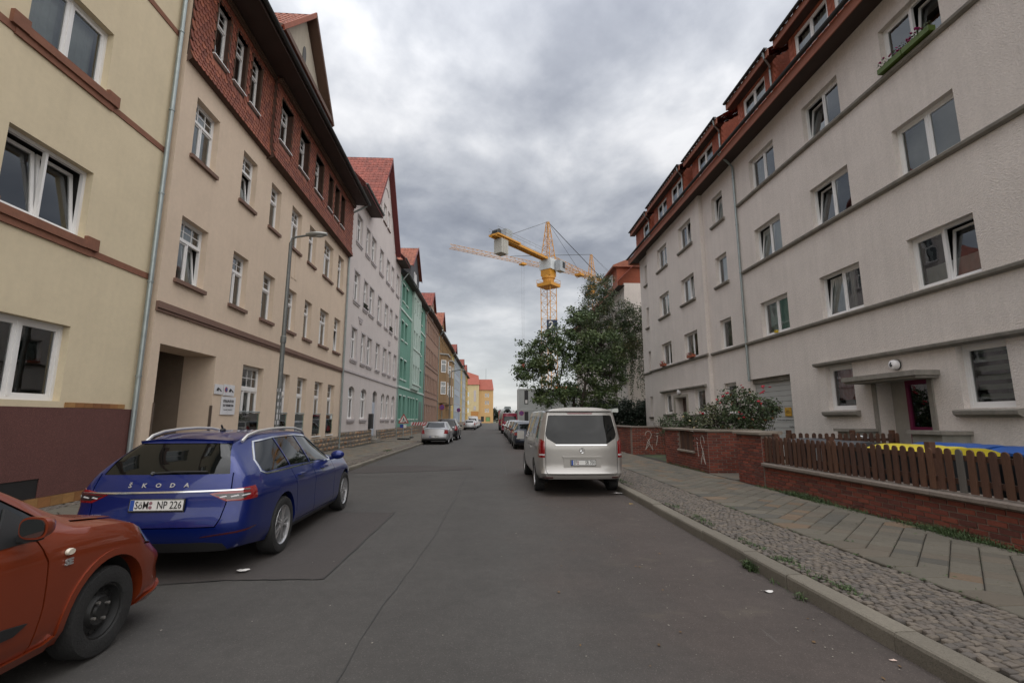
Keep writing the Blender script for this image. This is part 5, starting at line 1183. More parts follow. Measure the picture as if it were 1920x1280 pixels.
def build_car(name, label, cat, sp, x, y, rz=0, col='blue', group=None):
    c = Car(sp); root = thing(name, label, cat, (x, y, 0), rz, group); pm = sp['paint']; r = sp['r']; Wd = c.W
    cut = []
    for ya in sp['axles']:
        for s in (1, -1):
            b = MB(); a0, a1 = (Wd - .30, Wd + .2) if s > 0 else (-Wd - .2, -Wd + .30); R0 = r + sp.get('arch', .045)
            b.prism([(ya + R0 * math.cos(t * math.pi / 16), r + .01 + R0 * math.sin(t * math.pi / 16)) for t in range(32)], a0, a1, 'x'); cut.append(b)
    gl = []
    for poly in sp.get('side_glass', []):
        for s in (1, -1): gl.append(('side_window', SP(poly, .4, 1.3, s)))
    if 'rear_glass' in sp: gl.append(('rear_window', RP(sp['rear_glass'], -.6, sp.get('rg_depth', .95))))
    if 'front_glass' in sp: gl.append(('windscreen', RP(sp['front_glass'], sp['fg0'], c.L + .3)))
    gaps = []
    for line in sp.get('side_gaps', []):
        for poly in ribbon(line):
            for s in (1, -1): gaps.append(SP(poly, Wd * .55, 1.4, s))
    for line in sp.get('rear_gaps', []):
        for poly in ribbon(line): gaps.append(RP(poly, -.6, sp.get('rgap', .25)))
    for line in sp.get('front_gaps', []):
        for poly in ribbon(line): gaps.append(RP(poly, c.L - .6, c.L + .3))
    body = boolean(c.body0.copy(), cut + [g for _, g in gl] + gaps)
    # glass chunks fill the window pockets, a little recessed
    inner = c.shellmesh(-.007)
    bo = finish(body, 'body', pm, root)
    for nm, g in gl: finish(boolean(inner.copy(), [g], 'INTERSECT'), nm, CARGLASS, bo)
    outer = None
    for nm, poly, kind, m, off, dep in sp.get('skins', []):
        sh = c.shellmesh(off)
        if kind == 'rear':
            for P in ([poly, mirror_poly(poly)] if not nm.startswith('_') else [poly]): finish(boolean(sh.copy(), [RP(P, -.6, dep)], 'INTERSECT'), nm.strip('_'), m, bo)
        elif kind == 'front':
            for P in [poly, mirror_poly(poly)]: finish(boolean(sh.copy(), [RP(P, c.L - dep, c.L + .4)], 'INTERSECT'), nm, m, bo)
        else:
            for s in (1, -1): finish(boolean(sh.copy(), [SP(poly, dep, 1.4, s)], 'INTERSECT'), nm, m, bo)
    for ya in sp['axles']:
        for s in (1, -1):
            b = MB(); R0 = r + sp.get('arch', .045) - .004; n = 22; a0, a1 = s * (Wd - .295), s * (Wd - .075)
            P = [[(a, ya + R0 * math.cos(t), r + .01 + R0 * math.sin(t)) for t in [(-.35 + k * (math.pi + .7) / n) for k in range(n + 1)]] for a in (a0, a1)]
            b.quadgrid(P); b.face(P[0]); b.build('wheel_well', mat('well_black', (0.006, 0.006, 0.006), rough=.95), bo)
            wheel(root, s * (Wd - sp.get('track', .125)), ya, r, s, sp.get('wheel', 'multi'), sp.get('rimr', .22), sp.get('tw', .21), sp.get('rimm'))
    return c, root, bo
# blue estate -------------------------------------------------------------
sk = dict(L=4.86, W=1.864, r=.335, axles=(1.06, 3.9), rimr=.232, wheel='multi', paint=paint('blue', (0.002, 0.013, 0.13), .35), track=.118,
    top=[(0, 1.375), (.4, 1.425), (1.0, 1.458), (1.8, 1.472), (2.35, 1.45), (2.75, 1.34), (3.4, 1.045), (3.65, .995), (4.3, .91), (4.72, .79), (4.86, .70)],
    belt=[(0, 1.0), (1.2, .985), (3.5, .935), (4.0, .92), (4.5, .84), (4.86, .64)], half=[(0, .925), (.35, .975), (1, .998), (2.4, 1.0), (3.9, .99), (4.5, .94), (4.86, .86)],
    roofw=[(0, .535), (.6, .60), (1.8, .655), (2.6, .65), (3.3, .74), (3.7, .82), (4.86, .70)], low=[(0, .27), (.8, .20), (4.2, .18), (4.86, .24)],
    rear=[(.2, .13), (.36, .045), (.5, .0), (.62, .015), (.72, .05), (.80, .055), (.95, .10), (1.03, .14), (1.2, .27), (1.40, .47), (1.5, .56)], fr=1.2, cr=.15,
    front=[(.2, .08), (.5, .0), (.7, .03), (.9, .15), (1.1, .2)], cf=.32, flank=[(0, .925), (.08, .962), (.2, .985), (.4, .985), (.6, .992), (.74, 1.0), (.80, .988), (.88, .955), (1, .905)],
    side_glass=[[(.60, 1.04), (.60, 1.15), (.82, 1.34), (1.28, 1.375), (1.38, 1.02), (.68, 1.005)], [(1.41, 1.018), (1.31, 1.377), (1.98, 1.383), (2.14, .998)], [(2.18, .996), (2.02, 1.383), (2.42, 1.355), (2.76, 1.24), (3.18, 1.02), (3.16, .968)]],
    rear_glass=[(-.64, 1.035), (.64, 1.035), (.595, 1.16), (.49, 1.35), (-.49, 1.35), (-.595, 1.16)], rg_depth=1.0,
    front_glass=[(-.66, 1.06), (.66, 1.06), (.56, 1.36), (-.56, 1.36)], fg0=2.5,
    side_gaps=[[(1.50, .42), (1.48, .62), (1.42, .80), (1.38, .985)], [(2.22, .28), (2.18, .96)], [(3.20, .30), (3.18, .95)], [(1.55, .30), (3.20, .28)]],
    rear_gaps=[[(-.60, .52), (.60, .52), (.64, .60), (.69, .90), (.67, 1.04)], [(-.60, .52), (-.64, .60), (-.69, .90), (-.67, 1.04)]],
    skins=[('tail_lamp', [(.50, .845), (.72, .885), (1.2, .945), (1.2, .79), (.80, .765), (.66, .765)], 'rear', REDL, .004, .33),
           ('tail_lamp_inlay', [(.54, .838), (.86, .845), (.83, .790), (.68, .786)], 'rear', mat('lamp_smoke', (0.025, 0.02, 0.022), rough=.1, coat=1), .0075, .3),
           ('lamp_element', [(.60, .812), (.66, .824), (.67, .812), (.61, .802)], 'rear', LWH, .011, .3), ('lamp_element', [(.70, .816), (.77, .828), (.78, .816), (.71, .806)], 'rear', LWH, .011, .3), ('lamp_element', [(.80, .822), (.855, .832), (.86, .82), (.81, .812)], 'rear', LWH, .011, .35),
           ('_chrome_strip', [(-.88, .848), (.88, .872), (.88, .886), (-.88, .866)], 'rear', CHROME, .012, .22),
           ('bumper_reflector', [(.46, .415), (.86, .455), (.90, .478), (.50, .432)], 'rear', DKRED, .004, .35),
           ('_rear_diffuser', [(-.80, .10), (.80, .10), (.66, .345), (.50, .365), (-.50, .365), (-.66, .345)], 'rear', BLACKP, .006, .35),
           ('sill_trim', [(1.46, .1), (3.46, .1), (3.46, .245), (1.46, .265)], 'side', BLACKP, .005, .5),
           ('window_chrome', [(.55, 1.02), (.565, 1.16), (.79, 1.358), (1.28, 1.394), (2.0, 1.403), (2.45, 1.374), (2.79, 1.256), (3.24, 1.015), (3.21, .945), (3.19, .962), (3.205, 1.018), (2.77, 1.242), (2.43, 1.36), (2.0, 1.389), (1.28, 1.380), (.805, 1.346), (.585, 1.153), (.575, 1.03), (.66, .998), (2.1, .992), (3.17, .959), (3.17, .945), (2.1, .976), (.65, .982)], 'side', CHROME, .004, .4),
           ('head_lamp', [(.50, .62), (.52, .70), (.92, .76), (.92, .66)], 'front', LWH, .004, .7)])
c, SKR, bo = build_car('estate_car', 'metallic blue estate car with silver roof rails parked at the left kerb', 'car', sk, -3.47, 5.22, R(2.3))
BADGE = mat('badge_grey', (0.5, 0.5, 0.5), metal=.6, rough=.3)
plate(SKR, (0.02, c.mapy(0, 0, .745) - .024, .745), ('SöM', 'NP 226'), 0, -.10)
for ch, xx in zip('ŠKODA', (-.30, -.16, -.02, .12, .26)):
    t = text_mesh(ch, .062, BADGE, .003, bold=.001, sx=1.15); zz = .932; link('badge_letter', t, bo, TX(xx, c.mapy(xx, 0, zz) - .006, zz, tilt=-.4))
t = text_mesh('SUPERB', .03, BADGE, .002); link('badge_letter', t, bo, TX(-.57, c.mapy(-.57, 0, .645) - .004, .645, rz=-.12))
b = MB(); b.tube([c.rearpt(-.12, 1.05, .015), c.rearpt(.1, 1.065, .02), c.rearpt(.42, 1.065, .02)], .009, 6); b.tube([c.rearpt(-.13, 1.03, -.02), c.rearpt(-.12, 1.055, .02)], .02, 8); b.build('rear_wiper', BLACKP, bo)
# roof spoiler
b = MB(); P = []
for i in range(13):
    x = -.50 + 1.0 * i / 12; yb_ = c.mapy(x, 0.0, 1.40); P.append([(x, yb_ - .035 + .22 * abs(x) ** 3, 1.398 - .10 * x * x), (x, yb_ + .30, 1.425 - .14 * x * x), (x, yb_ + .30, 1.38 - .14 * x * x), (x, yb_ - .02 + .22 * abs(x) ** 3, 1.365 - .10 * x * x)])
b.quadgrid([list(r_) + [r_[0]] for r_ in P]); b.face(P[0]); b.face(P[-1]); b.build('roof_spoiler', sk['paint'], bo, smooth=True)
for s in (1, -1):
    ys_ = [.62, .74, .95, 1.3, 1.7, 2.1, 2.4, 2.55]; zz = [1.36, 1.425, 1.465, 1.490, 1.498, 1.488, 1.450, 1.39]; xs_ = [.535, .54, .553, .57, .585, .59, .588, .575]
    b = MB(); b.tube([(s * a, q, w) for a, q, w in zip(xs_, ys_, zz)], .018, 8); b.build('roof_rail', mat('rail_silver', (0.62, 0.61, 0.59), rough=.35, metal=.6, var=()), SKR, smooth=True)
    b = MB(); b.sphere((s * .985, 3.06, 1.03), .1, 12, 8, (1.1, .62, .72)); b.tube([(s * .86, 3.08, .97), (s * .94, 3.06, .99)], .03, 6); b.build('wing_mirror', sk['paint'], SKR, smooth=True)
    for yy in (1.60, 2.60): b = MB(); b.box(s * .905 - .012, s * .905 + .03 * s + .012, yy - .10, yy + .10, .875, .898); b.build('door_handle', sk['paint'], bo)
b = MB(); b.sphere((.0, 1.25, 1.475), .035, 8, 6, (.8, 1.6, .8)); b.tube([(0, 1.25, 1.48), (0, 1.2, 1.54)], .012, 6); b.build('roof_antenna', BLACKP, bo)
# silver camper van ---------------------------------------------------------
SILV = paint('silver', (0.38, 0.365, 0.345), .55)
vn = dict(L=5.14, W=1.92, r=.345, axles=(1.0, 4.2), rimr=.22, wheel='five', paint=SILV, track=.12, crown=.05, arch=.05,
    top=[(0, 1.80), (.5, 1.83), (3.2, 1.84), (3.7, 1.72), (4.4, 1.22), (4.75, 1.05), (5.14, .80)],
    belt=[(0, 1.17), (3.6, 1.12), (4.2, 1.10), (4.7, .98), (5.14, .70)], half=[(0, .93), (.3, .975), (.9, 1), (4.3, .99), (4.8, .93), (5.14, .84)],
    roofw=[(0, .80), (.6, .83), (3.4, .82), (4.2, .84), (5.14, .7)], low=[(0, .36), (.7, .28), (4.6, .24), (5.14, .26)],
    rear=[(.25, .08), (.36, .01), (.46, -.04), (.52, .0), (.58, .035), (1.0, .035), (1.25, .075), (1.72, .21), (1.95, .27)], fr=1.2, cr=.13, front=[(.2, .05), (.6, .0), (1, .15), (1.6, .2)], cf=.35,
    flank=[(0, .95), (.1, .975), (.4, 1), (.7, .99), (.85, .985), (1, .965)],
    side_glass=[[(.52, 1.20), (.60, 1.66), (1.75, 1.69), (1.80, 1.17)], [(1.87, 1.17), (1.84, 1.69), (2.95, 1.69), (3.0, 1.14)], [(3.07, 1.13), (3.02, 1.68), (3.55, 1.62), (4.1, 1.16)]],
    rear_glass=[(-.55, 1.085), (.55, 1.085), (.74, 1.20), (.775, 1.30), (.70, 1.685), (.66, 1.70), (-.66, 1.70), (-.70, 1.685), (-.775, 1.30), (-.74, 1.20)], rg_depth=.5, rgap=.2,
    side_gaps=[[(1.62, .40), (1.66, 1.12)], [(1.45, 1.0), (3.0, .98)], [(3.03, .34), (3.05, 1.12)]],
    rear_gaps=[[(-.775, .52), (-.72, .445), (.72, .445), (.775, .52), (.775, 1.20), (.72, 1.68), (.66, 1.742), (-.66, 1.742), (-.72, 1.68), (-.775, 1.20), (-.775, .52)]],
    skins=[('tail_lamp', [(.79, .80), (1.2, .80), (1.2, 1.205), (.90, 1.205), (.79, 1.14)], 'rear', REDL, .005, .30),
           ('tail_lamp_inlay', [(.795, .845), (1.2, .845), (1.2, .875), (.795, .875)], 'rear', LWH, .008, .22),
           ('_brake_lamp', [(-.27, 1.725), (.27, 1.725), (.29, 1.755), (-.29, 1.755)], 'rear', REDL, .006, .5),
           ('bumper_reflector', [(.63, .375), (.85, .375), (.85, .405), (.63, .405)], 'rear', DKRED, .004, .35),
           ('_chrome_strip', [(-.55, 1.055), (.55, 1.055), (.58, 1.078), (-.58, 1.078)], 'rear', CHROME, .008, .3),
           ('_roof_shadow_gap', [(-.74, 1.775), (.74, 1.775), (.72, 1.80), (-.72, 1.80)], 'rear', BLACKP, .004, 1.5),
           ('_lower_bumper', [(-.7, .2), (.7, .2), (.7, .335), (-.7, .335)], 'rear', BLACKP, .004, .4)])
c, VNR, bo = build_car('camper_van', 'silver camper van with pop up roof parked at the right kerb', 'van', vn, 1.905, 10.38, R(.4))
plate(VNR, (0.02, c.mapy(0, 0, .70) - .020, .70), ('EF', 'SR 700'), 0, -.02)
# recessed plate panel
b = MB(); x0 = .40; yr = c.mapy(0, 0, .7)
b.box(-.40, .40, yr - .006, yr + .03, .60, .80); b.box(-.42, .42, yr - .028, yr + .02, .80, .83); b.build('plate_panel', SILV, bo)
b = MB(); ring = []
for k in range(20): t = 2 * math.pi * k / 20; ring.append(Vector((.055 * math.cos(t), 0, .055 * math.sin(t))))
cc = c.rearpt(0, .955, .008)
b.tube([cc + q for q in ring + [ring[0]]], .005, 5)
for a in (90, 210, 330): b.bar(cc, cc + Vector((.055 * math.cos(R(a)), 0, .055 * math.sin(R(a)))), .008)
b.build('emblem', CHROME, bo)
# pop-up roof shell
b = MB(); P = []
for i in range(15):
    t = i / 14; y_ = .16 + 3.2 * t; hh = .060 * math.sin(math.pi * min(1, (.18 + t) / 1.2)) + .02; row = []
    for j in range(17):
        u = -1 + j / 8; w = .745 - .02 * t; z = 1.795 + (hh + .015) * (1 - abs(u) ** 3.5) + .012 * (1 - u * u)
        row.append((u * w, y_ + .06 * u * u * (1 - t) + (.05 if abs(u) == 1 else 0), z))
    P.append(row)
P.insert(0, [(x, y_ - .0 - .015, 1.79) for x, y_, z in P[0]]); P.append([(x, y_ + .1, 1.79) for x, y_, z in P[-1]])
b.quadgrid(P); b.build('pop_up_roof', SILV, VNR, smooth=True, sharp=50)
b = MB(); b.tube([(.82, .60, 1.80), (.84, 3.0, 1.80)], .045, 10); b.build('awning', mat('awning_grey', (0.35, 0.36, 0.34)), VNR, smooth=True)
b = MB(); b.prism([(.80, 1.775), (.93, 1.765), (.945, 1.80), (.93, 1.86), (.84, 1.85)], .5, .62, 'y'); b.build('awning_bracket', mat('awning_end', (0.45, 0.47, 0.44), rough=.5), VNR)
for s in (1, -1):
    b = MB(); b.box(s * 1.08 - .10, s * 1.08 + .10, 3.75, 3.85, 1.05, 1.28); b.build('wing_mirror', SILV, VNR); b = MB(); b.box(s * .965 - .015, s * .965 + .02, 1.72, 1.95, .93, .96); b.build('door_handle', SILV, bo)
# orange hatchback (only its front shows) --------------------------------------
ORG = paint('orange', (0.24, 0.04, 0.012), .4); hL = 3.9
og_ = dict(L=3.96, W=1.68, r=.292, axles=(.62, 3.14), rimr=.178, wheel='steel', rimm=mat('steel_wheel_black', (0.014, 0.014, 0.014), rough=.55), paint=ORG, track=.105, tw=.185, arch=.062, ns=70,
    top=[(0, 1.33), (.5, 1.40), (1.4, 1.44), (2.1, 1.40), (2.45, 1.22), (2.86, 1.005), (3.0, .96), (3.4, .90), (3.7, .80), (3.86, .70), (3.96, .56)],
    belt=[(0, 1.0), (2.2, .93), (2.8, .90), (3.2, .865), (3.55, .80), (3.84, .64), (3.96, .50)], half=[(0, .92), (.4, .98), (1.2, 1), (2.9, 1.0), (3.5, 1.0), (3.8, .975), (3.96, .92)],
    roofw=[(0, .70), (1, .74), (2, .74), (2.6, .82), (3.0, .84), (3.9, .62)], low=[(0, .25), (.8, .2), (3.4, .2), (3.9, .17)],
    rear=[(.2, .05), (.5, 0), (1, .1), (1.4, .25)], cr=.12, front=[(.15, .03), (.3, -.04), (.42, -.01), (.5, -.04), (.6, .02), (.8, .12), (1.0, .25)], cf=.24, ff=.72,
    flank=[(0, .945), (.1, .975), (.3, .995), (.55, 1.0), (.8, .99), (.9, .978), (1, .945)],
    side_glass=[[(.55, 1.0), (.6, 1.32), (1.45, 1.36), (1.5, .97)], [(1.56, .965), (1.52, 1.36), (2.05, 1.33), (2.32, 1.21), (2.66, .985), (2.64, .93)]],
    front_glass=[(-.60, 1.02), (.60, 1.02), (.55, 1.35), (-.55, 1.35)], fg0=2.0,
    side_gaps=[[(2.56, .255), (2.60, .50), (2.60, .76), (2.54, .89), (2.50, .93)], [(1.53, .3), (1.53, .92)], [(1.6, .25), (2.66, .25)], [(3.48, .66), (3.62, .635)], [(2.88, .945), (3.3, .888), (3.52, .838)]],
    skins=[('headlamp', [(3.50, .67), (3.44, .74), (3.44, .83), (3.60, .805), (3.76, .74), (3.86, .66), (3.70, .62)], 'side', mat('headlamp_glass', (0.10, 0.14, 0.15), rough=.05, coat=1, var=()), .006, .28),
           ('wheel_arch', [(3.14 + .352 * math.cos(t), .302 + .352 * math.sin(t)) for t in [R(-20 + 220 * k / 22) for k in range(23)]] + [(3.14 + .40 * math.cos(t), .302 + .40 * math.sin(t)) for t in [R(200 - 220 * k / 22) for k in range(23)]], 'side', ORG, .010, .5),
           ('bump_strip', [(1.7, .50), (2.36, .475), (2.50, .455), (2.42, .415), (1.7, .425)], 'side', BLACKP, .012, .5),
           ('sill_skirt', [(.95, .05), (2.70, .05), (2.72, .30), (2.66, .272), (.95, .262)], 'side', ORG, .022, .5),
           ('front_skirt', [(3.50, .05), (3.95, .05), (3.95, .30), (3.60, .245), (3.50, .20)], 'side', ORG, .025, .2),
           ('mirror_triangle', [(2.26, .905), (2.56, .905), (2.60, .96), (2.40, 1.11)], 'side', BLACKP, .004, .5)])
c, ORR, bo = build_car('hatchback', 'orange hatchback with bare black steel wheel at the left edge', 'car', og_, -3.44, .56, R(2.0))
for s in (1,):
    w = ORR
    b = MB(); P = []
    for k in range(7): t = k / 6; q_ = 1 - .45 * t ** 2.5; P.append([(s * .905 + .078 * q_ * math.copysign(abs(math.cos(a)) ** .7, math.cos(a)), 2.37 + .10 * t, 1.005 + .062 * q_ * math.copysign(abs(math.sin(a)) ** .7, math.sin(a))) for a in [2 * math.pi * j / 24 for j in range(24)]])
    b.quadgrid(P, True); b.face(P[-1]); b.face(P[0][::-1]); b.build('wing_mirror', ORG, w, smooth=True, sharp=50)
    b = MB(); b.prism([(s * .905 + .066 * math.copysign(abs(math.cos(a)) ** .7, math.cos(a)), 1.005 + .051 * math.copysign(abs(math.sin(a)) ** .7, math.sin(a))) for a in [2 * math.pi * j / 24 for j in range(24)]], 2.362, 2.3685, 'y'); b.build('mirror_glass', mat('mirror_glass', (0.12, 0.13, 0.13), rough=.03, metal=.9, var=()), w)
    b = MB(); b.box(s * .80, s * .90, 2.40, 2.46, .925, .965); b.build('mirror_arm', BLACKP, w)
xs_ = c.W * 1.0
b = MB(); P = [Vector((0, .032 * math.cos(t * math.pi / 8), .021 * math.sin(t * math.pi / 8))) for t in range(16)]; b.face([Vector((.845, 2.745, .785)) + q for q in P]); b.face([Vector((.852, 2.745, .785)) + q * .85 for q in P]); b.quadgrid([[Vector((.832, 2.745, .785)) + q for q in P + [P[0]]], [Vector((.845, 2.745, .785)) + q for q in P + [P[0]]], [Vector((.852, 2.745, .785)) + q * .85 for q in P + [P[0]]]]); b.build('side_indicator', mat('indicator_white', (0.62, 0.56, 0.46), rough=.2, coat=.8), bo, smooth=True)
t = text_mesh('SE', .052, BADGE, .004, bold=.002, sx=1.2); link('badge_letter', t, bo, Matrix.Translation((.842, 2.745, .722)) @ Matrix.Rotation(math.pi / 2, 4, 'Z') @ Matrix.Rotation(math.pi / 2, 4, 'X'))
# other parked cars ----------------------------------------------------------
def gen(L=4.55, H=1.45, W=1.79, kind='sedan', pm=None, lamp='block', r=.315, rim='five', hi=0, ns=34):
    k = L / 4.6; h = H
    if kind == 'sedan':
        top = [(0, .98), (.25 * k, 1.00), (.55 * k, 1.02), (1.2 * k, h - .06), (1.7 * k, h), (2.4 * k, h - .01), (2.9 * k, h - .13), (3.55 * k, 1.0), (4.2 * k, .88), (L, .66)]; rear = [(.2, .1), (.45, 0), (.8, .06), (1.0, .10), (1.5, .3)]; fr = .6
        rg = [(-.62, 1.06), (.62, 1.06), (.53, h - .09), (-.53, h - .09)]; dep = 1.35
        sg = [[(.95 * k, 1.03), (1.3 * k, h - .11), (1.95 * k, h - .08), (2.0 * k, .98)], [(2.06 * k, .98), (2.02 * k, h - .08), (2.55 * k, h - .12), (3.15 * k, 1.0), (3.15 * k, .96)]]
    else:
        top = [(0, h - .07), (.4 * k, h - .03), (1.3 * k, h), (2.3 * k, h - .02), (2.75 * k, h - .14), (3.4 * k, 1.03 + hi), (4.1 * k, .9 + hi), (L, .68)]; rear = [(.2, .1), (.45, 0), (.85, .04), (1.0, .10), (h, .38)]; fr = 1.1
        rg = [(-.60, 1.04 + hi), (.60, 1.04 + hi), (.52, h - .12), (-.52, h - .12)]; dep = .6
        sg = [[(.6 * k, 1.04 + hi), (.75 * k, h - .12), (1.25 * k, h - .09), (1.3 * k, 1.02 + hi)], [(1.36 * k, 1.02 + hi), (1.3 * k, h - .09), (2.0 * k, h - .09), (2.05 * k, .99 + hi)], [(2.1 * k, .98 + hi), (2.06 * k, h - .09), (2.45 * k, h - .13), (3.0 * k, 1.03 + hi), (3.0 * k, .97 + hi)]]
    sp = dict(L=L, W=W, r=r, axles=(.88 * k, .88 * k + 2.65 * k), rimr=r * .66, wheel=rim, paint=pm, ns=ns, fr=fr, rear=rear, cr=.14, front=[(.2, .05), (.5, 0), (1, .2)], cf=.3, top=top,
        belt=[(0, .93 + hi * .9), (2.8 * k, .90 + hi * .9), (3.6 * k, .88 + hi * .5), (L, .58)], half=[(0, .93), (.3, .975), (1, 1), (3.6 * k, .99), (L, .85)], roofw=[(0, .74 if kind == 'sedan' else .66), (.5, .76 if kind == 'sedan' else .68), (1.2 * k, .66), (2.4 * k, .67), (3.3 * k, .78), (L, .66)],
        low=[(0, .26 + hi * .4), (.8, .2 + hi * .4), (L, .22 + hi * .4)], side_glass=sg, rear_glass=rg, rg_depth=dep,
        rear_gaps=[[(-.62, .56), (.62, .56), (.66, .96)], [(-.62, .56), (-.66, .96)]], side_gaps=[[(2.03 * k, .3), (2.03 * k, .95)], [(2.95 * k, .3), (2.98 * k, .93)]], skins=[])
    lamps = {'block': [(.60, .68), (1.2, .68), (1.2, .93), (.66, .93)], 'wide': [(.45, .76), (1.2, .74), (1.2, .90), (.45, .88)], 'tall': [(.66, .75), (1.2, .75), (1.2, 1.12), (.70, 1.12)]}
    sp['skins'] = [('tail_lamp', lamps[lamp], 'rear', REDL, .004, .4), ('_lower_bumper', [(-.8, .1), (.8, .1), (.74, .36), (-.74, .36)], 'rear', BLACKP, .005, .35), ('head_lamp', [(.5, .62), (.5, .72), (.95, .76), (.95, .66)], 'front', LWH, .004, .6)]
    return sp
def gcar(name, label, cat, x, y, sp, txt=None, grp=None, pz=.62, det=True):
    c, r_, bo = build_car(name, label, cat, sp, x, y, R(ru(-.6, .6)), group=grp)
    if txt: plate(r_, (0, c.mapy(0, 0, pz) - .02, pz), txt)
    for s in (1, -1):
        b = MB(); yy = 2.98 * sp['L'] / 4.6; zz = sp['belt'][0][1] + .08; b.sphere((s * (c.W + .05), yy, zz), .1, 8, 6, (1, .6, .7)); b.build('wing_mirror', sp['paint'], r_, smooth=True)
    return c, r_, bo
GRP = 'cars parked along the right kerb'; GL = 'cars parked along the left kerb'
SIL2 = paint('silver_grey', (0.40, 0.40, 0.41), .6); BLK = paint('black', (0.010, 0.011, 0.014), .3); WHT = paint('white', (0.62, 0.63, 0.64), .05); GRY = paint('grey', (0.13, 0.13, 0.135), .5); NAVY = paint('navy', (0.012, 0.016, 0.03), .4); TAU = paint('taupe', (0.22, 0.21, 0.19), .6)
c, r_, bo = gcar('hatchback', 'silver grey fastback car parked on the left beyond the road works sign', 'car', -3.78, 31.2, gen(4.6, 1.46, 1.80, 'sedan', SIL2, 'block'), ('EF', 'HK 41'), GL, pz=.50)
gcar('suv', 'black tall car parked directly in front of the silver grey fastback', 'car', -3.62, 37.0, gen(4.4, 1.64, 1.84, 'hatch', BLK, 'tall', r=.34, hi=.08), ('EF', 'TD 7'), GL)
c, r_, bo = gcar('sedan', 'dark navy sedan with red tail lamps parked in front of the silver van', 'car', 2.0, 26.0, gen(4.5, 1.43, 1.82, 'sedan', NAVY, 'wide'), ('EF', 'BM 33'), GRP)
b = MB(); b.tube([c.rearpt(-.75, .60, .01), c.rearpt(0, .60, .012), c.rearpt(.75, .60, .01)], .008, 5); b.build('bumper_trim', CHROME, bo)
for i, (yy, kind, pm, H_, lb) in enumerate([(31.4, 'hatch', GRY, 1.50, 'dark grey hatchback directly beyond the navy sedan on the right'), (36.6, 'hatch', TAU, 1.49, 'taupe grey estate, third car beyond the silver van'), (41.9, 'hatch', SIL2, 1.52, 'silver hatchback, fourth car beyond the silver van'), (47.1, 'sedan', WHT, 1.45, 'white sedan parked just before the red transporter')]):
    gcar('sedan' if kind == 'sedan' else 'hatchback', lb, 'car', 1.98 + ru(-.03, .03), yy, gen(4.35, H_, 1.78, kind, pm, 'tall' if i % 2 else 'block', ns=26), None, GRP)
for i, (yy, kind, pm, H_, lb) in enumerate([(72, 'hatch', SIL2, 1.48, 'light silver hatchback, first of the far cars on the left'), (77.6, 'hatch', WHT, 1.46, 'white small hatchback behind the light silver hatchback on the left'), (92, 'hatch', WHT, 1.5, 'white hatchback beyond the white delivery van on the left'), (98, 'sedan', GRY, 1.45, 'grey sedan far down the left kerb'), (110, 'hatch', BLK, 1.55, 'last dark car at the far end of the left kerb')]):
    gcar('sedan' if kind == 'sedan' else 'hatchback', lb, 'car', -3.55, yy, gen(4.3, H_, 1.78, kind, pm, 'tall', ns=22), None, GL)
DV = dict(vn); DV['paint'] = WHT; DV['ns'] = 30; DV['side_glass'] = [vn['side_glass'][2]]; DV['rear_glass'] = [(-.7, 1.25), (.7, 1.25), (.66, 1.68), (-.66, 1.68)]; DV['side_gaps'] = []; DV['rear_gaps'] = []; DV['skins'] = vn['skins'][:1]; DV['top'] = [(a, q + .28 if a < 3.8 else q) for a, q in vn['top']]
build_car('delivery_van', 'tall white delivery van among the far cars on the left', 'van', DV, -3.6, 84.2, 0, group=GL)
REDP = paint('crimson', (0.21, 0.012, 0.035), .2)
TR = dict(DV); TR['paint'] = REDP; TR['top'] = [(a, q + .45 if a < 3.8 else q + .1) for a, q in vn['top']]; TR['rear_glass'] = [(-.72, 1.35), (.72, 1.35), (.68, 1.9), (-.68, 1.9)]
build_car('transporter', 'crimson red high transporter at the end of the right hand row', 'van', TR, 1.85, 53.5, 0)
# concrete mixer truck ----------------------------------------------------------
MX = thing('mixer_truck', 'white concrete mixer truck with its drum opening facing the camera', 'truck', (2.0, 68, 0))
DRW = mat('drum_white', (0.50, 0.53, 0.52), rough=.4, var=((1, .08), (5, .08)))
b = MB(); M = Matrix.Translation((0, 0.6, 2.55)) @ Matrix.Rotation(R(-14), 4, 'X'); b2 = MB()
b2.lathe([(0, .55), (.15, .62), (1.6, 1.12), (3.2, 1.2), (4.6, .95), (5.0, .5), (5.0, .001)], axis='y', n=28); b2.lathe([(0, .55), (-.02, .5), (.1, .42), (.9, .4)], axis='y', n=28); b2.v = [tuple(M @ Vector(q)) for q in b2.v]; b2.build('drum', DRW, MX, smooth=True)
b = MB(); b.lathe([(.0, .44), (.9, .40), (.9, .001)], axis='y', n=20); b.v = [tuple(M @ Vector(q)) for q in b.v]; b.build('drum_mouth', mat('mouth_black', (0.01, 0.01, 0.01)), MX)
b = MB(); b.prism([(-.5, 3.0), (.5, 3.0), (.42, 3.35), (-.42, 3.35)], .0, .5, 'y'); b.build('hopper', STEELG, MX); b = MB(); b.quadgrid([[(.32 * math.cos(t * .35 + math.pi), -.3 + k * .5, 1.9 + k * .45 + .32 * math.sin(t * .35 + math.pi)) for t in range(10)] for k in range(3)]); b.build('chute', DRW, MX)
b = MB(); b.box(-.5, .5, .3, 7.6, .85, 1.1); b.box(-1.15, 1.15, .2, .45, .75, 1.0); b.box(-1.2, 1.2, .1, .2, 1.3, 1.55); b.build('chassis', REDP, MX)
b = MB(); b.box(-1.2, 1.2, 5.9, 7.7, .9, 2.9); b.build('cab', REDP, MX)
for yy in (1.6, 3.0, 6.6):
    for s in (1, -1): wheel(MX, s * 1.05, yy, .5, s, 'steel', .28, .3, rimm=ALU)
for s in (1, -1): strip(MX, 'tail_lamp', REDL, s * .95 - .15, s * .95 + .15, .09, .1, .8, .95)
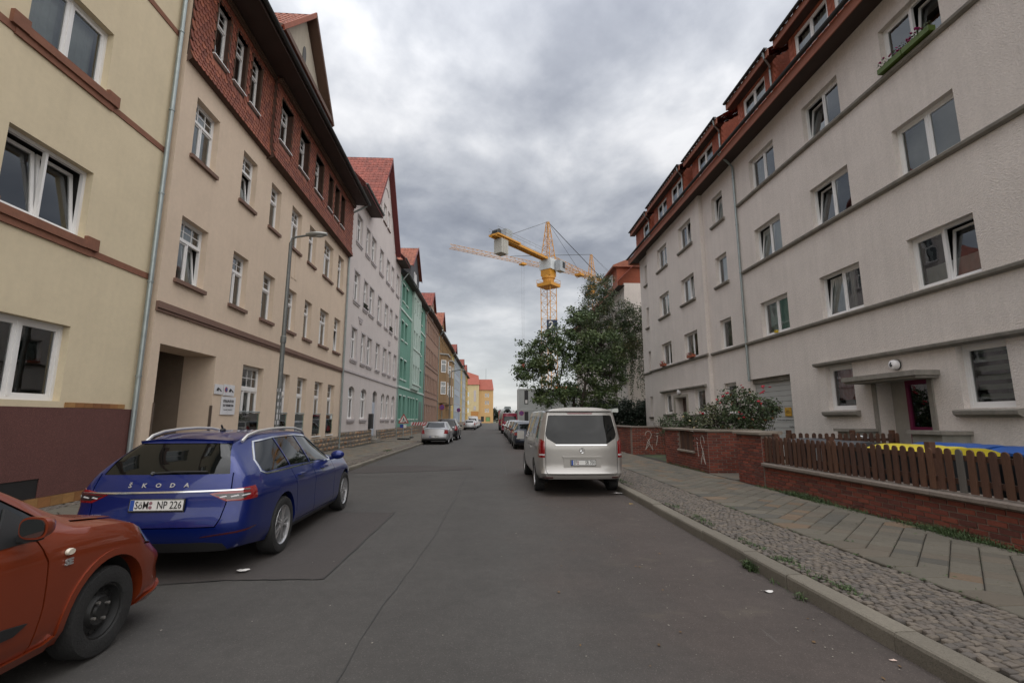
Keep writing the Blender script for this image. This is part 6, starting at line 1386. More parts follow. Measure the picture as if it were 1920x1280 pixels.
# ================================================================== walls and fences on the right
BR = [mat('brick_' + str(i), c, rough=.85, var=((5, .15), (40, .12)), bump=(50, .5, 4, .006), obj_rand=.14, island=.16) for i, c in enumerate([(0.17, 0.042, 0.026), (0.14, 0.036, 0.024), (0.19, 0.05, 0.03), (0.11, 0.034, 0.025)])]
MORT = mat('brick_mortar', (0.22, 0.17, 0.14), rough=.95, var=((4, .15), (30, .1)))
COPE = mat('coping_stone', (0.20, 0.165, 0.14), rough=.9, var=((2, .15), (20, .15)), bump=(30, .4, 3, .01))
COPE2 = mat('coping_pale', (0.22, 0.185, 0.15), rough=.9, var=((2, .12), (20, .12)), bump=(30, .4, 3, .01))
BV = []
for m in BR:
    for k in range(2):
        b = MB(); l_, h_, d_ = .117, .031, .012; c_ = .003
        A_ = [(-l_, 0, -h_), (l_, 0, -h_), (l_, 0, h_), (-l_, 0, h_)]; B_ = [(x * (1 - c_ / l_), -d_ - ru(0, .002), z * (1 - c_ / h_)) for x, y_, z in A_]
        for i in range(4): j = (i + 1) % 4; b.face([A_[i], A_[j], B_[j], B_[i]])
        b.face(B_); BV.append(b.mesh('brick', m))
HALF = Matrix.Diagonal((.47, 1, 1, 1))
def brick_face(P, o, ang, length, z0, z1, holes=()):
    """bricks on a vertical face starting at o, running along ang (local x), outward = -y"""
    nr = int((z1 - z0) / .0755); base = Matrix.Translation((o[0], o[1], 0)) @ Matrix.Rotation(ang, 4, 'Z')
    for r in range(nr):
        z = z0 + .0377 + r * .0755; x = .002
        first = r % 2
        while x < length - .03:
            w = .125 if (first and x < .01) else .25
            w = min(w, length - x)
            if w > .05 and not any(a < x + w / 2 < b_ and c < z < d for a, b_, c, d in holes):
                P.append((base @ T(x + w / 2, 0, z + ru(-.0015, .0015), 0, ru(-.01, .01), 0, (w / .25 * .985 if w > .2 else (w - .012) / .234, ru(.7, 1.3), 1)), random.randrange(len(BV))))
            x += w
def brick_wall(name, label, boxes, faces, copings, cope=COPE, limit=300):
    root = thing(name, label, 'wall', (boxes[0][0], boxes[0][2], 0)); inv = Matrix.Translation((-boxes[0][0], -boxes[0][2], 0)); off = Vector((-boxes[0][0], -boxes[0][2], 0))
    b = MB()
    for x0, x1, y0, y1, z0, z1 in boxes: b.box(x0 + off.x, x1 + off.x, y0 + off.y, y1 + off.y, z0, z1)
    b.build('mortar', MORT, root)
    P = []
    for f in faces: brick_face(P, (f[0] + off.x, f[1] + off.y), *f[2:])
    pieces(root, 'brick', BV, P, limit)
    for x0, x1, y0, y1, z0, z1 in copings:
        c = MB(); cx = (x1 - x0); g = .012
        c.prism([(x0, z0), (x1, z0), (x1, z1 - .015), (x1 - g, z1), (x0 + g, z1), (x0, z1 - .015)], y0, y1, 'y'); c.v = [(v[0] + off.x, v[1] + off.y, v[2]) for v in c.v]; c.build('coping', cope, root)
    return root
S_ = -math.pi / 2   # street faces: x runs towards the camera, outward is -X
def street(x, ya, yb, z0, z1, holes=()): return (x, yb, S_, yb - ya, z0, z1, holes)
cps = []; y = .5
while y < 10.8: y1 = min(y + 1.02, 10.83); cps.append((6.03, 6.40, y + .003, y1 - .003, .585, .645)); y = y1
LW = brick_wall('low_brick_wall', 'low red brick wall carrying the brown picket fence beside the pavement', [(6.115, 6.33, .5, 10.83, 0, .585)], [street(6.115, .5, 10.83, .10, .58)], cps)
# end pier
brick_wall('brick_pier', 'tall red brick pier with flat coping at the near side of the entrance path', [(6.095, 6.48, 10.85, 11.97, 0, 1.26), (6.48, 7.05, 11.72, 11.97, 0, 1.26)],
    [street(6.095, 10.85, 11.97, .10, 1.25), (6.095, 10.85, 0, .385, .66, 1.25), (6.48, 11.72, 0, .57, .3, 1.25)], [(6.02, 6.55, 10.78, 12.03, 1.262, 1.325), (6.552, 7.1, 11.66, 12.03, 1.262, 1.325)], COPE2)
hole = [(17.0 - 15.75, 17.0 - 14.55, .62, 1.3)]
W2 = brick_wall('garden_wall', 'red brick garden wall with small picket panel and chalk graffiti beyond the entrance path', [(6.095, 6.33, 13.62, 14.55, 0, 1.26), (6.095, 6.33, 15.75, 17.0, 0, 1.26), (6.095, 6.33, 14.55, 15.75, 0, .60), (6.33, 7.6, 13.62, 13.86, 0, 1.26)],
    [street(6.095, 13.62, 17.0, .10, 1.25, hole), (6.095, 13.62, 0, 1.5, .10, 1.25)], [(6.02, 6.40, 13.55, 17.05, 1.262, 1.32), (6.402, 7.65, 13.55, 13.92, 1.262, 1.32), (6.02, 6.40, 14.5, 15.8, .602, .66)], COPE2)
CHALK = mat('chalk_paint', (0.42, 0.38, 0.34), rough=.9)
def graffiti(root, pts_list, xform, w=.013):
    b = MB()
    for pts in pts_list:
        for i in range(len(pts) - 1): b.tube([xform(*pts[i]), xform(*pts[i + 1])], w, 4)
    b.build('chalk_graffiti', CHALK, root)
two = [[(.02, .72), (.05, .85), (.15, .92), (.26, .88), (.30, .75), (.24, .6), (.12, .45), (.16, .38), (.22, .45), (.12, .58)], [(.12, .45), (.08, .28), (.02, .12), (.12, .25), (.2, .38), (.28, .2), (.34, .1), (.30, .3)], [(.5, .8), (.62, .83)], [(.5, .68), (.58, .72), (.54, .5), (.5, .3)]]
graffiti(W2, [[(x, y) for x, y in p] for p in two], lambda x, y: Vector((-.018, 16.9 - 13.62 - 2.2 + .3 + x * .9 - .3 - .9 + .0, .22 + y)), .009)
W3 = brick_wall('end_wall', 'red brick wall with the large chalk figure 2 standing across the second entrance', [(6.05, 8.6, 21.0, 21.25, 0, 1.25), (6.05, 6.28, 21.25, 36, 0, 1.25)], [(6.05, 21.0, 0, 2.55, .10, 1.24), street(6.05, 21.25, 30, .10, 1.24)], [(5.98, 8.7, 20.94, 21.31, 1.252, 1.31), (5.98, 6.35, 21.312, 36, 1.252, 1.31)], COPE, 300)
graffiti(W3, two, lambda x, y: Vector((.55 + x * 1.0, -.02, .18 + y)), .014)
brick_wall('entrance_wall', 'low red brick return wall beside the second building entrance', [(6.33, 6.6, 16.7, 17.0, 0, 1.26)], [(6.33, 16.7, 0, .27, .1, 1.25)], [(6.402, 6.7, 16.64, 17.05, 1.262, 1.32)], COPE2)
WOOD = [mat('fence_wood_' + str(i), tuple(q * .75 for q in c), rough=.8, var=((3, .2), (12, .15)), bump=(20, .4, 5, .006), stretch=(8, 8, .7), obj_rand=.22, island=.2) for i, c in enumerate([(0.105, 0.046, 0.026), (0.085, 0.04, 0.026), (0.12, 0.055, 0.03)])] + [mat('fence_wood_grey', (0.105, 0.095, 0.085), rough=.85, var=((3, .2),), stretch=(8, 8, .7))]
def picket_mesh(h, m, w=.045, t=.011):
    b = MB(); top = [(w * math.cos(a), h - w + w * math.sin(a)) for a in [math.pi * i / 6 for i in range(7)]]
    b.prism([(-w, 0), (w, 0)] + top[:-1] + [(-w, h - w)], -t, t, 'y'); return b.mesh('picket', m)
def picket_fence(name, label, p, q, z0, h, gap=.148, posts=(), rails=True, greyat=()):
    p = Vector((*p, 0)); q = Vector((*q, 0)); d = q - p; L_ = d.length; ang = math.atan2(d.y, d.x)
    root = thing(name, label, 'fence', p, ang); V = [picket_mesh(h, m) for m in WOOD]
    n = int(L_ / gap)
    for i in range(n + 1):
        k = 3 if i in greyat else random.randrange(3); link('picket', V[k], root, T(i * gap + ru(-.006, .006), ru(-.003, .003), z0 + ru(-.008, .008), 0, ru(-.015, .015), ru(-.012, .012)))
    if rails:
        for z in (z0 + h * .25, z0 + h * .80): strip(root, 'rail', WOOD[1], 0, L_, .016, .06, z - .035, z + .035)
    for u in posts: strip(root, 'post', WOOD[0], u - .045, u + .045, .063, .15, z0 - .06, z0 + h + .07)
    return root
picket_fence('picket_fence', 'brown wooden picket fence with rounded tops on the low brick wall', (6.14, 10.75), (6.14, .8), .665, .56, .146, posts=(.2, 1.95, 4.0, 6.0, 8.0), greyat=(31,))
picket_fence('picket_fence', 'short picket panel set into the red brick garden wall', (6.14, 15.70), (6.14, 14.60), .665, .58, .105)
picket_fence('picket_fence', 'rear picket fence running along the entrance path behind the dustbins', (7.12, 11.5), (9.9, 11.5), .5, .78, .16, posts=(.1, 1.7, 2.7))
# garden ground
bed('garden_ground', 6.33, 10.3, -3, 62, 0.09, mat('garden_soil', (0.055, 0.06, 0.035), var=((1.5, .3), (8, .3)), col2=(0.05, 0.075, 0.025)))
bed('entrance_path', 6.02, 10.3, 12.05, 13.55, 0.125, SLABFAR); bed('verge', 6.02, 6.33, -3, 62, 0.1, SOIL)
# ------------------------------------------------------------------ dustbins
BINB = mat('bin_black', (0.018, 0.019, 0.021), rough=.45, var=((3, .1),)); LIDB = mat('lid_blue', (0.012, 0.075, 0.30), rough=.4, var=((3, .1),)); LIDY = mat('lid_yellow', (0.58, 0.47, 0.03), rough=.45, var=((3, .08),)); LIDG = mat('lid_grey', (0.05, 0.053, 0.06), rough=.5)
def big_bin(label, x, y, lid, rz=0, w=1.30, d=.95, h=1.10):
    r_ = thing('dustbin', label, 'dustbin', (x, y, .1), rz, 'dustbins behind the picket fence'); b = MB()
    b.quadgrid([[(-w / 2 * k, -d / 2 * k, z), (w / 2 * k, -d / 2 * k, z), (w / 2 * k, d / 2 * k, z), (-w / 2 * k, d / 2 * k, z), (-w / 2 * k, -d / 2 * k, z)] for z, k in ((.14, .86), (.9, 1.0), (.92, 1.03), (1.0, 1.03))]); b.face([(-w / 2 * .86, -d / 2 * .86, .14), (w / 2 * .86, -d / 2 * .86, .14), (w / 2 * .86, d / 2 * .86, .14), (-w / 2 * .86, d / 2 * .86, .14)])
    b.build('container', BINB, r_)
    b = MB(); P = []
    for i in range(9):
        v = -1 + i / 4; P.append([(u / 8 * (w / 2 + .04), v * (d / 2 + .03), 1.0 + .09 * (1 - abs(v) ** 3) * (1 - .12 * abs(u / 8)) + (.012 if u % 4 == 0 else 0)) for u in range(-8, 9)])
    b.quadgrid(P); b.quadgrid([[(p[0], p[1], .965) for p in P[0]], P[0]]); b.quadgrid([P[-1], [(p[0], p[1], .965) for p in P[-1]]]); b.quadgrid([[(r2[0][0], r2[0][1], .965) for r2 in P], [r2[0] for r2 in P]]); b.quadgrid([[r2[-1] for r2 in P], [(r2[-1][0], r2[-1][1], .965) for r2 in P]])
    for s in (-1, 1): b.box(s * w * .28 - .11, s * w * .28 + .11, -d / 2 - .06, -d / 2 - .02, 1.0, 1.03)
    b.build('lid', lid, r_, smooth=True, sharp=30)
    for sx in (-1, 1):
        for sy in (-1, 1): b = MB(); b.cyl((sx * w * .36 - .02, sy * d * .34, .07), .07, .04, 'x', 12); b.build('castor', RUBBER, r_)
    return r_
big_bin('large dustbin with a yellow lid just behind the picket fence', 7.1, 7.72, LIDY, math.pi / 2)
big_bin('large dustbin with a blue lid behind the yellow lidded one', 8.25, 8.2, LIDB, math.pi / 2); big_bin('large dustbin with a blue lid in front of the door number 6 pillar', 8.3, 6.75, LIDB, math.pi / 2); big_bin('nearest large dustbin with a blue lid at the right picture edge', 7.6, 5.3, LIDB, math.pi / 2)
for i, (x, y, lb) in enumerate([(7.0, 9.15, 'small dark grey dustbin next to the yellow lidded one'), (7.0, 9.85, 'small dark grey dustbin in the middle of the grey ones'), (7.05, 10.5, 'small dark grey dustbin nearest to the brick pier')]):
    big_bin(lb, x, y, LIDG, math.pi / 2 + ru(-.1, .1), .58, .7, 1.0)
bn = big_bin('blue lidded dustbin far behind the brick wall beside the van', 7.2, 24.2, LIDB, math.pi / 2)
pst = MB(); pst.box(-.1, .1, -.004, 0, 0, .28); o = pst.build('notice_board', mat('notice_white', (0.55, 0.57, 0.58)), None, loc=(6.17, 9.03, .80), rot=(0, 0, S_)); tag(o, 'small white notice showing between the pickets', 'notice')
# bicycle leaning on the rear fence
BK = thing('bicycle', 'bicycle with curved handlebar leaning at the rear picket fence', 'bicycle', (9.1, 11.75, .1), .1)
for xx in (-.52, .52):
    b = MB(); b.lathe([(-.015, .33), (0, .345), (.015, .33), (0, .315), (-.015, .33)], (xx, 0, .345), 'y', 28)
    for k in range(8): b.tube([(xx, 0, .345), (xx + .32 * math.cos(k * .785), 0, .345 + .32 * math.sin(k * .785))], .002, 3)
    b.build('bicycle_wheel', RUBBER, BK)
b = MB()
for p, q in (((-.52, .345), (-.12, .30)), ((-.12, .30), (-.22, .82)), ((-.52, .345), (-.2, .75)), ((-.12, .30), (.36, .72)), ((-.2, .75), (.33, .84)), ((.52, .345), (.30, .98))): b.tube([(p[0], 0, p[1]), (q[0], 0, q[1])], .014, 6)
b.build('frame', mat('bicycle_paint', (0.05, 0.05, 0.06), rough=.3), BK)
b = MB(); b.tube([(.12, -.28, 1.06), (.22, -.22, 1.10), (.30, -.05, 1.04), (.30, .05, 1.04), (.22, .22, 1.10), (.12, .28, 1.06)], .012, 6); b.build('handlebar', CHROME, BK); b = MB(); b.sphere((-.24, 0, .90), .1, 8, 6, (1.3, .7, .35)); b.build('saddle', BLACKP, BK, smooth=True)
# ------------------------------------------------------------------ vegetation
def leaf_mat(n, c, c2, isl=.45):
    m = mat(n, c, rough=.6, var=((.8, .2),), island=isl, col2=c2, c2scale=.8); b = m.node_tree.nodes['Principled BSDF']; b.inputs['Subsurface Weight'].default_value = 0.0; return m
LF1 = leaf_mat('maple_leaf', (0.06, 0.098, 0.032), (0.10, 0.13, 0.045)); LF2 = leaf_mat('birch_leaf', (0.05, 0.078, 0.03), (0.085, 0.09, 0.036)); LF3 = leaf_mat('hedge_leaf', (0.012, 0.024, 0.012), (0.018, 0.032, 0.014)); LF4 = leaf_mat('rose_leaf', (0.055, 0.085, 0.034), (0.08, 0.08, 0.04)); LFA = leaf_mat('autumn_leaf', (0.17, 0.06, 0.02), (0.10, 0.07, 0.02))
BARK = mat('bark', (0.055, 0.045, 0.035), rough=.95, var=((6, .3),), bump=(20, .8, 4, .02)); BIRCHB = mat('birch_bark', (0.30, 0.28, 0.25), rough=.8, var=((5, .3),), stretch=(1, 1, 4))
rng = np.random.default_rng(11)
def leaves_mesh(pts, size, droop=.3, asp=1.5):
    n = len(pts); pts = np.asarray(pts); s = size * rng.uniform(.6, 1.3, n)[:, None]
    a = rng.uniform(0, 2 * np.pi, n); el = rng.normal(-droop, .5, n); d = np.stack([np.cos(a) * np.cos(el), np.sin(a) * np.cos(el), np.sin(el)], 1)
    r_ = rng.normal(size=(n, 3)); e = np.cross(d, r_); e /= np.linalg.norm(e, axis=1)[:, None] + 1e-9; nn = np.cross(d, e)
    p0 = pts; p1 = pts + d * s * .45 * asp + e * s * .42 + nn * s * .10; p2 = pts + d * s * asp; p3 = pts + d * s * .45 * asp - e * s * .42 + nn * s * .10
    v = np.stack([p0, p1, p2, p3], 1).reshape(-1, 3); f = np.arange(4 * n).reshape(-1, 4)
    me = bpy.data.meshes.new('leaves'); me.vertices.add(len(v)); me.vertices.foreach_set('co', v.ravel().astype(np.float32)); me.loops.add(4 * n); me.loops.foreach_set('vertex_index', f.ravel().astype(np.int32)); me.polygons.add(n); me.polygons.foreach_set('loop_start', np.arange(0, 4 * n, 4, dtype=np.int32)); me.update(calc_edges=True); me.validate(); return me
def tree(name, label, base, trunk_h, blobs, nper, size, lm, bark, r0=.16, stems=1, spread=.5, cluster=.42, inner=.35, strands=None, cat='tree', twig=.012, extra=None):
    root = thing(name, label, cat, base); b = MB(); P = []; clusters = []
    for (cx, cy, cz, rx, ry, rz, n) in blobs:
        for _ in range(n):
            while True:
                q = np.array([ru(-1, 1), ru(-1, 1), ru(-1, 1)]); rr = np.linalg.norm(q)
                if inner < rr < 1: break
            clusters.append(np.array([cx + q[0] * rx, cy + q[1] * ry, cz + q[2] * rz]))
    heads = []
    for s in range(stems):
        a = s * 2.4 + .5; bx, by = (.12 * math.cos(a), .12 * math.sin(a)) if stems > 1 else (0, 0); lean = spread if stems > 1 else 0
        pts = [Vector((bx, by, 0))]; n = 5
        for i in range(1, n + 1): t = i / n; pts.append(Vector((bx + lean * math.cos(a) * t ** 1.3 * trunk_h * .4 + ru(-.05, .05), by + lean * math.sin(a) * t ** 1.3 * trunk_h * .4 + ru(-.05, .05), trunk_h * t)))
        b.tube(pts, r0, 8, r2=r0 * .5); heads += [(p, r0 * (1 - .5 * i / n)) for i, p in enumerate(pts) if i >= 2]
    limbs = []
    for (cx, cy, cz, rx, ry, rz, n) in blobs:
        tgt = Vector((cx, cy, cz)); h = min(heads, key=lambda q: (q[0] - tgt).length + (2 if q[0].z > tgt.z else 0)); m = (h[0] + tgt) / 2 + Vector((ru(-.2, .2), ru(-.2, .2), ru(0, .3)))
        q1 = h[0] * .3 + m * .7; pts = [h[0], q1, m, m * .4 + tgt * .6, tgt]; b.tube(pts, h[1] * .6, 6, r2=.03); limbs += [(p, .04) for p in pts[1:]]
    for c in clusters:
        cv_ = Vector(c); h = min(limbs + heads, key=lambda q: (q[0] - cv_).length)[0]; m = (h + cv_) / 2 + Vector((ru(-.15, .15), ru(-.15, .15), ru(-.05, .2)))
        if (cv_ - h).length > .15: b.tube([h, m, cv_], twig * 1.4, 4, False, twig * .5)
    b.build('trunk', bark, root, smooth=True)
    if clusters:
        C_ = np.array(clusters); k = rng.uniform(.55, 1.25, len(C_)) * cluster
        idx = np.repeat(np.arange(len(C_)), nper); L_ = C_[idx] + rng.normal(size=(len(idx), 3)) * (k[idx] * .55)[:, None] * np.array([1, 1, .7])
        if strands:
            zs = []
            for (sx, sy, sz, rx, ry, ln, n) in strands:
                for _ in range(n):
                    px, py, pz = sx + ru(-rx, rx), sy + ru(-ry, ry), sz + ru(-.6, .6); l_ = ln * ru(.4, 1.1); m_ = int(l_ / .035); t = np.linspace(0, 1, m_)
                    zs.append(np.stack([px + .12 * np.sin(t * 3 + px) + rng.normal(0, .03, m_), py + rng.normal(0, .03, m_), pz - t * l_], 1)); b2 = None
            L_ = np.concatenate([L_] + zs)
        link('crown', leaves_mesh(L_, size), root).data.materials.append(lm)
        if extra:
            sel = L_[rng.random(len(L_)) < extra[1]]; link('autumn_foliage', leaves_mesh(sel, size), root).data.materials.append(extra[0])
    return root
tree('maple_tree', 'broad dark green maple with spreading multiple stems behind the silver van', (4.9, 29, .1), 3.6,
    [(.0, .0, 6.6, 1.7, 1.7, 1.4, 60), (-1.9, .0, 5.6, 1.5, 1.5, 1.2, 48), (-2.7, .1, 4.4, 1.0, 1.3, .9, 26), (1.6, 0, 6.0, 1.4, 1.5, 1.5, 46), (2.2, 0, 4.2, 1.3, 1.5, 1.2, 34), (-1.5, -.2, 3.2, 1.4, 1.3, .9, 34), (.4, -.2, 4.6, 1.6, 1.4, 1.0, 34), (-.2, .2, 3.0, 1.2, 1.4, .8, 20), (1.4, .2, 2.9, 1.2, 1.2, .7, 20), (.4, .2, 7.9, .9, .9, .55, 18)], 84, .10, LF1, BARK, .12, 4, .55, .36, .15)
tree('birch_tree', 'tall weeping birch with hanging twigs against the off white building', (9.4, 36.5, .1), 9.5,
    [(-1.1, 0, 11.4, 1.3, 1.3, 1.5, 50), (-1.7, 0, 9.4, 1.3, 1.4, 1.3, 46), (0.2, 0, 9.6, 1.5, 1.4, 1.4, 46), (1.6, 0, 9.2, 1.2, 1.3, 1.2, 36), (-.6, 0, 7.6, 1.9, 1.4, 1.3, 50), (1.4, 0, 7.2, 1.2, 1.3, 1.2, 30), (-2.0, 0, 6.3, 1.2, 1.2, .9, 20)], 105, .08, LF2, BIRCHB, .17, 1, .3, .42,
    strands=[(1.0, -.3, 7.0, 1.4, .8, 3.6, 60), (-.4, -.3, 7.2, 1.6, .8, 1.8, 40), (1.3, -.3, 8.5, 1.1, .8, 2.5, 40), (-1.5, -.3, 9, 1.3, .8, 1.6, 36)], extra=(LFA, .015))
def bush(name, label, base, blobs, nper, size, lm, cat='bush', **k): return tree(name, label, base, .8, blobs, nper, size, lm, BARK, .03, 5, .9, k.get('cluster', .25), .0, cat=cat, twig=.006, extra=k.get('extra'))
bush('hedge', 'dense dark evergreen hedge at the corner of the off white building', (9.0, 33.2, .1), [(x, ru(-.3, .3), z, .7, .7, .7, 26) for x in (-2.4, -1.5, -.6, .3, 1.2, 2.0) for z in (.6, 1.5, 2.2)], 60, .09, LF3, 'hedge', cluster=.4)
bush('shrub', 'green shrub in front of the grey container stack', (5.4, 44, .1), [(0, 0, .9, 1.2, .9, .9, 40), (1.6, 0, 1.2, 1.2, .9, 1.0, 40)], 50, .09, LF1)
RED = mat('rose_red', (0.42, 0.008, 0.03), rough=.6, var=((20, .2),)); WRO = mat('rose_cream', (0.65, 0.52, 0.28), rough=.6)
def rose_stems(root, blobs, n, m=BARK):
    b = MB()
    for _ in range(n):
        cx, cy, cz, rx, ry, rz, _n = random.choice(blobs); q = Vector((cx + ru(-rx, rx), cy + ru(-ry, ry), cz + ru(0, rz))); o = Vector((q.x * .35 + ru(-.2, .2), q.y * .35, 0)); m_ = o * .5 + q * .5 + Vector((0, 0, .25)); b.tube([o, m_, q], .009, 4, False, .004)
    b.build('stems', BARK, root)
def blooms(root, spots, r, m, name='bloom'):
    V = []
    for _ in range(3):
        b = MB()
        for k in range(7): a = k * 2.4; rr = r * (.35 + .08 * k); c = Vector((math.cos(a) * rr * .5, math.sin(a) * rr * .5, .0 + .02 * (7 - k) * r)); b.sphere(c, r * .45, 6, 4, (1, 1, .55), jit=.3)
        V.append(b.mesh('bloom', m))
    for p in spots: link(name, random.choice(V), root, T(*p, ru(0, 6), ru(-.6, .6), ru(-.6, .6), (ru(.7, 1.3),) * 3))
RB = [(-.75, 0, 1.6, .45, .6, .45, 30), (0, 0, 1.95, .6, .7, .55, 46), (.65, 0, 1.75, .55, .6, .6, 40), (-.1, 0, 1.35, .9, .7, .45, 46), (-1.15, 0, 1.35, .35, .4, .3, 8), (1.1, 0, 1.9, .3, .3, .25, 8)]
rs = bush('rose_bush', 'large climbing rose bush with red blooms behind the brick wall', (7.75, 15.0, .1), RB, 30, .062, LF4, cluster=.2, extra=(LFA, .03)); rose_stems(rs, RB, 70)
blooms(rs, [(.70 + ru(-.2, .25), -.5, 2.42 + ru(-.12, .1)) for _ in range(6)] + [(-.3, -.6, 1.72), (-.22, -.62, 1.66), (-.15, -.6, 1.56), (.35, -.6, 2.05), (.42, -.6, 1.98), (-1.35, -.3, 1.72), (-1.28, -.3, 1.68), (-.7, -.5, 2.2), (-.55, -.5, 2.3), (-.9, -.5, 2.1), (-.05, -.4, 2.55), (0, -.4, 2.48), (-.8, -.5, 2.0), (.5, -.5, 2.3)], .06, RED)
WB = [(0, 0, 1.45, .55, .4, .35, 26), (.55, 0, 1.3, .4, .4, .3, 20), (-.5, 0, 1.2, .35, .4, .25, 12)]
ws = bush('rose_bush', 'small rose bush with cream blooms in front of the second entrance', (7.15, 18.6, .1), WB, 30, .055, LF4, cluster=.18); rose_stems(ws, WB, 26); blooms(ws, [(.35, -.4, 1.45), (.62, -.4, 1.42), (.1, -.4, 1.6), (.5, -.4, 1.2)], .06, WRO)
def flower_box(label, x, y0, y1, z, box, fl, hang=False):
    r_ = thing('flower_box', label, 'flower box', (x, (y0 + y1) / 2, z)); h = (y1 - y0) / 2
    if box: b = MB(); b.box(-.09, .09, -h, h, 0, .14); b.build('planter', box, r_)
    pts = rng.uniform([-.1, -h, .1], [.08, h, .28], (int(500 * h), 3)); link('foliage', leaves_mesh(pts, .035), r_).data.materials.append(LF4)
    blooms(r_, [(ru(-.12, 0), ru(-h, h), ru(.14, .32)) for _ in range(int(16 * h) + 3)], .05, fl, 'bloom')
MAGF = mat('petunia_magenta', (0.30, 0.01, 0.12), rough=.6); GRB = mat('planter_green', (0.075, 0.12, 0.015), rough=.5); TER = mat('planter_terracotta', (0.30, 0.08, 0.04), rough=.7)
flower_box('bright green flower box with magenta petunias under the upper right window', 10.18, 9.45, 10.2, 10.57, GRB, MAGF); flower_box('second green flower box with magenta petunias on the same upper window ledge', 10.18, 10.22, 10.95, 10.57, GRB, MAGF)
flower_box('terracotta flower box with red geraniums on the nearer bay window', 9.98, 23.25, 23.95, 4.68, TER, RED); flower_box('red geraniums in the far bay window of the off white building', 9.98, 27.3, 27.9, 4.68, TER, RED)
b = MB(); b.box(-.05, .05, -.05, .05, 0, .1); o = b.build('watering_can', mat('yellow_plastic', (0.5, 0.34, 0.02), rough=.4), None, loc=(10.22, 16.62, 4.69)); tag(o, 'small yellow pot standing in the open first floor window', 'pot')
# far trees at the end of the street and behind the site
tree('conifer', 'dark conifer row beyond the end of the street', (1.6, 215, 0), 4, [(-1, 0, 3.5, 1.5, 1.5, 3.0, 40), (1, 0, 3.0, 1.6, 1.5, 2.4, 40), (4, 0, 3.2, 2, 1.5, 2.0, 40), (8.5, 0, 3.2, 3, 2, 2.4, 50)], 40, .35, LF3, BARK, .15, 2, .4, .9)
# ------------------------------------------------------------------ street lamp
LP = thing('street_lamp', 'grey steel street lamp with curved arm behind the blue estate car', 'street lamp', (-4.98, 11.35, .12))
POLE = mat('lamp_pole', (0.15, 0.155, 0.15), rough=.55, metal=.5, var=((2, .2), (14, .2)))
b = MB(); b.tube([(0, 0, 0), (0, 0, 1.0)], .078, 12); b.tube([(0, 0, 1.0), (0, 0, 1.12)], .078, 12, r2=.055); b.tube([(0, 0, 1.1), (0, 0, 3.3)], .055, 12, r2=.052); b.tube([(0, 0, 3.3), (0, 0, 5.75)], .05, 12, r2=.038); b.tube([(0, 0, 5.75), (.03, 0, 5.86), (.12, 0, 5.90), (.42, 0, 5.95)], .026, 8); b.lathe([(3.28, .05), (3.28, .066), (3.42, .066), (3.44, .05)], axis='z', n=12); b.build('pole', POLE, LP, smooth=True)
b = MB(); P = []
for i in range(9):
    t = i / 8; w = .10 * math.sin(math.pi * min(.98, .12 + t * .8)) + .02; P.append([(.36 + .50 * t, w * math.cos(a), 5.965 + .02 * t + .055 * math.sin(a) * (.6 + .6 * math.sin(math.pi * t * .9 + .2))) for a in [2 * math.pi * k / 12 for k in range(12)]])
b.quadgrid(P, True); b.face(P[0]); b.face(P[-1]); b.build('lamp_head', mat('lamp_head_grey', (0.28, 0.28, 0.26), rough=.4, metal=.3), LP, smooth=True)
b = MB(); b.sphere((.66, 0, 5.945), .1, 12, 8, (1.35, .75, .5)); b.build('lamp_lens', mat('lens', (0.4, 0.4, 0.37), rough=.1, coat=1), LP, smooth=True)
STK = mat('sticker_white', (0.42, 0.42, 0.43)); 
for z in (1.55, 1.68, 1.84, 2.0, 2.16, 1.42): b = MB(); h = ru(.03, .06); b.tube([(0, 0, z - h), (0, 0, z + h)], .0575 + .001, 12, False); b.v = [v for v in b.v]; b.f = b.f[random.randrange(3)::2]; b.build('sticker', STK, LP)
# a second lamp far down on the left
L2 = thing('street_lamp', 'distant street lamp standing by the ochre house', 'street lamp', (-5.0, 55.0, .12)); b = MB(); b.tube([(0, 0, 0), (0, 0, 6.6), (.2, 0, 6.9), (1.2, 0, 7.1)], .06, 8); b.build('pole', POLE, L2); b = MB(); b.sphere((1.4, 0, 7.08), .12, 8, 6, (2.4, 1, .5)); b.build('lamp_head', MATS['lamp_head_grey'], L2)
# ------------------------------------------------------------------ traffic signs
def disc(par, name, m, c, r, y, n=28):
    b = MB(); b.prism([(c[0] + r * math.cos(2 * math.pi * k / n), c[1] + r * math.sin(2 * math.pi * k / n)) for k in range(n)], y, y + .003, 'y'); return b.build(name, m, par)
SB = mat('sign_blue', (0.02, 0.05, 0.26), rough=.5); SR = mat('sign_red', (0.35, 0.015, 0.02), rough=.5)
def stop_sign(label, x, y, z, base=.12, r=.21, grp=None):
    s = thing('no_stopping_sign', label, 'traffic sign', (x, y, base)); b = MB(); b.tube([(0, .03, 0), (0, .03, z + r * .6)], .03, 8); b.build('pole', STEELG, s)
    disc(s, 'sign_back', STEELG, (0, z), r, .0); d = disc(s, 'red_ring', SR, (0, z), r, -.004); disc(s, 'blue_face', SB, (0, z), r * .82, -.008)
    for a in (45, 135): b = MB(); M = Matrix.Translation((0, 0, z)) @ Matrix.Rotation(R(a), 4, 'Y'); b.box(-r * .84, r * .84, -.012, -.009, -r * .09, r * .09, M); b.build('red_bar', SR, s)
    return s
stop_sign('no stopping sign in front of the ochre bay window house', -5.05, 47.5, 2.62, r=.26); stop_sign('no stopping sign on a pole beside the far silver car on the left', -4.95, 69, 2.75, r=.28); stop_sign('no stopping sign on the right in front of the container stack', 3.5, 60, 2.2, r=.30)
RW = thing('road_works_sign', 'triangular road works warning sign standing on the left pavement', 'traffic sign', (-6.62, 36, .12))
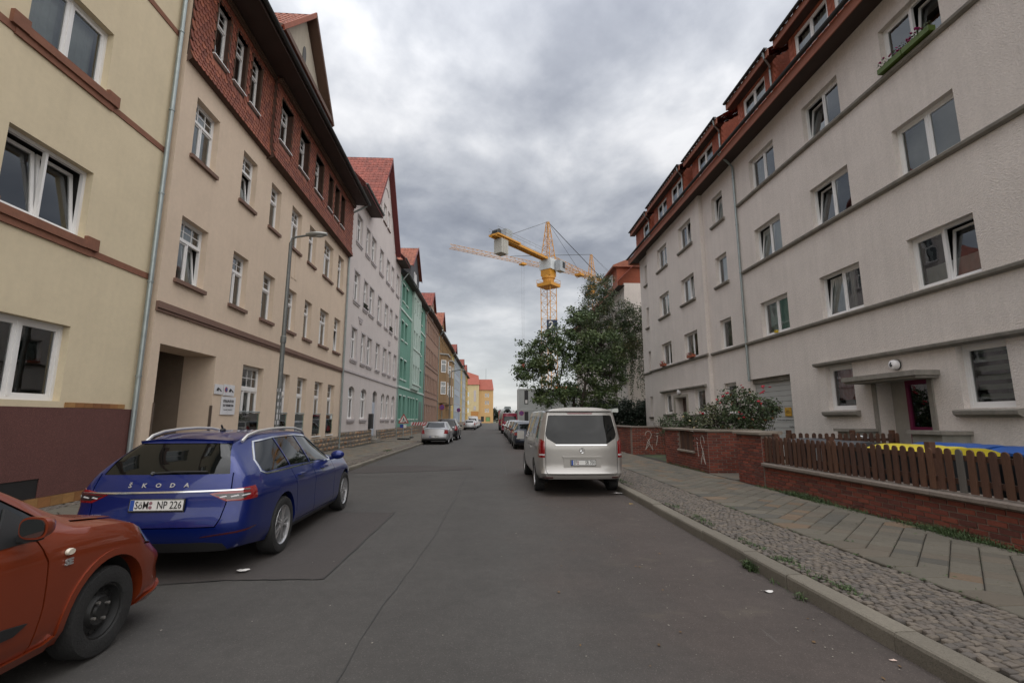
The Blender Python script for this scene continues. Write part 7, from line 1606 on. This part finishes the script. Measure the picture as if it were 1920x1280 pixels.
b = MB(); b.tube([(0, .03, 0), (0, .03, 1.9)], .025, 8); b.build('pole', STEELG, RW)
def tri(s, cz, y, m, nm): b = MB(); b.prism([(-s, cz - s * .577), (s, cz - s * .577), (0, cz + s * 1.155)], y, y + .003, 'y'); b.build(nm, m, RW)
tri(.40, 1.42, 0, SR, 'red_border'); tri(.29, 1.42, -.004, mat('sign_white2', (0.62, 0.60, 0.56)), 'white_face')
b = MB(); y_ = -.009
b.prism([(-.03, 1.56), (.02, 1.56), (.02, 1.61), (-.03, 1.61)], y_, y_ + .003, 'y'); b.prism([(-.06, 1.40), (.0, 1.42), (.01, 1.55), (-.05, 1.55)], y_, y_ + .003, 'y'); b.prism([(-.06, 1.40), (-.10, 1.26), (-.07, 1.26), (-.02, 1.40)], y_, y_ + .003, 'y'); b.prism([(-.02, 1.41), (.04, 1.26), (.07, 1.26), (.02, 1.42)], y_, y_ + .003, 'y'); b.prism([(-.0, 1.50), (.13, 1.30), (.14, 1.31), (.02, 1.53)], y_, y_ + .003, 'y'); b.prism([(.06, 1.26), (.20, 1.26), (.13, 1.34)], y_, y_ + .003, 'y'); b.build('digging_figure', INK, RW)
for x0, x1, m in ((-.25, -.02, SB), (.02, .22, PAPER)): strip(RW, 'plate', m, x0, x1, -.002, .002, .85, 1.1)
for k in (-.25, .05, .35): b = MB(); b.box(k - .13, k + .13, -.2, .35, 0, .1); b.build('foot_block', BLACKP, RW)
BRR = thing('barrier', 'red and white striped barrier boards standing beside the silver grey fastback', 'barrier', (-5.9, 39, .12))
for k in range(6): b = MB(); b.prism([(-.6 + k * .2, 1.0), (-.5 + k * .2, 1.0), (-.4 + k * .2, 1.25), (-.5 + k * .2, 1.25)], -.01, .01, 'y'); b.build('red_stripe', SR, BRR)
strip(BRR, 'board', PAPER, -.7, .7, .011, .03, 1.0, 1.25)
for xx in (-.6, .6): strip(BRR, 'leg', STEELG, xx - .03, xx + .03, .03, .06, 0, 1.3); b = MB(); b.box(xx - .1, xx + .1, -.3, .35, 0, .1); b.build('foot_block', BLACKP, BRR)
B3_ = thing('beacon', 'slanted red and white striped beacon plate near the parked fastback', 'beacon', (-5.25, 37.2, .12)); strip(B3_, 'board', PAPER, -.12, .12, 0, .02, .15, 1.15)
for k in range(4): b = MB(); z = .2 + k * .25; b.prism([(-.12, z), (.12, z + .1), (.12, z + .2), (-.12, z + .1)], -.006, -.001, 'y'); b.build('red_stripe', SR, B3_)
# ------------------------------------------------------------------ container stack
CN = mat('container_grey', (0.33, 0.34, 0.33), rough=.6, var=((.5, .06), (3, .05)))
for i, (x, z, lb) in enumerate([(3.25, 0.0, 'lower pale grey site container beside the road'), (3.25, 2.8, 'upper pale grey site container with tall slot window'), (9.5, 0.0, 'lower rear grey site container behind the maple'), (9.5, 2.8, 'upper rear grey site container behind the maple')]):
    c = thing('site_container', lb, 'container', (x, 63.5, z), 0, 'stacked site containers'); b = MB(); b.box(.08, 6.0, .03, 2.4, .12, 2.66); b.build('wall', CN, c)
    f = MB()
    for q in ((0, .14, 0, 2.44), (5.92, 6.06, 0, 2.44)): f.box(q[0], q[1], q[2], q[3], 0, 2.78)
    f.box(.14, 5.92, 0, 2.44, 0, .14); f.box(.14, 5.92, 0, 2.44, 2.64, 2.78); f.build('frame', mat('container_frame', (0.38, 0.39, 0.38), rough=.6), c)
    if i < 2: w = strip(c, 'slot_window', BLACKP, .85, 1.35, .0, .025, .75, 2.55); strip(w, 'blind', PAPER, .95, 1.25, -.006, -.001, .85, 1.3)
    rb = MB(); [rb.box(.2 + k * .28, .26 + k * .28, .012, .029, .16, 2.62) for k in range(20) if not (.8 < .2 + k * .28 < 1.4)]; rb.build('corrugation', CN, c, kind='stuff')
# ------------------------------------------------------------------ tower cranes
CY = mat('crane_yellow', (0.52, 0.235, 0.02), rough=.5, var=((1, .1),)); CGR = mat('crane_grey', (0.30, 0.32, 0.34), rough=.5); CWH = mat('crane_white', (0.50, 0.52, 0.53), rough=.5); CONC = mat('concrete', (0.36, 0.35, 0.32), rough=.9, var=((1, .1),))
def lattice(b, p, q, w0, w1, n, rc=.06, rd=.03, tri_=False):
    p = Vector(p); q = Vector(q); d = (q - p).normalized(); a = d.cross(Vector((0, 0, 1)))
    if a.length < .1: a = Vector((1, 0, 0))
    a.normalize(); c = a.cross(d)
    def ring(t):
        o = p + (q - p) * t; w = w0 + (w1 - w0) * t
        return [o + a * w / 2, o - a * w / 2, o + c * w * .95] if tri_ else [o + a * w / 2 + c * w / 2, o - a * w / 2 + c * w / 2, o - a * w / 2 - c * w / 2, o + a * w / 2 - c * w / 2]
    R_ = [ring(i / n) for i in range(n + 1)]; m = len(R_[0])
    for i in range(n):
        for k in range(m):
            b.tube([R_[i][k], R_[i + 1][k]], rc, 4, False); k2 = (k + 1) % m
            if i % 2: b.tube([R_[i][k], R_[i + 1][k2]], rd, 3, False)
            else: b.tube([R_[i][k2], R_[i + 1][k]], rd, 3, False)
            b.tube([R_[i][k], R_[i][k2]], rd, 3, False)
def crane(label, x, y, H, jl, cl, ang, ah, mw, num=None, trolley=(.45,), hook=None, cabside=-1):
    r_ = thing('tower_crane', label, 'crane', (x, y, 0), ang)
    b = MB(); lattice(b, (0, 0, 0), (0, 0, H - 3.2), mw, mw, int(H / 1.6), .08, .035); b.build('mast', CY, r_)
    b = MB(); b.box(-mw * .75, mw * .75, -mw * .75, mw * .75, H - 3.2, H - 2.7); b.lathe([(H - 2.7, mw * .5), (H - 1.9, mw * .5), (H - 1.8, mw * .6), (H - 1.4, mw * .6)], axis='z', n=20); b.box(-mw * .5, mw * .5, -mw * .5, mw * .5, H - 1.4, H - .3); b.build('slewing_ring', CY, r_)
    b = MB(); [b.tube([(sx * mw * .78, sy * mw * .78, H - 3.2), (sx * mw * .78, sy * mw * .78, H - 2.1)], .03, 4) for sx in (-1, 1) for sy in (-1, 1)]; [b.tube([(p[0] * mw * .78, p[1] * mw * .78, H - z), (q[0] * mw * .78, q[1] * mw * .78, H - z)], .025, 4) for z in (2.1, 2.6) for p, q in (((-1, -1), (1, -1)), ((1, -1), (1, 1)), ((1, 1), (-1, 1)), ((-1, 1), (-1, -1)))]; b.box(-mw * .75, mw * .75, -mw * .75, mw * .75, H - 3.26, H - 3.21); b.build('platform', CY, r_)
    b = MB(); b.box(-mw * .55, mw * .55, -mw * .6, mw * .6, H - .3, H + 1.6); b.build('cabinet', CWH, r_)
    c = MB(); c.box(mw * .1, mw * .9, cabside * mw * .95 - .5, cabside * mw * .95 + .5, H - .6, H + 1.3); cb = c.build('cab', CGR, r_); strip(cb, 'cab_window', CARGLASS, mw * .5, mw * .91, cabside * mw * .95 - .51, cabside * mw * .95 + .51, H + .0, H + 1.1)
    b = MB(); lattice(b, (0, 0, H + 1.6), (0, 0, H + ah), mw * .95, .35, 8, .07, .035); b.build('tower_head', CY, r_)
    b = MB(); lattice(b, (mw * .5, 0, H + 1.7), (jl, 0, H + 1.7), 1.15, .95, int(jl / 1.15), .055, .026, True); b.build('jib', CY, r_)
    b = MB(); b.box(-cl, -mw * .5, -.62, -.42, H + 1.35, H + 1.75); b.box(-cl, -mw * .5, .42, .62, H + 1.35, H + 1.75); b.box(-cl * .98, -mw * .5, -.42, .42, H + 1.5, H + 1.55); b.box(-cl, -cl * .62, -.95, .95, H + 1.55, H + 1.8); b.build('counter_jib', CY, r_)
    b = MB(); [b.tube([(-cl + k * cl / 9, s, H + 1.8), (-cl + k * cl / 9, s, H + 2.8)], .02, 3) for k in range(9) for s in (-.85, .85)]; [b.tube([(-cl, s, H + z), (-mw * .5, s, H + z)], .02, 3) for s in (-.85, .85) for z in (2.8, 2.35)]; b.build('railing', STEELG, r_)
    b = MB(); [b.box(-cl * .93 + k * .55, -cl * .93 + k * .55 + .5, -.75, .75, H - .9, H + 1.34) for k in range(3)]; b.build('counterweight', CONC, r_)
    b = MB(); b.box(-cl * .84, -cl * .74, -.6, .6, H + 1.8, H + 3.3); b.build('winch_cabinet', CGR, r_); b = MB(); b.cyl((-cl * .95, -.6, H + 2.3), .4, 1.2, 'y', 14); b.box(-cl * .99, -cl * .9, -.7, .7, H + 1.8, H + 2.0); b.build('winch', BLACKP, r_)
    b = MB(); T_ = Vector((0, 0, H + ah)); [b.tube([T_, (-cl * .86, s, H + 1.8)], .03, 4) for s in (-.4, .4)]; b.tube([T_, (jl * .62, 0, H + 2.8)], .06, 5); b.tube([T_, (jl * .30, 0, H + 2.8)], .03, 4) if hook is None else None; b.build('tie_bars', BLACKP, r_)
    for t in trolley: b = MB(); b.box(jl * t - .7, jl * t + .7, -.65, .65, H + 1.25, H + 1.6); b.tube([(jl * t - .5, .55, H + 1.3), (jl * t - .2, .55, H + 1.0), (jl * t + .2, .55, H + 1.0), (jl * t + .5, .55, H + 1.3)], .05, 4); b.build('trolley', CY, r_)
    if hook is not None:
        t = trolley[-1]; b = MB(); [b.tube([(jl * t + s, 0, H + 1.2), (jl * t + s * .6, 0, hook + 1.0)], .022, 4) for s in (-.35, .35)]; b.build('hoist_rope', mat('rope', (0.22, 0.22, 0.22)), r_)
        b = MB(); b.box(jl * t - .28, jl * t + .28, -.2, .2, hook - .4, hook + 1.0); b.build('hook_block', mat('hook_red', (0.42, 0.02, 0.03), rough=.5), r_); b = MB(); b.tube([(jl * t, 0, hook - .4), (jl * t, 0, hook - 4.3)], .03, 4); b.build('lifting_chain', MATS['rope'], r_)
    if num:
        M = Matrix.Rotation(-ang, 4, 'Z'); z = H - 10.2; b = MB(); b.box(-mw * .35 + .1, mw * .5 + .25, -mw * .5 - .62, -mw * .5 - .55, z - .9, z + .9, M); pl = b.build('number_board', mat('board_navy', (0.02, 0.03, 0.06)), r_); link('numeral', text_mesh(num, 1.7, PAPER, .01, bold=.03), r_, M @ TX(.17, -mw * .5 - .65, z))
    return r_
crane('near yellow tower crane with number 2 board and grey ballast block', 9.35, 79.2, 27.2, 32, 14.6, math.atan2(22.1, 18.96), 8.6, 1.9, '2', trolley=(.33,))
crane('far yellow tower crane with red hook block hanging from its long jib', 26.0, 122.0, 37.0, 41.5, 12.3, math.atan2(-21.3, -36.0), 8.2, 1.6, None, trolley=(.535,), hook=13.6, cabside=1)
